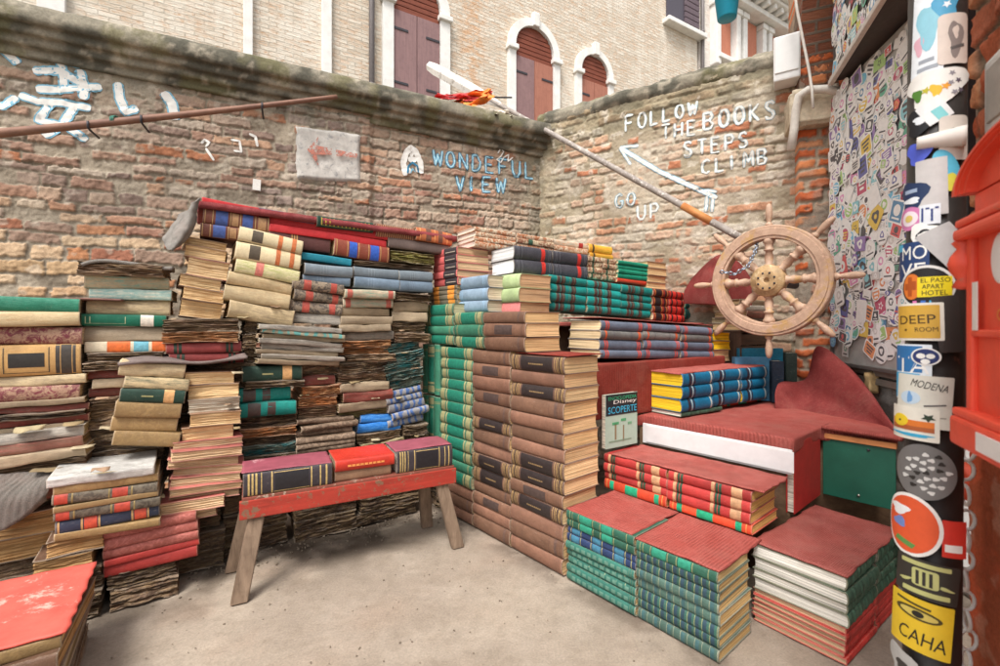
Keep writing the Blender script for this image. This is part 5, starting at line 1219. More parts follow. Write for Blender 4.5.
ldc = slab('carpet', landing, .63, .705, mat_carpet('b95b52', 'd07e74', 42, 'X', .5), ld, seed=7)
ins = [S(.03, .80), S(.03, 1.21), S(-.27, 1.33), tuple(BO - BD * .6 - Vector((.06, 0))), tuple(BO - BD * .18 - Vector((.08, 0))), along(rw0, 1.5), along(rw0, .42), S(.78, .80)][::-1]
slab('base', ins, .0, .628, plank_m, ld, bev=0, amp=0, cut=1)
# the carpeted riser behind the blue books and the block behind the slate books
rb = empty('carpeted_riser', Matrix.Identity(4), 'dark red carpeted riser behind the blue books', 'riser')
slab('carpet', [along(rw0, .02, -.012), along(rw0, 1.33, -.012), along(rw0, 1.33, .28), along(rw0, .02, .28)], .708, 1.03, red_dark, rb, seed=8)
tl0 = ((xr(546) * 3.03), 3.03)
cb_ = empty('step_block', Matrix.Identity(4), 'carpet topped block behind the slate books carrying the turquoise books', 'block')
slab('base', [along(tl0, .02, .02), along(tl0, 1.42, .02), along(tl0, 1.42, .40), along(tl0, .02, .40)], .708, 1.24, plank_m, cb_, bev=0, amp=0, cut=1)
slab('carpet', [along(tl0, .0, -.14), along(tl0, 1.45, -.2), along(tl0, 1.45, .42), along(tl0, .0, .42)], 1.243, 1.268, red_smooth, cb_, bev=.006, seed=9)
sheet('strip_carpet', frame((*along(sb, 0), .97), Wd), .955, .28, red_smooth, 'pink red carpet strip lying on the blue books', 'carpet', seed=10, amp=.006, group=CG)
sgc = frame((*along(sg, 0), 1.297), Wd) @ Ry(math.radians(2.4))
sheet('strip_carpet', sgc, 1.13, .30, red_smooth, 'pink red carpet strip lying on the slate books', 'carpet', seed=11, amp=.003, thick=.005, group=CG)
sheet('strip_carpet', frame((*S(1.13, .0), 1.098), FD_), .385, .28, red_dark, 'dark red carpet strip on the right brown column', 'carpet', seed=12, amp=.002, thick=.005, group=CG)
# white cardboard riser, red standing book, green board and its orange strip
g = MB(); g.box((.41, .006, .598), (.80, .009, .118), 0, .002); g.box((.43, -.004, .60), (.78, .006, .1), 0, .002)
o = g.build('white_board', mat_plain('d9d6d4', .6, noise=.08, scale=12, name='white_card', wear=.3, wearc='a8a4a2')); o.matrix_world = frame((*S(.81, .742), 0), FD_); tag(o, 'torn white cardboard strip under the edge of the landing carpet', 'board')
book(frame((*S(.0, .79), .345), V) @ Ry(-math.pi / 2) @ Tr(.165, .0, -.0) @ Rz(math.pi / 2) @ Tr(0, -.2, 0), .33, .4, .034, 'thin_red', 'big red book standing on edge beside the green board', 'standing books', random.Random(3), False) if False else None
g = MB(); g.box((.20, 0, .165), (.40, .006, .33), 0, .002); 
rbk = empty('book', frame((*S(.002, .79), .338), V), 'big flat red book standing on edge beside the green board', 'book')
for k in (0, 1): g = MB(); g.box((.20, .004 + k * .032, .168), (.40, .005, .335), 0, .002); g.build('cover', mat_plain('b3302c', .5, noise=.15, scale=14, name='red_cloth', wear=.3, wearc='c9736a'), rbk)
g = MB(); g.box((.198, .02, .166), (.385, .026, .318), 0, .001); g.build('page_block', mat_pages('d9d0c0', .2), rbk)
gb = empty('green_board', frame((*S(.0, 1.205), 0), FD_), 'dark green painted board with orange top strip closing the landing', 'board')
g = MB(); g.box((.155, .0, .495), (.30, .014, .30), 0, .003); g.build('panel', mat_plain('1f5a48', .42, noise=.16, scale=9, name='green_paint', wear=.3, wearc='6f8a7c'), gb)
g = MB(); g.box((.155, -.004, .66), (.31, .026, .028), 0, .004); g.build('strip', mat_wood('d9935c', 'c07a48', (3, 40, 40)), gb)
g = MB()
g.lathe([(.006, 0), (.007, .003), (.003, .006)], Tr(.2, -.008, .62) @ Rx(math.pi / 2), 10); g.build('screw_head', iron_m, gb)
g = MB(); g.lathe([(.006, 0), (.007, .003), (.003, .006)], Tr(.16, -.008, .38) @ Rx(math.pi / 2), 10); g.build('screw_head', mat_plain('b9b4ac', .4, 1, name='steel'), gb)
sheet('strip_carpet', frame((*S(-.01, 1.17), .712), FD_), .325, .12, mat_carpet('b95b52', 'd07e74', 60, 'X', .5), 'ribbed red carpet edge over the green board', 'carpet', thick=.02, seed=14, group=CG)
# orange spine book slipped under the blue row
row(723, 3.0, 765, 1, .712, .733, ['orange_green'], 'slid under the right end of the blue row', 'blue books with yellow pages', .2, 0, 26)
# the encyclopedia standing against the riser
def text_mesh(txt, h, font=None, space=1.0):
    cu = bpy.data.curves.new('t', 'FONT'); cu.body = txt; cu.size = h; cu.resolution_u = 3; cu.space_character = space
    to = bpy.data.objects.new('t', cu); COL.objects.link(to); dg = bpy.context.evaluated_depsgraph_get()
    me = to.evaluated_get(dg).to_mesh(); v = np.array([q.co[:] for q in me.vertices]); f = [list(p.vertices) for p in me.polygons]
    to.to_mesh_clear() if False else None
    bpy.data.objects.remove(to); bpy.data.curves.remove(cu); return v, f
def flat_text(txt, x0, x1, z0, z1, y, mat, parent, name='lettering', skew=0):
    v, f = text_mesh(txt, 1.0); lo, hi = v.min(0), v.max(0)
    V_ = [(x0 + (p[0] - lo[0]) / (hi[0] - lo[0]) * (x1 - x0) + skew * (p[1] - lo[1]), y, z0 + (p[1] - lo[1]) / (hi[1] - lo[1]) * (z1 - z0)) for p in v]
    return mesh_obj(name, V_, f, mat, parent)
def P_(c, r=.5, n='print'): return mat_plain(c, r, noise=.06, scale=30, bump=0, name=n)
_ep = (along(rw0, 0, -.055), Wd); P1, P2 = on_plane(*_ep, 605), on_plane(*_ep, 636.5); ew = math.hypot(P2[0] - P1[0], P2[1] - P1[1])
en = empty('book', frame((*P1, .553), Wd), 'upright encyclopedia reading SCOPERTE with black top and pale green cover', 'book')
eh = .305
g = MB(); g.box((ew / 2, .012, eh / 2), (ew - .004, .026, eh - .006), 0, .001); g.build('page_block', mat_pages('ddd3c0', .2), en)
g = MB(); g.box((ew / 2, -.0035, eh / 2), (ew, .004, eh), 0, .0015); cv = g.build('cover', P_('a9bfae'), en)
g = MB(); g.box((ew / 2, -.0062, eh * .8), (ew - .002, .0012, eh * .39)); g.build('title_panel', P_('23262b'), cv)
flat_text('ENCICLOPEDIA', .02, ew - .01, eh * .89, eh * .955, -.0074, P_('2fa978'), cv)
flat_text('Disney', .06, ew - .012, eh * .795, eh * .885, -.0074, P_('e6e2dc'), cv, skew=.004)
flat_text('SCOPERTE', .018, ew - .008, eh * .64, eh * .765, -.0074, P_('3fb4d8'), cv)
for (x, z, w, h, c) in ((.3, .3, .05, .3, '8a7a5c'), (.55, .25, .04, .3, '8a7a5c'), (.75, .42, .12, .05, '6f9f7a'), (.3, .45, .2, .05, '4f9a6a'), (.55, .5, .16, .05, '4f9a6a'), (.45, .12, .7, .03, '7f957f')):
    g = MB(); g.box((ew * x, -.0062, eh * z), (ew * w, .0012, eh * h)); g.build('diagram', P_(c), cv)
# curled carpet rising at the right end of the landing
def loft(name, curves, mat, label, cat, nx=60, ny=30, thick=.006, group=None):
    """smooth sheet through several curves (lists of world points)"""
    def samp(c, n):
        c = np.array([list(p) for p in c]); m = len(c); t = np.linspace(0, m - 1, n); out = []
        for q in t:
            i = min(int(q), m - 2); u = q - i; p0, p1, p2, p3 = c[max(i - 1, 0)], c[i], c[i + 1], c[min(i + 2, m - 1)]
            out.append(.5 * ((2 * p1) + (-p0 + p2) * u + (2 * p0 - 5 * p1 + 4 * p2 - p3) * u ** 2 + (-p0 + 3 * p1 - 3 * p2 + p3) * u ** 3))
        return np.array(out)
    R = np.array([samp(c, nx) for c in curves]); G = np.array([samp(R[:, i], ny) for i in range(nx)]).transpose(1, 0, 2)
    G = G + (fbm(G[..., 0] * 9, G[..., 1] * 9, G[..., 2] * 9, 77, 3) - .5)[..., None] * .012
    if cat == 'cloth': G = G + (fbm(G[..., 0] * 24, G[..., 1] * 24, G[..., 2] * 24, 79, 3) - .5)[..., None] * .014 + (np.abs(fbm(G[..., 0] * 7, G[..., 1] * 7, G[..., 2] * 7, 78, 4) - .5))[..., None] * np.array([-.03, -.04, .02])
    du = np.gradient(G, axis=1); dv = np.gradient(G, axis=0); N = np.cross(du, dv); N /= np.maximum(np.linalg.norm(N, axis=-1, keepdims=True), 1e-9)
    P = G.reshape(-1, 3); Q = P - N.reshape(-1, 3) * thick; I = np.arange(nx * ny).reshape(ny, nx)
    f = np.stack([I[:-1, :-1], I[:-1, 1:], I[1:, 1:], I[1:, :-1]], -1).reshape(-1, 4); n0 = len(P)
    lp = np.concatenate([I[0, :], I[1:, -1], I[-1, -2::-1], I[-2:0:-1, 0]]); k2 = np.roll(lp, -1)
    o = fast_mesh(name, np.concatenate([P, Q]), np.concatenate([f, (f + n0)[:, ::-1], np.stack([lp, n0 + lp, n0 + k2, k2], -1)]), mat)
    return tag(o, label, cat, group)
curl_m = mat_carpet('96423f', 'b8605a', ribs=75, axis='Z', worn=.8)
loft('curled_carpet', [[at(776, 412, 3.0), at(800, 412, 2.95), at(826, 416, 2.78), at(860, 428, 2.6), at(898, 440, 2.42)],
  [at(775, 396, 3.02), at(800, 396, 3.02), at(829, 402, 2.86), at(858, 414, 2.66), at(898, 437, 2.42)],
  [at(777, 386, 3.06), at(802, 383, 3.06), at(823, 384, 2.92), at(852, 394, 2.72), at(897, 434, 2.42)],
  [at(780, 382, 3.10), at(804, 380, 3.08), at(818, 362, 2.98), at(852, 376, 2.76), at(897, 432, 2.42)],
  [at(784, 381, 3.14), at(806, 379, 3.12), at(818, 346, 3.02), at(856, 374, 2.78), at(898, 431, 2.42)]], curl_m, 'loose end of red carpet curling up against the brick pier', 'carpet')
loft('curled_carpet', [[at(684, 304, 3.74), at(702, 304, 3.55), at(720, 306, 3.47), at(738, 306, 3.44), at(752, 308, 3.44)], [at(684, 292, 3.76), at(704, 280, 3.52), at(722, 274, 3.46), at(738, 282, 3.44), at(752, 292, 3.46)], [at(694, 276, 3.84), at(708, 262, 3.62), at(722, 255, 3.56), at(738, 262, 3.52), at(752, 280, 3.52)], [at(698, 280, 4.0), at(710, 266, 3.84), at(724, 259, 3.74), at(740, 266, 3.64), at(754, 284, 3.6)]], curl_m, 'dark red carpet hump behind the ship wheel', 'carpet')
# top shelf carpet, felt and hanging cloths of the left bank
def Lpt(o, px, py, off=0):
    p = on_plane(*PL(o), px); return Vector((p[0] + off * Nn[0], p[1] + off * Nn[1], zof(py, p[1])))
a, c = Lpt(.03, 198, 200), Lpt(.03, 457, 236); lw = (c - a).length
M = Matrix.Translation(a) @ Rz(math.atan2(Wd[1], Wd[0])) @ Ry(math.atan2(a.z - c.z, Vector((c.x - a.x, c.y - a.y)).length))
sheet('shelf_carpet', M, lw, .5, mat_carpet('9c4a4a', 'b8666a', 60, 'Y', .5), 'long dark red carpet roofing the top shelf of books', 'carpet', thick=.035, amp=.006, seed=21, step=.02)
loft('draped_cloth', [[Lpt(.02, 200, 198), Lpt(.02, 197, 215), Lpt(.02, 193, 235), Lpt(.02, 172, 250)], [Lpt(.0, 194, 203), Lpt(-.01, 190, 218), Lpt(-.01, 186, 234), Lpt(.0, 172, 250)], [Lpt(.1, 190, 210), Lpt(.08, 180, 224), Lpt(.06, 174, 238), Lpt(.02, 170, 250)], [Lpt(.2, 180, 216), Lpt(.2, 172, 228), Lpt(.16, 166, 238), Lpt(.1, 166, 246)]], felt_m, 'crumpled grey cloth hanging from the left end of the top shelf', 'cloth')
a, c = Lpt(.0, 80, 261), Lpt(.0, 172, 262); lw = (c - a).length
M = Matrix.Translation(a) @ Rz(math.atan2(Wd[1], Wd[0]))
def droop(u, v, P): P[..., 2] += -.02 * np.exp(-u * 9) + .018 * np.sin(u * 5) * .5 - .012 * (1 - v) ** 4 + .02; return P
sheet('felt_mat', M, lw, .32, felt_m, 'grey felt mat lying on the far taller damaged stack at left', 'mat', thick=.016, amp=.008, seed=22, fn=droop)
a, c = Lpt(-.17, 118, 360), Lpt(-.17, 246, 374); lw = (c - a).length
M = Matrix.Translation(a) @ Rz(math.atan2(Wd[1], Wd[0]))
def wav(u, v, P): P[..., 2] += .03 * np.sin(u * 6.5 + .6) * (.4 + .6 * v) - .012; return P
sheet('felt_mat', M, lw, .3, mat_carpet('8a7a74', 'a89a94', 12, 'Y', .4), 'brown grey felt sagging over the leaning green stack and page pile', 'mat', thick=.014, amp=.012, seed=23, fn=wav)
loft('draped_cloth', [[Lpt(-.1, -30, 478), Lpt(-.1, 20, 474), Lpt(-.12, 58, 470)], [Lpt(-.2, -30, 500), Lpt(-.2, 16, 498), Lpt(-.18, 56, 476)], [Lpt(-.22, -30, 530), Lpt(-.22, 10, 522), Lpt(-.2, 52, 490)], [Lpt(-.22, -30, 540), Lpt(-.22, 4, 530), Lpt(-.19, 48, 500)]], mat_carpet('7d756d', 'a09890', 26, 'X', .9), 'grey cloth draped over browned books at the left edge', 'cloth')
sheet('thin_carpet', Matrix.Translation(Lpt(.0, -30, 296)) @ Rz(math.atan2(Wd[1], Wd[0])), .50, .3, mat_carpet('a0786e', 'b08a80', 30, 'Y', .3), 'thin pinkish mat topping the far left stack', 'mat', thick=.008, amp=.006, seed=24)
M = frame((o0.x - d0.x * .505, o0.y - d0.y * .505, .302), tuple(d0))
sheet('red_board', M, .515, .51, mat_plain('cb5548', .7, noise=.2, scale=11, name='red_board', wear=.4, wearc='d79a8c', bump=.5), 'large bright red book board topping the big pile at lower left', 'board', thick=.006, amp=.004, seed=25)
# torn pages and scraps sticking out of the decayed piles
rg = random.Random(8); scr = [mat_plain(c, .9, noise=.2, scale=20, name='torn_paper') for c in ('a0906f', '8c7857', 'a39478', '7a684c', '94785f')]
for k, (px, py, o, w) in enumerate([(10, 430, -.12, .2), (60, 424, -.1, .14), (70, 448, -.13, .16), (30, 470, -.14, .2), (96, 398, -.03, .1), (140, 366, -.02, .12), (176, 372, .0, .08), (232, 372, -.18, .1), (246, 388, -.04, .06), (225, 404, -.18, .06),
        (300, 395, -.02, .1), (350, 382, -.02, .12), (372, 398, -.02, .1), (402, 352, -.02, .1), (412, 368, -.02, .1), (396, 398, -.03, .08), (415, 436, -.03, .08), (372, 440, -.04, .1), (318, 378, -.03, .12), (270, 306, .0, .1), (238, 316, .0, .12), (120, 404, -.03, .1), (98, 428, -.04, .1), (60, 526, -.17, .16), (90, 470, -.32, .12), (155, 498, -.22, .08), (235, 428, -.2, .06), (250, 462, -.05, .1), (330, 456, -.05, .1), (400, 330, .0, .08)]):
    p = Lpt(o - .012, px, py); M = Matrix.Translation(p) @ Rz(math.atan2(Wd[1], Wd[0]) + rg.uniform(-.15, .15)) @ Rx(rg.uniform(-.1, .1)) @ Ry(rg.uniform(-.06, .06))
    a_, b_, c_ = rg.uniform(.5, 1.6), rg.uniform(-1, 1), rg.uniform(0, 6)
    def cu(u, v, P, a_=a_, b_=b_, c_=c_, w=w): P[..., 2] += w * (-.06 * a_ * (1 - v) ** 2 + .03 * b_ * np.sin(u * 5 + c_) * (1 - v)); P[..., 1] += w * .3 * (vnoise(u * 5, 0, 0, int(c_ * 100)) - .5) * (1 - v); return P
    sheet('torn_page', M, w * .5, rg.uniform(.02, .04), scr[k % 5], f"scrap of torn page sticking out of the decayed books", 'torn page', thick=.0008, amp=.003, seed=30 + k, fn=cu, group='torn pages among the decayed books')
# ------------------------------------------------------------------ bench
bl_, br_ = Vector((-1.19, 2.12)), Vector((-.262, 2.62)); bd = (br_ - bl_).normalized(); bw = (br_ - bl_).length
bench = empty('bench', frame((bl_.x, bl_.y, 0), bd), 'low wooden bench with flaking red plank and four splayed legs', 'bench')
red_wood = mat_wood('b03a2c', '8c3226', (3, 30, 30), .7, '7a5a46'); grey_wood = mat_wood('8d7763', '5f4d3e', (30, 30, 3), .8)
zl, zr = .435, .432
g = MB(); g.box((bw / 2, .0, .395), (bw + .02, .022, .085), 0, .004); g.build('apron', red_wood, bench)
g = MB(); g.box((bw / 2, .13, .441), (bw, .27, .022), 0, .004); g.build('seat_plank', mat_wood('8a4a3c', '6f4234', (3, 30, 30), .7, '9c8a78'), bench)
g = MB(); g.box((bw / 2, .26, .395), (bw, .022, .08), 0, .004); g.build('apron', red_wood, bench)
def leg(x0, y0, x1, y1):
    g = MB(); p0, p1 = Vector((x0, y0, .43)), Vector((x1, y1, .0)); t = (p1 - p0); M = Matrix.Translation(p0) @ t.to_track_quat('Z', 'Y').to_matrix().to_4x4()
    g.box((0, 0, t.length / 2), (.036, .085, t.length), 0, .006, M); 
    lo = g.build('leg', grey_wood, bench); return lo
def leg2(x0, y0, x1, y1):
    w, th = .07, .036; top, bot = .428, .0; V_ = []
    for z, x, y in ((bot, x1, y1), (top, x0, y0)):
        V_ += [(x - w / 2, y - th / 2, z), (x + w / 2, y - th / 2, z), (x + w / 2, y + th / 2, z), (x - w / 2, y + th / 2, z)]
    bm = bmesh.new(); vs_ = [bm.verts.new(v) for v in V_]
    for q in ((3, 2, 1, 0), (4, 5, 6, 7), (0, 1, 5, 4), (1, 2, 6, 5), (2, 3, 7, 6), (3, 0, 4, 7)): bm.faces.new([vs_[i] for i in q])
    bmesh.ops.bevel(bm, geom=bm.edges[:], offset=.004, segments=2, affect='EDGES'); bm.verts.index_update()
    v = [tuple(p.co) for p in bm.verts]; f = [[p.index for p in q.verts] for q in bm.faces]; bm.free(); mesh_obj('leg', v, f, grey_wood, bench)
leg2(.075, .035, -.01, -.05); leg2(bw - .085, .035, bw + .005, -.04); leg2(.045, .225, -.045, .27); leg2(bw - .11, .225, bw - .06, .29)
def bench_book(x0, x1, z, T, W, st, label, y=.0):
    book(frame((bl_.x, bl_.y, 0), bd) @ Tr((x0 + x1) / 2, y, z), x1 - x0, W, T, st, label, 'books lying on the bench', random.Random(int(x0 * 100) + 3))
zt_ = .4535
bench_book(.0, .40, zt_, .105, .24, 'black_gilt', 'thick black and gilt book on the left end of the bench')
bench_book(.405, .70, zt_, .052, .22, 'tan_pages', 'brown book under the bright red one on the bench', .015)
bench_book(.405, .715, zt_ + .053, .058, .23, 'bench_red', 'bright red book in the middle of the bench', .002)
bench_book(.72, 1.045, zt_, .115, .23, 'black_gilt', 'thick black and gilt book on the right end of the bench')
Mb = frame((bl_.x, bl_.y, 0), bd)
mar = mat_plain('8f4a55', .5, noise=.18, scale=16, name='maroon_leather', wear=.36, wearc='b98a8c')
sheet('maroon_cover', Mb @ Tr(.0, .012, zt_ + .1085), .40, .225, mar, 'loose maroon leather cover lying on the left black book', 'cover', thick=.003, amp=.006, seed=61)
sheet('maroon_cover', Mb @ Tr(.72, .012, zt_ + .1185), .325, .215, mar, 'loose maroon leather cover lying on the right black book', 'cover', thick=.003, amp=.006, seed=62)
# ------------------------------------------------------------------ ship wheel
wc = at(769, 281, 3.0); ax = Vector((-.763, -.647, 0)).normalized()
wheel = empty('ship_wheel', Matrix.Translation(wc) @ Vector((0, 0, 1)).rotation_difference(ax).to_matrix().to_4x4(), 'weathered wooden ship steering wheel with eight handled spokes by the pier', 'ship wheel')
# local axes: make local y vertical
zx = ax; yx = Vector((0, 0, 1)); xx = yx.cross(zx); wheel.matrix_world = Matrix.Translation(wc) @ Matrix((xx, yx, zx)).transposed().to_4x4() @ Matrix.Scale(.965, 4)
def mat_wheel():
    t = NT('worn_varnish'); vec = t.obj(); g = t.noise(t.vmul(vec, (14, 14, 14)), 1, 6, .7, 1.0); n = t.noise(vec, 30, 5, .75)
    col = t.mix(t.ramp(g, [(.3, 0.0), (.7, 1.0)]), lin('9a7a64'), lin('bf9f86'))
    col = t.mix(t.ramp(n, [(.55, 0.0), (.68, 1.0)]), col, lin('c9a58c')); col = t.mix(t.ramp(t.noise(vec, 9, 4, .7), [(.56, 0.0), (.66, .75)]), col, lin('b08a50'))
    t.base(col); t.rough(.6); t.bump(g, .4, .003); return t.m
whm = mat_wheel()
def ring(prof, n=72):
    v, f = [], []; m = len(prof)
    for k in range(n):
        a = 2 * math.pi * k / n
        for r, z in prof: v.append((r * math.cos(a), r * math.sin(a), z))
    for k in range(n):
        for j in range(m): f.append((k * m + j, ((k + 1) % n) * m + j, ((k + 1) % n) * m + (j + 1) % m, k * m + (j + 1) % m))
    return v, f
v, f = ring([(.282, -.03), (.285, -.036), (.365, -.036), (.372, -.03), (.372, .03), (.366, .036), (.352, .036), (.349, .043), (.305, .043), (.302, .036), (.286, .036), (.282, .03)])
mesh_obj('rim', v, f, whm, wheel, smooth=False)
for k in range(8):
    a = k * math.pi / 4; M = Rz(a) @ Ry(math.pi / 2)
    g = MB(); g.lathe([(r * 1.22, z) for r, z in ((.016, .07), (.017, .10), (.025, .105), (.025, .113), (.017, .118), (.024, .15), (.017, .2), (.026, .205), (.026, .215), (.019, .22), (.023, .25), (.03, .262), (.03, .284))], M, 14); sp = g.build('spoke', whm, wheel)
    g = MB(); g.lathe([(.024, .37), (.024, .385), (.015, .392), (.014, .4), (.019, .425), (.023, .455), (.021, .49), (.014, .515), (.006, .522)], M, 14); g.build('handle', whm, sp)
g = MB(); g.lathe([(.10, -.04), (.108, -.03), (.108, .030), (.102, .04), (.072, .041), (.070, .047), (.066, .049), (.022, .049), (.018, .046), (.016, .03)], None, 32); hub = g.build('hub', mat_plain('a98a62', .6, noise=.35, scale=24, name='hub_wood', wear=.42, wearc='c9b08a'), wheel)
for k in range(8):
    g = MB(); a = (k + .5) * math.pi / 4; g.lathe([(.007, .05), (.007, .056), (.003, .06)], Tr(.054 * math.cos(a), .054 * math.sin(a), -.004), 8); g.build('bolt', iron_m, hub)
g = MB(); g.tube([(0, 0, -.03), (0, 0, -.5)], .03, 12); g.build('axle', iron_m, wheel)
def chain(name, pts, r, ll, mat, label, cat):
    """alternating oval links along a path of points"""
    pts = [Vector(p) for p in pts]; out = []; d = 0
    for a, b in zip(pts[:-1], pts[1:]):
        n = max(1, int((b - a).length / (ll * .74)))
        out += [(a.lerp(b, k / n), (b - a).normalized()) for k in range(n)]
    root = empty(name, Matrix.Translation(pts[0]), label, cat)
    for i, (p, t) in enumerate(out):
        x = t.cross(Vector((.3, .8, .5))).normalized(); y = t.cross(x)
        if i % 2: x, y = y, -x
        path = []
        for k in range(14):
            q = 2 * math.pi * k / 14; path.append(p - pts[0] + t * (ll / 2 - r) * math.cos(q) + x * ll * .3 * math.sin(q))
        g = MB(); g.tube(path, r, 6, closed=True); g.build('link', mat, root)
    return root
chain('wheel_chain', [at(722, 272, 3.02), at(735, 274, 2.99), at(748, 266, 2.99), at(755, 252, 3.02), at(758, 240, 3.07)], .0045, .034, mat_plain('8f97a3', .35, .8, name='chain_steel'), 'short steel chain looped through the ship wheel spokes', 'chain')
# things behind and under the wheel
cr = empty('crate', frame((*place_px(741, 3.35), 0), Wd), 'dark wooden crate carrying old magazines behind the ship wheel', 'crate')
for k in range(5): g = MB(); g.box((.2, .006, .80 + k * .085), (.4, .012, .078), 0, .003); g.build('board', mat_wood('5c4434', '3f3026', (3, 40, 40)), cr)
for x in (.02, .38): g = MB(); g.box((x, .15, .60), (.03, .28, 1.2), 0, .003); g.build('post', mat_wood('5c4434', '3f3026', (40, 40, 3)), cr)
g = MB(); g.box((.2, .15, 1.203), (.4, .28, .012), 0, .003); g.build('top', mat_wood('5c4434', '3f3026', (3, 40, 40)), cr)
stack(PW(741, 3.35), 742, 796, 0, 0, ['decay_pale', 'decay_grey', 'decay_pink', 'decay_grey', 'tan_pages'], 'the magazine pile behind the ship wheel', 'old magazines behind the wheel', .24, zb=1.211, zt=1.44, seed=70)
def upright(px0, px1, Y, z0, z1, T, c, label, rot=0):
    P, Q = place_px(px0, Y), place_px(px1, Y - .02); d = (Q[0] - P[0], Q[1] - P[1]); w = math.hypot(*d)
    r = empty('book', frame((*P, z0), d), label, 'book', 'upright books beside the blue row'); h = z1 - z0
    m = mat_cover(c, wear=.4)
    for y in (0, T): g = MB(); g.box((w / 2, y, h / 2), (w, .004, h), 0, .0015); g.build('cover', m, r)
    g = MB(); g.box((0.002, T / 2, h / 2), (.004, T - .006, h), 0, .001); g.build('spine', m, r)
    g = MB(); g.box((w / 2 + .001, T / 2, h / 2), (w - .01, T - .006, h - .008), 0, .001); g.build('page_block', mat_pages('d6cdbd', .4), r)
upright(735, 771, 3.28, .712, 1.02, .05, '4f86a8', 'blue book standing upright in front of the crate')
upright(738, 783, 3.36, .712, 1.08, .04, '1f6f8a', 'taller turquoise book standing behind the blue upright one')
upright(772, 784, 3.2, .712, 1.0, .1, '23303f', 'dark navy book standing on edge beside the pier')
upright(786, 797, 3.3, .712, 1.05, .1, '2f3a34', 'dark green book standing on edge against the pier')
# ------------------------------------------------------------------ oar, boathook pole, flag
oarw = mat_wood('a39a92', '7f756e', (6, 6, 6), .7, 'c9c0b6')
pA, pB = at(743, 239, 3.25), at(545, 130, 4.5); dirO = (pB - pA); pC = pA + dirO * 1.62
oar = empty('oar', Matrix.Translation(pA), 'long weathered oar leaning from the ship wheel over the wall corner', 'oar')
g = MB(); g.tube([Vector((0, 0, 0)) + dirO * k / 20 for k in range(0, 31)], [.026 - .0001 * k for k in range(31)], 12); g.build('shaft', oarw, oar)
g = MB(); g.tube([dirO * .12, dirO * .24], .0285, 12); g.build('worn_band', mat_wood('c98a52', 'a86a3a', (6, 6, 6)), oar)
tdir = dirO.normalized(); side = tdir.cross(Vector((0, 0, 1))).normalized(); upv = side.cross(tdir)
whp = mat_plain('dcd6ce', .6, noise=.1, scale=12, name='white_blade_paint', wear=.42, wearc='9c938a')
prof = [(1.34, .028), (1.44, .05), (1.6, .064), (1.98, .068), (2.06, .05)]
V_ = []; f = []
for k, w in prof:
    c = dirO * k
    for (a, b) in ((-1, 0), (-.1, .022), (.1, .022), (1, 0), (.1, -.022), (-.1, -.022)): V_.append(c + upv * a * w + side * b)
n = len(prof)
for i in range(n - 1):
    for j in range(6): f.append((i * 6 + j, i * 6 + (j + 1) % 6, (i + 1) * 6 + (j + 1) % 6, (i + 1) * 6 + j))
f.append(tuple(range(5, -1, -1))); f.append(tuple((n - 1) * 6 + j for j in range(6)))
mesh_obj('blade', V_, f, whp, oar)
bp = empty('boat_pole', Matrix.Translation(at(-40, 137, 2.74)), 'long brown wooden pole hung on hooks along the left wall', 'pole')
a_, c_ = Vector((0, 0, 0)), at(337, 96.5, 3.70) - at(-40, 137, 2.74)
g = MB(); g.tube([a_.lerp(c_, k / 20) + Vector((0, 0, -.012 * math.sin(k / 20 * 3.1))) for k in range(21)], [.028 - .0006 * k for k in range(21)], 12); g.build('shaft', mat_wood('8f6a56', '6f5044', (5, 5, 5)), bp)
for t in (.28, .41, .75):
    p = a_.lerp(c_, t); g = MB(); nw = Vector((dL.y, -dL.x, 0)) * -1
    g.tube([p + Vector((0, 0, -.04)) + nw * .16, p + Vector((0, 0, -.045)), p + Vector((0, 0, -.04)) - nw * .03, p - nw * .035 + Vector((0, 0, .0))], .007, 8); g.build('hook', iron_m, bp)
g = MB(); p = a_.lerp(c_, .337)
for q in range(3): g.tube([p + Vector((math.cos(t) * .0, 0, 0)) + (c_.normalized() * .008 * q) + Vector((0, math.cos(t) * .028, math.sin(t) * .028)) for t in np.linspace(0, 6.0, 14)], .003, 6)
g.build('string', mat_plain('3f7a6a', .8, name='green_string'), bp)
flag_m = [mat_plain(c, .8, noise=.2, scale=14, name='flag_cloth') for c in ('d9823a', 'b83a38', 'cfc4b4')]
fl = empty('flag', Matrix.Translation(at(470, 100, 4.6)), 'faded orange and red flag crumpled over the corner of the wall', 'flag')
def cloth_patch(x0, x1, y0, y1, Y, m, seed, nm, amp=.07):
    nx, ny = 34, 22; V_ = []; 
    for j in range(ny):
        for i in range(nx):
            u, v = i / (nx - 1), j / (ny - 1); k = float(fbm(u * 4, v * 3, seed, seed, 3)) - .5; k2 = float(fbm(u * 5, v * 4, seed + 4, seed, 2)) - .5
            p = at(x0 + (x1 - x0) * u + 10 * k2, y0(u) + (y1(u) - y0(u)) * v + 7 * k, Y + k * amp * 5 - .25 * v); V_.append(p - fl.location)
    f = [(j * nx + i, j * nx + i + 1, (j + 1) * nx + i + 1, (j + 1) * nx + i) for j in range(ny - 1) for i in range(nx - 1)]
    mesh_obj(nm, V_, f, m, fl, smooth=True)
cloth_patch(436, 490, lambda u: 94 - 3 * u, lambda u: 100 - 1 * u, 4.62, flag_m[1], 3, 'red_stripe')
cloth_patch(452, 492, lambda u: 100 - 12 * u, lambda u: 110 - 12 * u * u, 4.56, flag_m[0], 5, 'orange_field')
cloth_patch(484, 512, lambda u: 108 + 3 * u, lambda u: 115 + 2 * u, 4.6, flag_m[2], 9, 'pale_edge')
g = MB(); g.tube([at(432, 97, 4.6) - fl.location, at(512, 97.5, 4.62) - fl.location], .008, 8); g.build('staff', iron_m, fl)
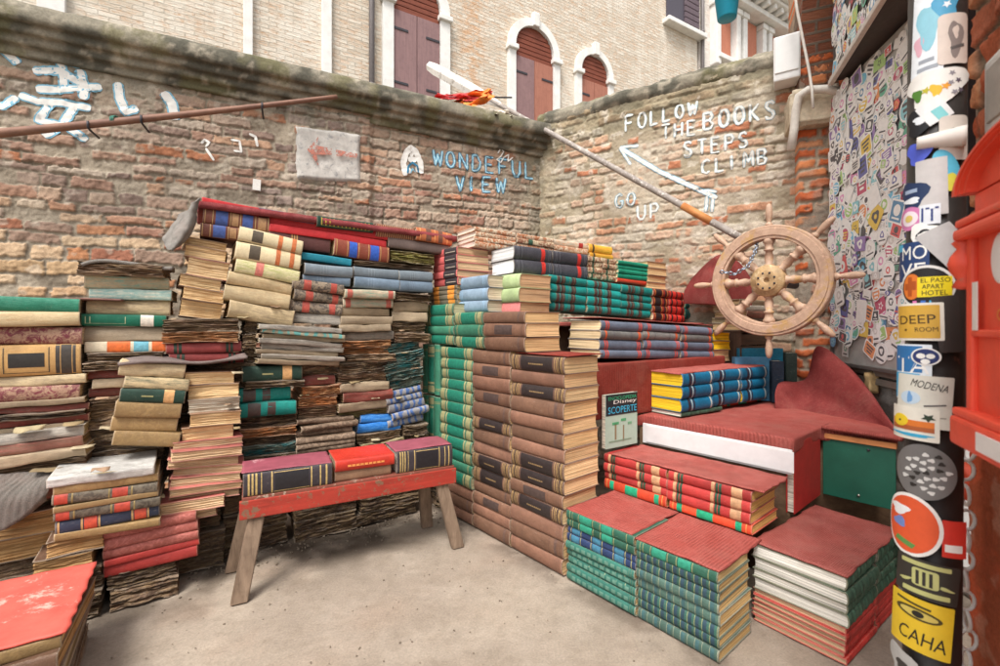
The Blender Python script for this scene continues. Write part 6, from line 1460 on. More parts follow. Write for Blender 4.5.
# ------------------------------------------------------------------ fittings on the right wall and the pier
eb = empty('electric_box', wallR.M @ Tr(wallR.hit(787, 74)[0], -.10, zof(74, 3.6)), 'white electric junction box at the right end of the painted wall', 'electric box')
g = MB(); g.box((0, 0, 0), (.17, .16, .33), 0, .012); g.build('case', mat_plain('d2d0cc', .5, noise=.08, scale=10, name='grey_plastic'), eb)
g = MB(); g.box((0, -.083, .02), (.15, .01, .26), 0, .004); g.build('lid', mat_plain('dcdad6', .5, noise=.06, scale=10, name='grey_plastic'), eb)
cw = mat_plain('cfc8bd', .6, noise=.12, name='cable_sheath')
g = MB(); g.tube([at(842, 92, 3.12), at(825, 89, 3.16), at(808, 90, 3.2), at(799, 96, 3.24), at(796, 110, 3.27), at(794, 130, 3.29), at(791, 150, 3.31)], .028, 10); tag(g.build('conduit', cw), 'bent cream conduit pipe running round the stone block of the pier', 'pipe')
g = MB(); g.tube([at(792, -30, 3.2), at(797, 10, 3.2), at(803, 40, 3.2), at(809, 70, 3.18), at(812, 90, 3.15), at(813, 108, 3.14)], .009, 8); tag(g.build('cable', cw), 'thin cream cable dangling down the face of the pier', 'cable')
pot = empty('hanging_bucket', Matrix.Translation(at(727, 19, 2.9)), 'turquoise bucket hanging at the top edge above the wall', 'bucket')
g = MB(); g.lathe([(.052, 0), (.056, .004), (.078, .2), (.084, .205), (.084, .215), (.074, .213)], None, 28); g.build('pail', mat_plain('1f93ad', .4, noise=.12, scale=8, name='turquoise_paint'), pot)
g = MB(); g.tube([(-.08, 0, .2), (-.05, 0, .32), (0, 0, .36), (.05, 0, .32), (.08, 0, .2)], .004, 6); g.build('bail', iron_m, pot)
g = MB(); g.tube([(0, 0, .36), (0, 0, 1.5)], .004, 6); g.build('cord', iron_m, pot)

nx_, nz_ = wallL.hit(257, 186)
nt = MB(); nt.box((0, 0, 0), (.055, .004, .085), 0, .001)
o = nt.build('notice', mat_plain('d6d2ca', .7, noise=.12, scale=90, name='paper')); o.matrix_world = wallL.M @ Tr(nx_, -.034, nz_) @ Ry(.05); tag(o, 'small white paper notice stuck on the left brick wall above the top shelf', 'notice')
# ------------------------------------------------------------------ sticker covered board
rgS = random.Random(42)
BM_ = frame((BO.x, BO.y, 0), (-BD.x, -BD.y))
board = empty('sticker_board', BM_, 'tall metal board plastered with small overlapping stickers beside the brick pier', 'board')
BWd = .86
g = MB(); g.box((BWd / 2, .016, 1.93), (BWd, .03, 1.86), 0, .003); g.build('panel', mat_plain('b3b1ac', .5, .2, noise=.16, scale=12, name='zinc_sheet', wear=.36, wearc='b9b6b0'), board)
g = MB()
for x in (-.012, BWd + .012): g.box((x, .01, 1.93), (.022, .05, 1.9), 0, .003)
g.box((BWd / 2, .01, .99), (BWd + .046, .05, .022), 0, .003); g.build('edge_frame', mat_plain('5f5a56', .6, .2, name='frame_steel'), board)
INK = ['2f6f9f', 'd23a3a', '2a2a2e', 'e0b52e', '3f9f7a', 'd97ab0', '6fc0c9', 'e07a3a', '7a5aa0', '3a3f8a', '8fc05a', '1f1f22', 'c9c4bc', '4fb0d8', 'b02a4a', 'f0efe9', 'efeeea', 'ecebe6']
_pm = {}
def ink(c):
    if c not in _pm: _pm[c] = mat_plain(c, .5, noise=.07, scale=40, bump=0, name='vinyl_print', wear=.28 if c[0] in 'ef' else None, wearc='b9b5ae')
    return _pm[c]
def shape(kind, w, h, n=20):
    if kind == 'circle': return [(w / 2 * math.cos(2 * math.pi * k / n), w / 2 * math.sin(2 * math.pi * k / n)) for k in range(n)]
    if kind == 'oval': return [(w / 2 * math.cos(2 * math.pi * k / n), h / 2 * math.sin(2 * math.pi * k / n)) for k in range(n)]
    if kind == 'hex': return [(w / 2 * math.cos(math.pi * k / 3), h / 2 * math.sin(math.pi * k / 3)) for k in range(6)]
    if kind == 'star': return [((w / 2 if k % 2 else w / 4.2) * math.sin(math.pi * k / 5), (w / 2 if k % 2 else w / 4.2) * math.cos(math.pi * k / 5)) for k in range(10)]
    if kind == 'blob':
        ph = rgS.uniform(0, 6); return [(w / 2 * (1 + .18 * math.sin(3 * a + ph) + .1 * math.sin(5 * a)) * math.cos(a), h / 2 * (1 + .18 * math.sin(3 * a + ph)) * math.sin(a)) for a in [2 * math.pi * k / 22 for k in range(22)]]
    r = min(w, h) * (.16 if kind == 'round' else .03); o = []
    for cx, cy, a0 in ((w / 2 - r, h / 2 - r, 0), (-w / 2 + r, h / 2 - r, 90), (-w / 2 + r, -h / 2 + r, 180), (w / 2 - r, -h / 2 + r, 270)):
        for k in range(4): a = math.radians(a0 + 30 * k); o.append((cx + r * math.cos(a), cy + r * math.sin(a)))
    return o
def sticker_mesh(layers, x0, z0, rot, y, put, g=None, mats=None):
    """layers: [(poly, colour, lift)] stacked printed shapes -> one mesh"""
    g = g or MB(); mats = mats if mats is not None else []
    ca, sa = math.cos(rot), math.sin(rot)
    for poly, c, lift in layers:
        m = ink(c)
        if m not in mats: mats.append(m)
        i = mats.index(m); n = len(poly)
        q = [(x0 + px * ca - pz * sa, z0 + px * sa + pz * ca) for px, pz in poly]
        v = [put(a, b, y + lift) for a, b in q] + [put(a, b, y + lift - .00045) for a, b in q]
        g.add(v, [tuple(range(n))[::-1], *[(k, (k + 1) % n, (k + 1) % n + n, k + n) for k in range(n)]], i)
    return g, mats
def scaled(poly, k, dx=0, dz=0): return [(x * k + dx, z * k + dz) for x, z in poly]
LIFT = {}
def level(key, x, z, r):
    """how many stickers already lie under this one"""
    L_ = LIFT.setdefault(key, []); k = 1 + max([q[3] for q in L_ if abs(q[0] - x) < (q[2] + r) and abs(q[1] - z) < (q[2] + r)], default=0)
    L_.append((x, z, r, k)); return .0012 + .0007 * k
def faded(c):
    k = .30; return ''.join('%02x' % int(int(c[i:i+2], 16) * (1 - k) + 225 * k) for i in (0, 2, 4))
def random_layers(w, h): return [(p, faded(c), l * .38) for p, c, l in random_layers0(w, h)]
def random_layers0(w, h):
    kind = rgS.choice(['circle', 'rect', 'rect', 'round', 'round', 'rect', 'oval', 'hex', 'circle'])
    P = shape(kind, w, h); t = rgS.random(); L_ = []; c1 = rgS.choice(INK); c2 = rgS.choice(['f0efe9', '2a2a2e', rgS.choice(INK)])
    while c2 == c1: c2 = rgS.choice(INK)
    if t < .36:                                                       # white border, printed field, one emblem
        L_ += [(P, 'f0efe9', 0), (scaled(P, .84), c1, .0004)]
        k = rgS.random()
        if k < .5: L_.append((scaled(shape(rgS.choice(['circle', 'star', 'blob', 'hex']), min(w, h) * .5, min(w, h) * .5), 1, 0, h * .06), c2, .0008)); L_.append((scaled(shape('rect', w * .55, h * .08), 1, 0, -h * .28), c2, .0008))
        else:
            for q in range(3): L_.append((scaled(shape('rect', w * (.62 - .12 * q), h * .11), 1, 0, h * (.2 - .2 * q)), c2, .0008))
    elif t < .5:                                                     # full colour
        L_ += [(P, c1, 0), (scaled(shape(rgS.choice(['circle', 'star', 'blob']), min(w, h) * .62, min(w, h) * .62), 1, 0, 0), c2, .0004), (scaled(shape('circle', min(w, h) * .25, min(w, h) * .25), 1, 0, 0), c1, .0008)]
    else:                                                            # white with a line drawing and a text bar
        L_ += [(P, rgS.choice(['f0efe9', 'efeeea', 'ecebe6']), 0), (scaled(P, .9), 'c9c4bc', .0003), (scaled(P, .86), 'f0efe9', .0006)]
        L_.append((scaled(shape(rgS.choice(['circle', 'blob', 'hex']), min(w, h) * .48, min(w, h) * .48), 1, 0, h * .1), c1, .0010)); L_.append((scaled(shape('blob', min(w, h) * .26, min(w, h) * .26), 1, 0, h * .1), 'f0efe9', .0013)); L_.append((scaled(shape('rect', w * .6, h * .1), 1, 0, -h * .3), '2a2a2e', .0010))
    return L_
putB = lambda a, b, y: (a, -y, b)
NS, ys = 0, .0014
spots = []
for row_ in range(38):
    for k in range(15):
        z = 1.04 + row_ * .056 + rgS.uniform(-.018, .018); x = .03 + k * .068 + rgS.uniform(-.022, .022)
        if z < 1.24 and rgS.random() < (1.24 - z) / .2 * (1.3 - x) + .05: continue
        if z > 2.82 or x > BWd - .02: continue
        spots.append((x, z))
rgS.shuffle(spots)
big = sorted(spots, key=lambda p: -p[0] - .2 * rgS.random())   # the ones nearer the viewer show larger
late = big[:100]; early = big[100:]
g, ms = MB(), []
for i, (x, z) in enumerate(early):
    w = rgS.uniform(.07, .13); h = w * rgS.uniform(.6, 1.3); g, ms = sticker_mesh(random_layers(w, h), x, z, rgS.gauss(0, .25), level('board', x, z, max(w, h) * .5), putB, g, ms)
o = g.build('sticker', None, board, mats=ms); o['kind'] = 'stuff'
for i, (x, z) in enumerate(late):
    w = rgS.choice([rgS.uniform(.05, .085), rgS.uniform(.08, .14)]); h = w * rgS.uniform(.55, 1.25)
    g2, m2 = sticker_mesh(random_layers(w, h), x, z, rgS.gauss(0, .25), level('board', x, z, max(w, h) * .5), putB); g2.build('sticker', None, board, mats=m2)
# ------------------------------------------------------------------ light box above the board
lbD = Vector((.368, .93)).normalized(); l0 = place_px(833, 3.1); LM = frame((*l0, 0), (-lbD.x, -lbD.y))
lb = empty('sign_box', LM, 'boxy sign with sticker covered face hung above the sticker board', 'sign')
g = MB(); g.box((.7, .15, 3.32), (1.4, .3, .86), 0, .004); g.build('case', mat_plain('4a4542', .7, noise=.15, name='dark_sheet'), lb)
g = MB(); g.box((.7, -.012, 2.885), (1.42, .03, .035), 0, .006); g.build('lower_frame', mat_plain('c9c2ba', .5, noise=.12, name='painted_steel'), lb)
g, ms = MB(), []
for i in range(330):
    w = rgS.uniform(.05, .1); x, z = rgS.uniform(.03, 1.37), rgS.uniform(2.94, 3.71); g, ms = sticker_mesh(random_layers(w, w * rgS.uniform(.7, 1.3)), x, z, rgS.gauss(0, .3), level('box', x, z, w * .6), putB, g, ms)
o = g.build('sticker', None, lb, mats=ms); o['kind'] = 'stuff'
# ledge under the board
sh = empty('ledge', BM_, 'grey weathered timber ledge with crumbling plaster under the sticker board', 'ledge')
for k, z in enumerate((.985, .93)): g = MB(); g.box((.45, .045, z - .02), (.94, .05 - .012 * k, .04), 0, .004); g.build('batten', mat_wood('8f857a', '6f665c', (3, 40, 40)), sh)
for x, z in ((-.02, .86), (.42, .90)): rockbox('plaster_lump', (x, .02, z), (.06, .05, .12), Matrix.Identity(4), mat_plain('c9a877', .9, noise=.3, scale=30, name='foam', bump=.8), sh, int(x * 100) + 9, .03)
# ------------------------------------------------------------------ the dark pole with stickers
PYd, PR = 1.1, .0525
pc = Vector((xr(929.5) * PYd, PYd, 0)); lean = .018
pole = empty('pole', Matrix.Translation(pc) @ Ry(lean - .009), 'thick dark iron pole covered with peeling stickers in front of the board', 'pole')
POM = pole.matrix_basis.copy()
g = MB(); g.lathe([(PR + .012, -.05), (PR + .012, .03), (PR, .04), (PR, 3.4), (PR - .01, 3.41)], None, 56); g.build('shaft', mat_plain('2c2724', .5, noise=.3, scale=12, name='dark_paint', wear=.36, wearc='6f4a3c', bump=.3), pole)
A0 = math.atan2(-pc.y, -pc.x)                                  # the side that faces the viewer
def putP(a, b, y):
    an = A0 + a / PR; r = PR + y; return (r * math.cos(an), r * math.sin(an), b)
DIST = math.hypot(pc.x, pc.y)
def pz(py): return zof(py, PYd - .06 * .7)
def pa(px):                                                    # arc position of a photo column on the pole
    s = max(-.98, min(.98, (px - 929.5) / 31.0)); return math.asin(s) * PR
def refine(poly, step=.004):
    o = []
    for (x0, z0), (x1, z1) in zip(poly, poly[1:] + poly[:1]):
        n = max(1, int(math.hypot(x1 - x0, z1 - z0) / step)); o += [(x0 + (x1 - x0) * k / n, z0 + (z1 - z0) * k / n) for k in range(n)]
    return o
def curved(poly, c, y, parent, name, rot=0, x0=0, z0=0):
    """a printed shape wrapped on the pole: cut into strips so that it follows the round"""
    ca, sa = math.cos(rot), math.sin(rot)
    q = [(x0 + x * ca - z * sa, z0 + x * sa + z * ca) for x, z in poly]
    bm = bmesh.new(); vs_ = [bm.verts.new((x, z, 0)) for x, z in q]; bm.faces.new(vs_)
    xs = [p[0] for p in q]; k = math.ceil(min(xs) / .006)
    while k * .006 < max(xs):
        bmesh.ops.bisect_plane(bm, geom=bm.verts[:] + bm.edges[:] + bm.faces[:], plane_co=(k * .006, 0, 0), plane_no=(1, 0, 0)); k += 1
    r = bmesh.ops.extrude_face_region(bm, geom=bm.faces[:]); top = [e for e in r['geom'] if isinstance(e, bmesh.types.BMVert)]
    for v in bm.verts: v.co.z = y - .0009
    for v in top: v.co.z = y
    bmesh.ops.recalc_face_normals(bm, faces=bm.faces[:]); bm.verts.index_update()
    V_ = [putP(v.co.x, v.co.y, v.co.z) for v in bm.verts]; F_ = [[v.index for v in p.verts] for p in bm.faces]; bm.free()
    return mesh_obj(name, V_, F_, ink(c) if isinstance(c, str) else c, parent)
def ptext(txt, ax0, ax1, z0, z1, c, y, parent, rot=0, name='lettering'):
    v, f = text_mesh(txt, 1.0); lo, hi = v.min(0), v.max(0); cx, cz = (ax0 + ax1) / 2, (z0 + z1) / 2; ca, sa = math.cos(rot), math.sin(rot); V_ = []
    for p in v:
        x = (p[0] - lo[0]) / (hi[0] - lo[0]) * (ax1 - ax0) - (ax1 - ax0) / 2; z = (p[1] - lo[1]) / (hi[1] - lo[1]) * (z1 - z0) - (z1 - z0) / 2
        V_.append(putP(cx + x * ca - z * sa, cz + x * sa + z * ca, y))
    return mesh_obj(name, V_, f, ink(c), parent)
_y = [.0012]
def sticker(px0, px1, py0, py1, kind, c, rot=0, label=None):
    """a sticker on the pole given by its box in the photograph"""
    a0, a1, z1, z0 = pa(px0), pa(px1), pz(py0), pz(py1); _y[0] += .00016
    o = curved(refine(shape(kind, a1 - a0, z1 - z0, 40)), c, _y[0], pole, 'sticker', rot, (a0 + a1) / 2, (z0 + z1) / 2)
    if label: o['label'] = label
    o['_'] = 0; del o['_']
    return o, (a0, a1, z0, z1, _y[0])
def onto(b, u0, u1, v0, v1, kind, c, lift=.0005, rot=0, name='print'):
    a0, a1, z0, z1, y = b[1]; x0, x1 = a0 + (a1 - a0) * u0, a0 + (a1 - a0) * u1; y0, y1 = z0 + (z1 - z0) * v0, z0 + (z1 - z0) * v1
    _y[0] = max(_y[0], y + lift)
    return curved(refine(shape(kind, x1 - x0, y1 - y0, 30)), c, y + lift, b[0], name, rot, (x0 + x1) / 2, (y0 + y1) / 2)
def otext(b, txt, u0, u1, v0, v1, c, lift=.0008, rot=0):
    a0, a1, z0, z1, y = b[1]; _y[0] = max(_y[0], y + lift)
    return ptext(txt, a0 + (a1 - a0) * u0, a0 + (a1 - a0) * u1, z0 + (z1 - z0) * v0, z0 + (z1 - z0) * v1, c, y + lift, b[0], rot)
b = sticker(905, 938, -20, 78, 'rect', 'e6ebee', -.04, 'white poster with pale blue figure'); onto(b, .2, .85, .35, .8, 'blob', '8fc7d6'); onto(b, .1, .4, .3, .5, 'blob', 'd9a9b6'); onto(b, .2, .8, .12, .16, 'rect', '9aa0a8'); onto(b, .25, .7, .2, .24, 'rect', '9aa0a8')
b = sticker(926, 950, -10, 22, 'blob', '4f9fc4'); onto(b, .3, .7, .3, .7, 'star', 'e6ebee')
b = sticker(930, 958, 16, 66, 'round', 'd6c8bc', 0, 'beige arched sticker with a sketched figure'); onto(b, .3, .75, .15, .85, 'blob', '8a7f7a'); onto(b, .42, .6, .5, .75, 'blob', 'd6c8bc', .0009); onto(b, .35, .8, .3, .36, 'rect', '5f5a58', .0009, .3)
b = sticker(902, 957, 66, 104, 'blob', 'e9e6df', .1, 'white sticker with yellow graffiti lettering')
for k, (u, c) in enumerate(((.2, '4f7f2e'), (.34, 'b9b02e'), (.48, 'e0b52e'), (.62, 'e09a2e'))): onto(b, u - .07, u + .09, .2, .55 + .12 * (k % 2), 'star' if k % 2 else 'blob', c, .0005 + k * .0001, .3)
for k, (u, v) in enumerate(((.72, .75), (.82, .55), (.7, .5), (.86, .3), (.76, .25))): onto(b, u - .06, u + .06, v - .1, v + .1, 'star', '5f5560' if k % 2 else '8f8a90', .0006 + k * .0001)
b = sticker(902, 930, 104, 130, 'blob', '1f1f22'); onto(b, .3, .8, .4, .7, 'blob', 'e6ebee')
b = sticker(915, 940, 98, 122, 'rect', 'e4e4e2', .5); onto(b, .5, .9, .1, .6, 'rect', '7fc7c9', .0005, .5)
b = sticker(932, 957, 118, 162, 'round', 'cfc6bb', 0, 'cream square sticker with dark disc'); onto(b, .08, .92, .12, .88, 'circle', '3a3836')
b = sticker(928, 950, 150, 192, 'oval', '58b3cf', .3); onto(b, .2, .9, .0, .4, 'blob', 'd2c94a'); onto(b, .0, .5, .35, .6, 'blob', '2f5fc0', .0008)
b = sticker(904, 926, 138, 160, 'blob', '4f5fc8', .2)
b = sticker(912, 940, 158, 215, 'rect', 'c4c0bd', .02, 'blank white peeling paper')
b = sticker(900, 922, 176, 208, 'blob', '24365a', 0, 'navy sticker with white markings'); onto(b, .15, .8, .25, .45, 'blob', 'e6ebee'); onto(b, .2, .7, .6, .72, 'rect', '9fb0c8')
b = sticker(899, 920, 202, 228, 'circle', 'd27fb0', 0, 'pink ring sticker'); onto(b, .18, .82, .18, .82, 'circle', 'ecdfe6'); onto(b, .35, .65, .35, .65, 'circle', 'd8c06a', .001)
b = sticker(916, 934, 204, 224, 'rect', 'dfe3e8'); otext(b, 'IT', .1, .9, .15, .85, '2f3f7a')
b = sticker(908, 936, 222, 246, 'blob', 'f0efe9', .4, 'white hand outline sticker'); onto(b, .2, .8, .3, .7, 'blob', '2a2a2e'); onto(b, .3, .72, .38, .62, 'blob', 'f0efe9', .0009)
b = sticker(899, 925, 240, 280, 'rect', '27406e', 0, 'navy sticker reading MO VE in white'); otext(b, 'MO', .25, .95, .55, .9, 'ecebe6'); otext(b, 'VE', .2, .92, .1, .45, 'ecebe6'); onto(b, .0, .25, .8, .98, 'rect', '4fb0d8')
b = sticker(926, 955, 226, 272, 'rect', 'b9b6b4', .55, 'plain pale grey square sticker')
b = sticker(946, 957, 255, 276, 'blob', '2f7a5a')
b = sticker(902, 946, 265, 309, 'oval', 'dcd9d4', 0, 'oval sticker reading EL PASO APART HOTEL'); onto(b, .05, .95, .06, .94, 'oval', '221f20'); onto(b, .09, .45, .22, .82, 'oval', 'd9762e', .0009); onto(b, .38, .93, .27, .73, 'rect', 'e6cf24', .0013)
otext(b, 'EL PASO', .44, .9, .6, .7, '221f20', .0018); otext(b, 'APART', .46, .8, .46, .56, '221f20', .0018); otext(b, 'HOTEL', .46, .86, .31, .42, '221f20', .0018)
onto(b, .2, .28, .3, .75, 'round', 'a8501e', .0014); onto(b, .13, .2, .45, .6, 'round', 'a8501e', .0014); onto(b, .28, .36, .45, .65, 'round', 'a8501e', .0014); onto(b, .3, .37, .1, .19, 'rect', 'd97ab0', .0014); onto(b, .44, .52, .1, .19, 'rect', '3f6fc0', .0014); onto(b, .58, .66, .1, .19, 'rect', '4fb0d8', .0014)
b = sticker(930, 950, 296, 352, 'rect', '3a3532', .1)
b = sticker(900, 937, 303, 341, 'rect', 'e6e1d4', .02, 'gold square sticker reading DEEP ROOM'); onto(b, .04, .93, .06, .94, 'rect', 'cfa340', .0005, .02); otext(b, 'DEEP', .14, .86, .45, .68, '4a3a22', .001, .05); otext(b, 'ROOM', .5, .9, .24, .36, '4a3a22', .001, .05); onto(b, .26, .34, .24, .32, 'star', '4a3a22', .001)
b = sticker(900, 928, 345, 402, 'rect', 'dfe7ec', 0, 'white sticker with blue block letters'); onto(b, .0, .8, .5, .97, 'rect', '2f6fa8'); onto(b, .0, .75, .02, .48, 'rect', '3fa3cf', .0006); otext(b, 'TA', .12, .95, .48, .78, 'ecebe6', .001); otext(b, 'S', .2, .6, .12, .4, 'ecebe6', .0011)
b = sticker(912, 935, 346, 368, 'circle', 'ecebe6', 0, 'round navy emblem sticker'); onto(b, .07, .93, .07, .93, 'circle', '27356a'); onto(b, .2, .5, .3, .75, 'circle', 'ecebe6', .0009); onto(b, .52, .8, .35, .7, 'circle', 'ecebe6', .001); onto(b, .35, .65, .15, .4, 'circle', 'ecebe6', .0011)
b = sticker(902, 943, 376, 428, 'rect', 'd6d3c6', -.04, 'cream sticker reading MODENA'); otext(b, 'MODENA', .34, .95, .74, .88, '3a3836', .0008, -.25); onto(b, .12, .5, .35, .75, 'circle', 'bcd0e0', .0006); onto(b, .26, .36, .45, .66, 'blob', '6f9fd0', .001); onto(b, .55, .9, .42, .45, 'rect', '5a5856', .0006, .2); onto(b, .1, .9, .2, .22, 'rect', '8f8a80', .0006)
b = sticker(899, 934, 409, 442, 'rect', 'e2ddcf', 0, 'sunset beach sticker with a palm tree'); onto(b, .05, .92, .42, .6, 'rect', 'd9772e'); onto(b, .05, .92, .28, .42, 'rect', 'a85a30', .0007); onto(b, .12, .48, .36, .76, 'circle', 'e6c62e', .001); onto(b, .26, .34, .44, .66, 'star', '2a3a2a', .0014); onto(b, .7, .95, .55, .9, 'star', '2a3a2a', .001); onto(b, .05, .92, .1, .2, 'blob', '3fa3c9', .0007)
b = sticker(903, 946, 445, 500, 'oval', '6f6c6a', 0, 'scuffed silver round sticker')
for k in range(26): onto(b, *(lambda u, v: (u, u + .1, v, v + .07))(.5 + .36 * math.cos(k * 2.4) * math.sqrt(k / 26), .46 + .38 * math.sin(k * 2.4) * math.sqrt(k / 26)), 'blob', 'cfcdc9' if k % 4 else '2c2724', .0005 + k * .00004, k)
b = sticker(936, 952, 516, 552, 'rect', 'd23a2e'); onto(b, .1, .8, .15, .35, 'rect', 'ecebe6')
b = sticker(899, 937, 497, 560, 'oval', 'e8e5df', 0, 'orange oval sticker with white border'); onto(b, .05, .94, .05, .95, 'oval', 'd9572e'); onto(b, .15, .5, .62, .8, 'blob', 'e6e6e6', .0009); onto(b, .2, .45, .42, .58, 'blob', '6f86c0', .001); onto(b, .25, .6, .16, .24, 'rect', '5f8f4a', .001, -.4)
b = sticker(905, 947, 560, 598, 'rect', '332f2a', -.06, 'black sticker with a pale yellow crest'); onto(b, .3, .7, .3, .76, 'round', 'b9b878'); 
for k in range(3): onto(b, .36 + k * .1, .41 + k * .1, .34, .7, 'rect', '332f2a', .001)
onto(b, .12, .88, .82, .93, 'round', 'b9b878', .0006); onto(b, .14, .86, .08, .2, 'round', 'b9b878', .0006); onto(b, .08, .3, .34, .42, 'blob', 'b9b878', .0006, .4); onto(b, .7, .92, .34, .42, 'blob', 'b9b878', .0006, -.4)
b = sticker(902, 943, 600, 653, 'rect', 'd9b52a', -.04, 'yellow sticker with an eye reading CAHA'); otext(b, 'CAHA', .2, .92, .14, .4, '221f1a', .0008, -.1); onto(b, .14, .86, .6, .82, 'oval', '4a3f1a', .0006, -.1); onto(b, .22, .8, .64, .78, 'oval', 'c9b45a', .001, -.1); onto(b, .42, .6, .62, .8, 'circle', '221f1a', .0014); onto(b, .15, .7, .86, .9, 'rect', '4a3f1a', .0006, -.15)
b = sticker(902, 920, 656, 690, 'blob', 'a9a6a2', .2); onto(b, .3, .7, .3, .6, 'blob', '3a3532')
# curled white paper standing off the pole
g = MB(); c0 = Vector(putP(pa(914), pz(140), .014)); c1 = Vector(putP(pa(950), pz(141), .022)); g.tube([c0.lerp(c1, k / 8) for k in range(9)], [.0135 + .0012 * k for k in range(9)], 16); g.build('peeling_paper', mat_plain('d6cfc6', .7, noise=.08, scale=18, name='paper'), pole)
# ------------------------------------------------------------------ brick pillar with the post box
pD = Vector((-.46, -.887)).normalized(); pO = Vector((1.246, 1.204))
def colQ(X, Z, mask, r1, r2, r3, n1, big):
    b = pick(r3, ['b5674a', 'a85a40', 'bd7a58', 'b06a50', 'c08562']) * (1 + .5 * n1[..., None])
    c = mixc(lin('8f7f6c'), lin('75685a'), sstep(.4, .6, fbm(X * 9, Z * 9, 7, 95, 4))) * (1 - mask[..., None]) + b * mask[..., None]
    low = sstep(1.12, 1.05, Z + .03 * n1); n = fbm(X * 9, Z * 9, 5, 96, 5); st = mixc(lin('b3573a'), lin('9a5238'), sstep(.4, .6, n)); st = mixc(st, lin('b98a74'), .5 * sstep(.58, .7, fbm(X * 14, Z * 14, 6, 97, 5)))
    return mixc(c, st, low)
def profQ(X, Z, h): low = sstep(1.12, 1.05, Z); return h * (1 - .75 * low) + .012 * low
pillar = BrickWall(tuple(pO), tuple(pO + pD * .95), 0, 3.4, 93, .007, colQ, (.075, .095), .24, .02, .012, .02, profQ)
pq = pillar.build('brick_pillar', brick_m, .35); tag(pq, 'near brick pillar with orange plastered foot carrying the red post box', 'pillar')
PMx = frame((pO.x, pO.y, 0), tuple(pD))
mb = empty('post_box', PMx @ Tr(.425, -.0, 0), 'bright red cast iron post box with arched hood on the near pillar', 'post box')
pw, pdp = .42, .15                                                # width along the pillar, depth towards the viewer
red_m_ = mat_plain('dc5038', .48, noise=.13, scale=14, name='red_enamel', spec=.4, wear=.33, wearc='b8644f', bump=.4)
def rbox(c, d, name, bev=.006, mat=red_m_, parent=mb): g = MB(); g.box(c, d, 0, bev); return g.build(name, mat, parent)
body = rbox((pw / 2, -pdp / 2, 1.235), (pw, pdp, .40), 'body', .012)
rbox((pw / 2, -pdp / 2 - .012, 1.425), (pw + .012, pdp + .03, .022), 'moulding', .008); rbox((pw / 2, -pdp / 2 - .008, 1.447), (pw + .012, pdp + .03, .016), 'moulding', .006)
rbox((pw / 2, -pdp - .004, 1.235), (pw - .02, .012, .014), 'moulding', .005)
# hood: an arched pediment in stepped bands with a plain field inside
HZ0, HC = 1.505, pw / 2
rbox((pw / 2, -pdp / 2, 1.475), (pw - .006, pdp - .006, .055), 'frieze', .006)
def band(r0, r1, y0, nm):
    g = MB(); P = [[(HC + r * math.cos(math.pi * q / 30), HZ0 + r * .36 * math.sin(math.pi * q / 30)) for q in range(31)] for r in (r0, r1)]
    for q in range(30): g.prism([P[1][q], P[1][q + 1], P[0][q + 1], P[0][q]], y0, -.012)
    g.build(nm, red_m_, mb)
band(.212, .224, -pdp - .024, 'hood_band'); band(.204, .212, -pdp - .020, 'hood_band'); band(.192, .204, -pdp - .014, 'hood_band')
g = MB(); g.prism([(HC + .192 * math.cos(math.pi * q / 30), HZ0 + .192 * .36 * math.sin(math.pi * q / 30)) for q in range(31)], -pdp + .004, -.014); g.build('hood', red_m_, mb)
rosette = MB(); rosette.lathe([(.03, 0), (.032, .008), (.02, .014), (.018, .01), (.008, .016)], Tr(pw / 2 - .03, -pdp + .004, 1.54) @ Rx(math.pi / 2), 20); rosette.build('rosette', red_m_, mb)
for x in (.02, pw - .02): rbox((x, -pdp - .004, 1.235), (.022, .014, .38), 'pilaster', .005)
for x in (-.008, pw + .008):
    g = MB()
    g.lathe([(.008, -.05), (.02, -.045), (.012, -.03), (.022, -.015), (.026, 0), (.022, .015), (.012, .03), (.02, .042), (.006, .055)], Tr(x, -pdp - .006, 1.37), 14); g.build('finial', red_m_, mb)
ov = MB(); ov.lathe([(.034, 0), (.034, .003), (.031, .004)], Tr(.125, -pdp - .001, 1.365) @ Rx(math.pi / 2) @ Matrix.Diagonal((1, 1.3, 1, 1)), 32); o = ov.build('oval_label', P_('e0dedb'), mb)
# relief of an envelope with wings
for k in range(5): g = MB(); g.tube([(.17 + .02 * k, -pdp - .004, 1.30 + .01 * k), (.21 + .015 * k, -pdp - .012, 1.34 + .012 * k), (.27 + .01 * k, -pdp - .006, 1.37 + .008 * k)], [.006, .011, .004], 8); g.build('wing_relief', red_m_, mb)
rbox((.3, -pdp - .004, 1.31), (.1, .012, .06), 'envelope_relief', .004)
g = MB(); g.box((.05, -pdp - .011, 1.285), (.02, .002, .09), 0, .0005); g.build('paper_strip', P_('dcd6cf'), mb)
ft = flat_text('GRAF', .105, .19, 1.258, 1.278, -pdp - .0015, P_('d98a3a'), mb)
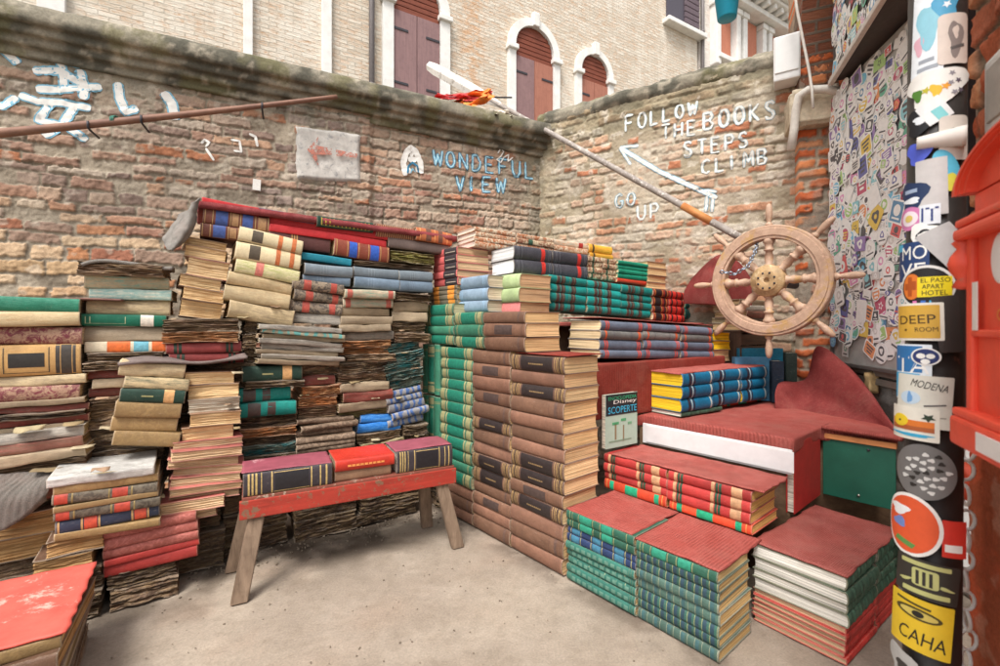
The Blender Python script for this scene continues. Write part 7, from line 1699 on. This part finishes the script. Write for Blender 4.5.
# slot with its curved lip
g = MB(); pts = [(.17 + .2 * q / 16, -pdp - .006 - .012 * math.sin(math.pi * q / 16), 1.175 - .028 * math.sin(math.pi * q / 16)) for q in range(17)]; g.tube(pts, .009, 10); g.build('slot_lip', red_m_, mb)
g = MB(); g.tube([(x + .0, y + .004, z - .014) for x, y, z in pts[2:-2]], .008, 10); g.build('slot', P_('1a1210', .8), mb)
g = MB(); g.lathe([(.012, 0), (.013, .006), (.008, .01)], Tr(.235, -pdp - .002, 1.222) @ Rx(math.pi / 2), 16); g.build('lock', mat_plain('8f8c88', .3, .9, name='steel'), mb)
rbox((pw / 2, -pdp / 2 - .015, 1.045), (pw + .02, pdp + .03, .055), 'sill', .008); rbox((pw / 2, -pdp / 2 - .008, 1.08), (pw + .025, pdp + .035, .016), 'moulding', .006)
g = MB(); g.box((.24, -pdp - .0315, 1.046), (.25, .002, .032), 0, .0005); g.build('sill_label', P_('dedad6'), mb)
mt = empty('meter_box', PMx @ Tr(.30, -.03, 1.76), 'small grey framed meter cabinet on the pillar above the post box', 'meter box')
rbox((0, 0, 0), (.2, .05, .17), 'case', .008, mat_plain('cfc8bf', .5, noise=.1, name='grey_plastic'), mt); rbox((0, -.027, 0), (.15, .006, .12), 'window', .002, mat_plain('a39a90', .3, noise=.1, name='smoked_plastic'), mt)
ib = MB(); ib.box((xr(970) * 1.27, 1.27, 2.1), (.022, .012, 2.2), 0, .002); tag(ib.build('iron_strip', mat_plain('3b3634', .6, .4, noise=.25, name='iron')), 'narrow dark iron strip standing between the pole and the pillar', 'iron strip')
wb = MB(); wb.box((0, 0, .62), (.30, .012, .56), 0, .003); o = wb.build('leaning_board', mat_plain('d2cfca', .6, noise=.1, scale=8, name='white_card')); o.matrix_world = Tr(1.83, 1.74, -.02) @ Rz(-.6); tag(o, 'white panel leaning at the wall just visible behind the dark pole', 'panel')
chain('plastic_chain', [at(974, 432, 1.16), at(965, 470, 1.15), at(966, 520, 1.15), at(964, 580, 1.15), at(968, 640, 1.15), at(962, 700, 1.15)], .0042, .058, P_('dcd9d4', .4), 'white plastic chain hanging beside the orange foot of the pillar', 'chain')
ob_ = MB(); ob_.tube([at(958, 474, 1.6), at(966, 468, 1.58), at(974, 476, 1.56), at(972, 500, 1.57)], .022, 10); tag(ob_.build('hose', mat_plain('d2553a', .5, noise=.15, name='orange_rubber')), 'short bend of orange hose behind the white plastic chain', 'hose')
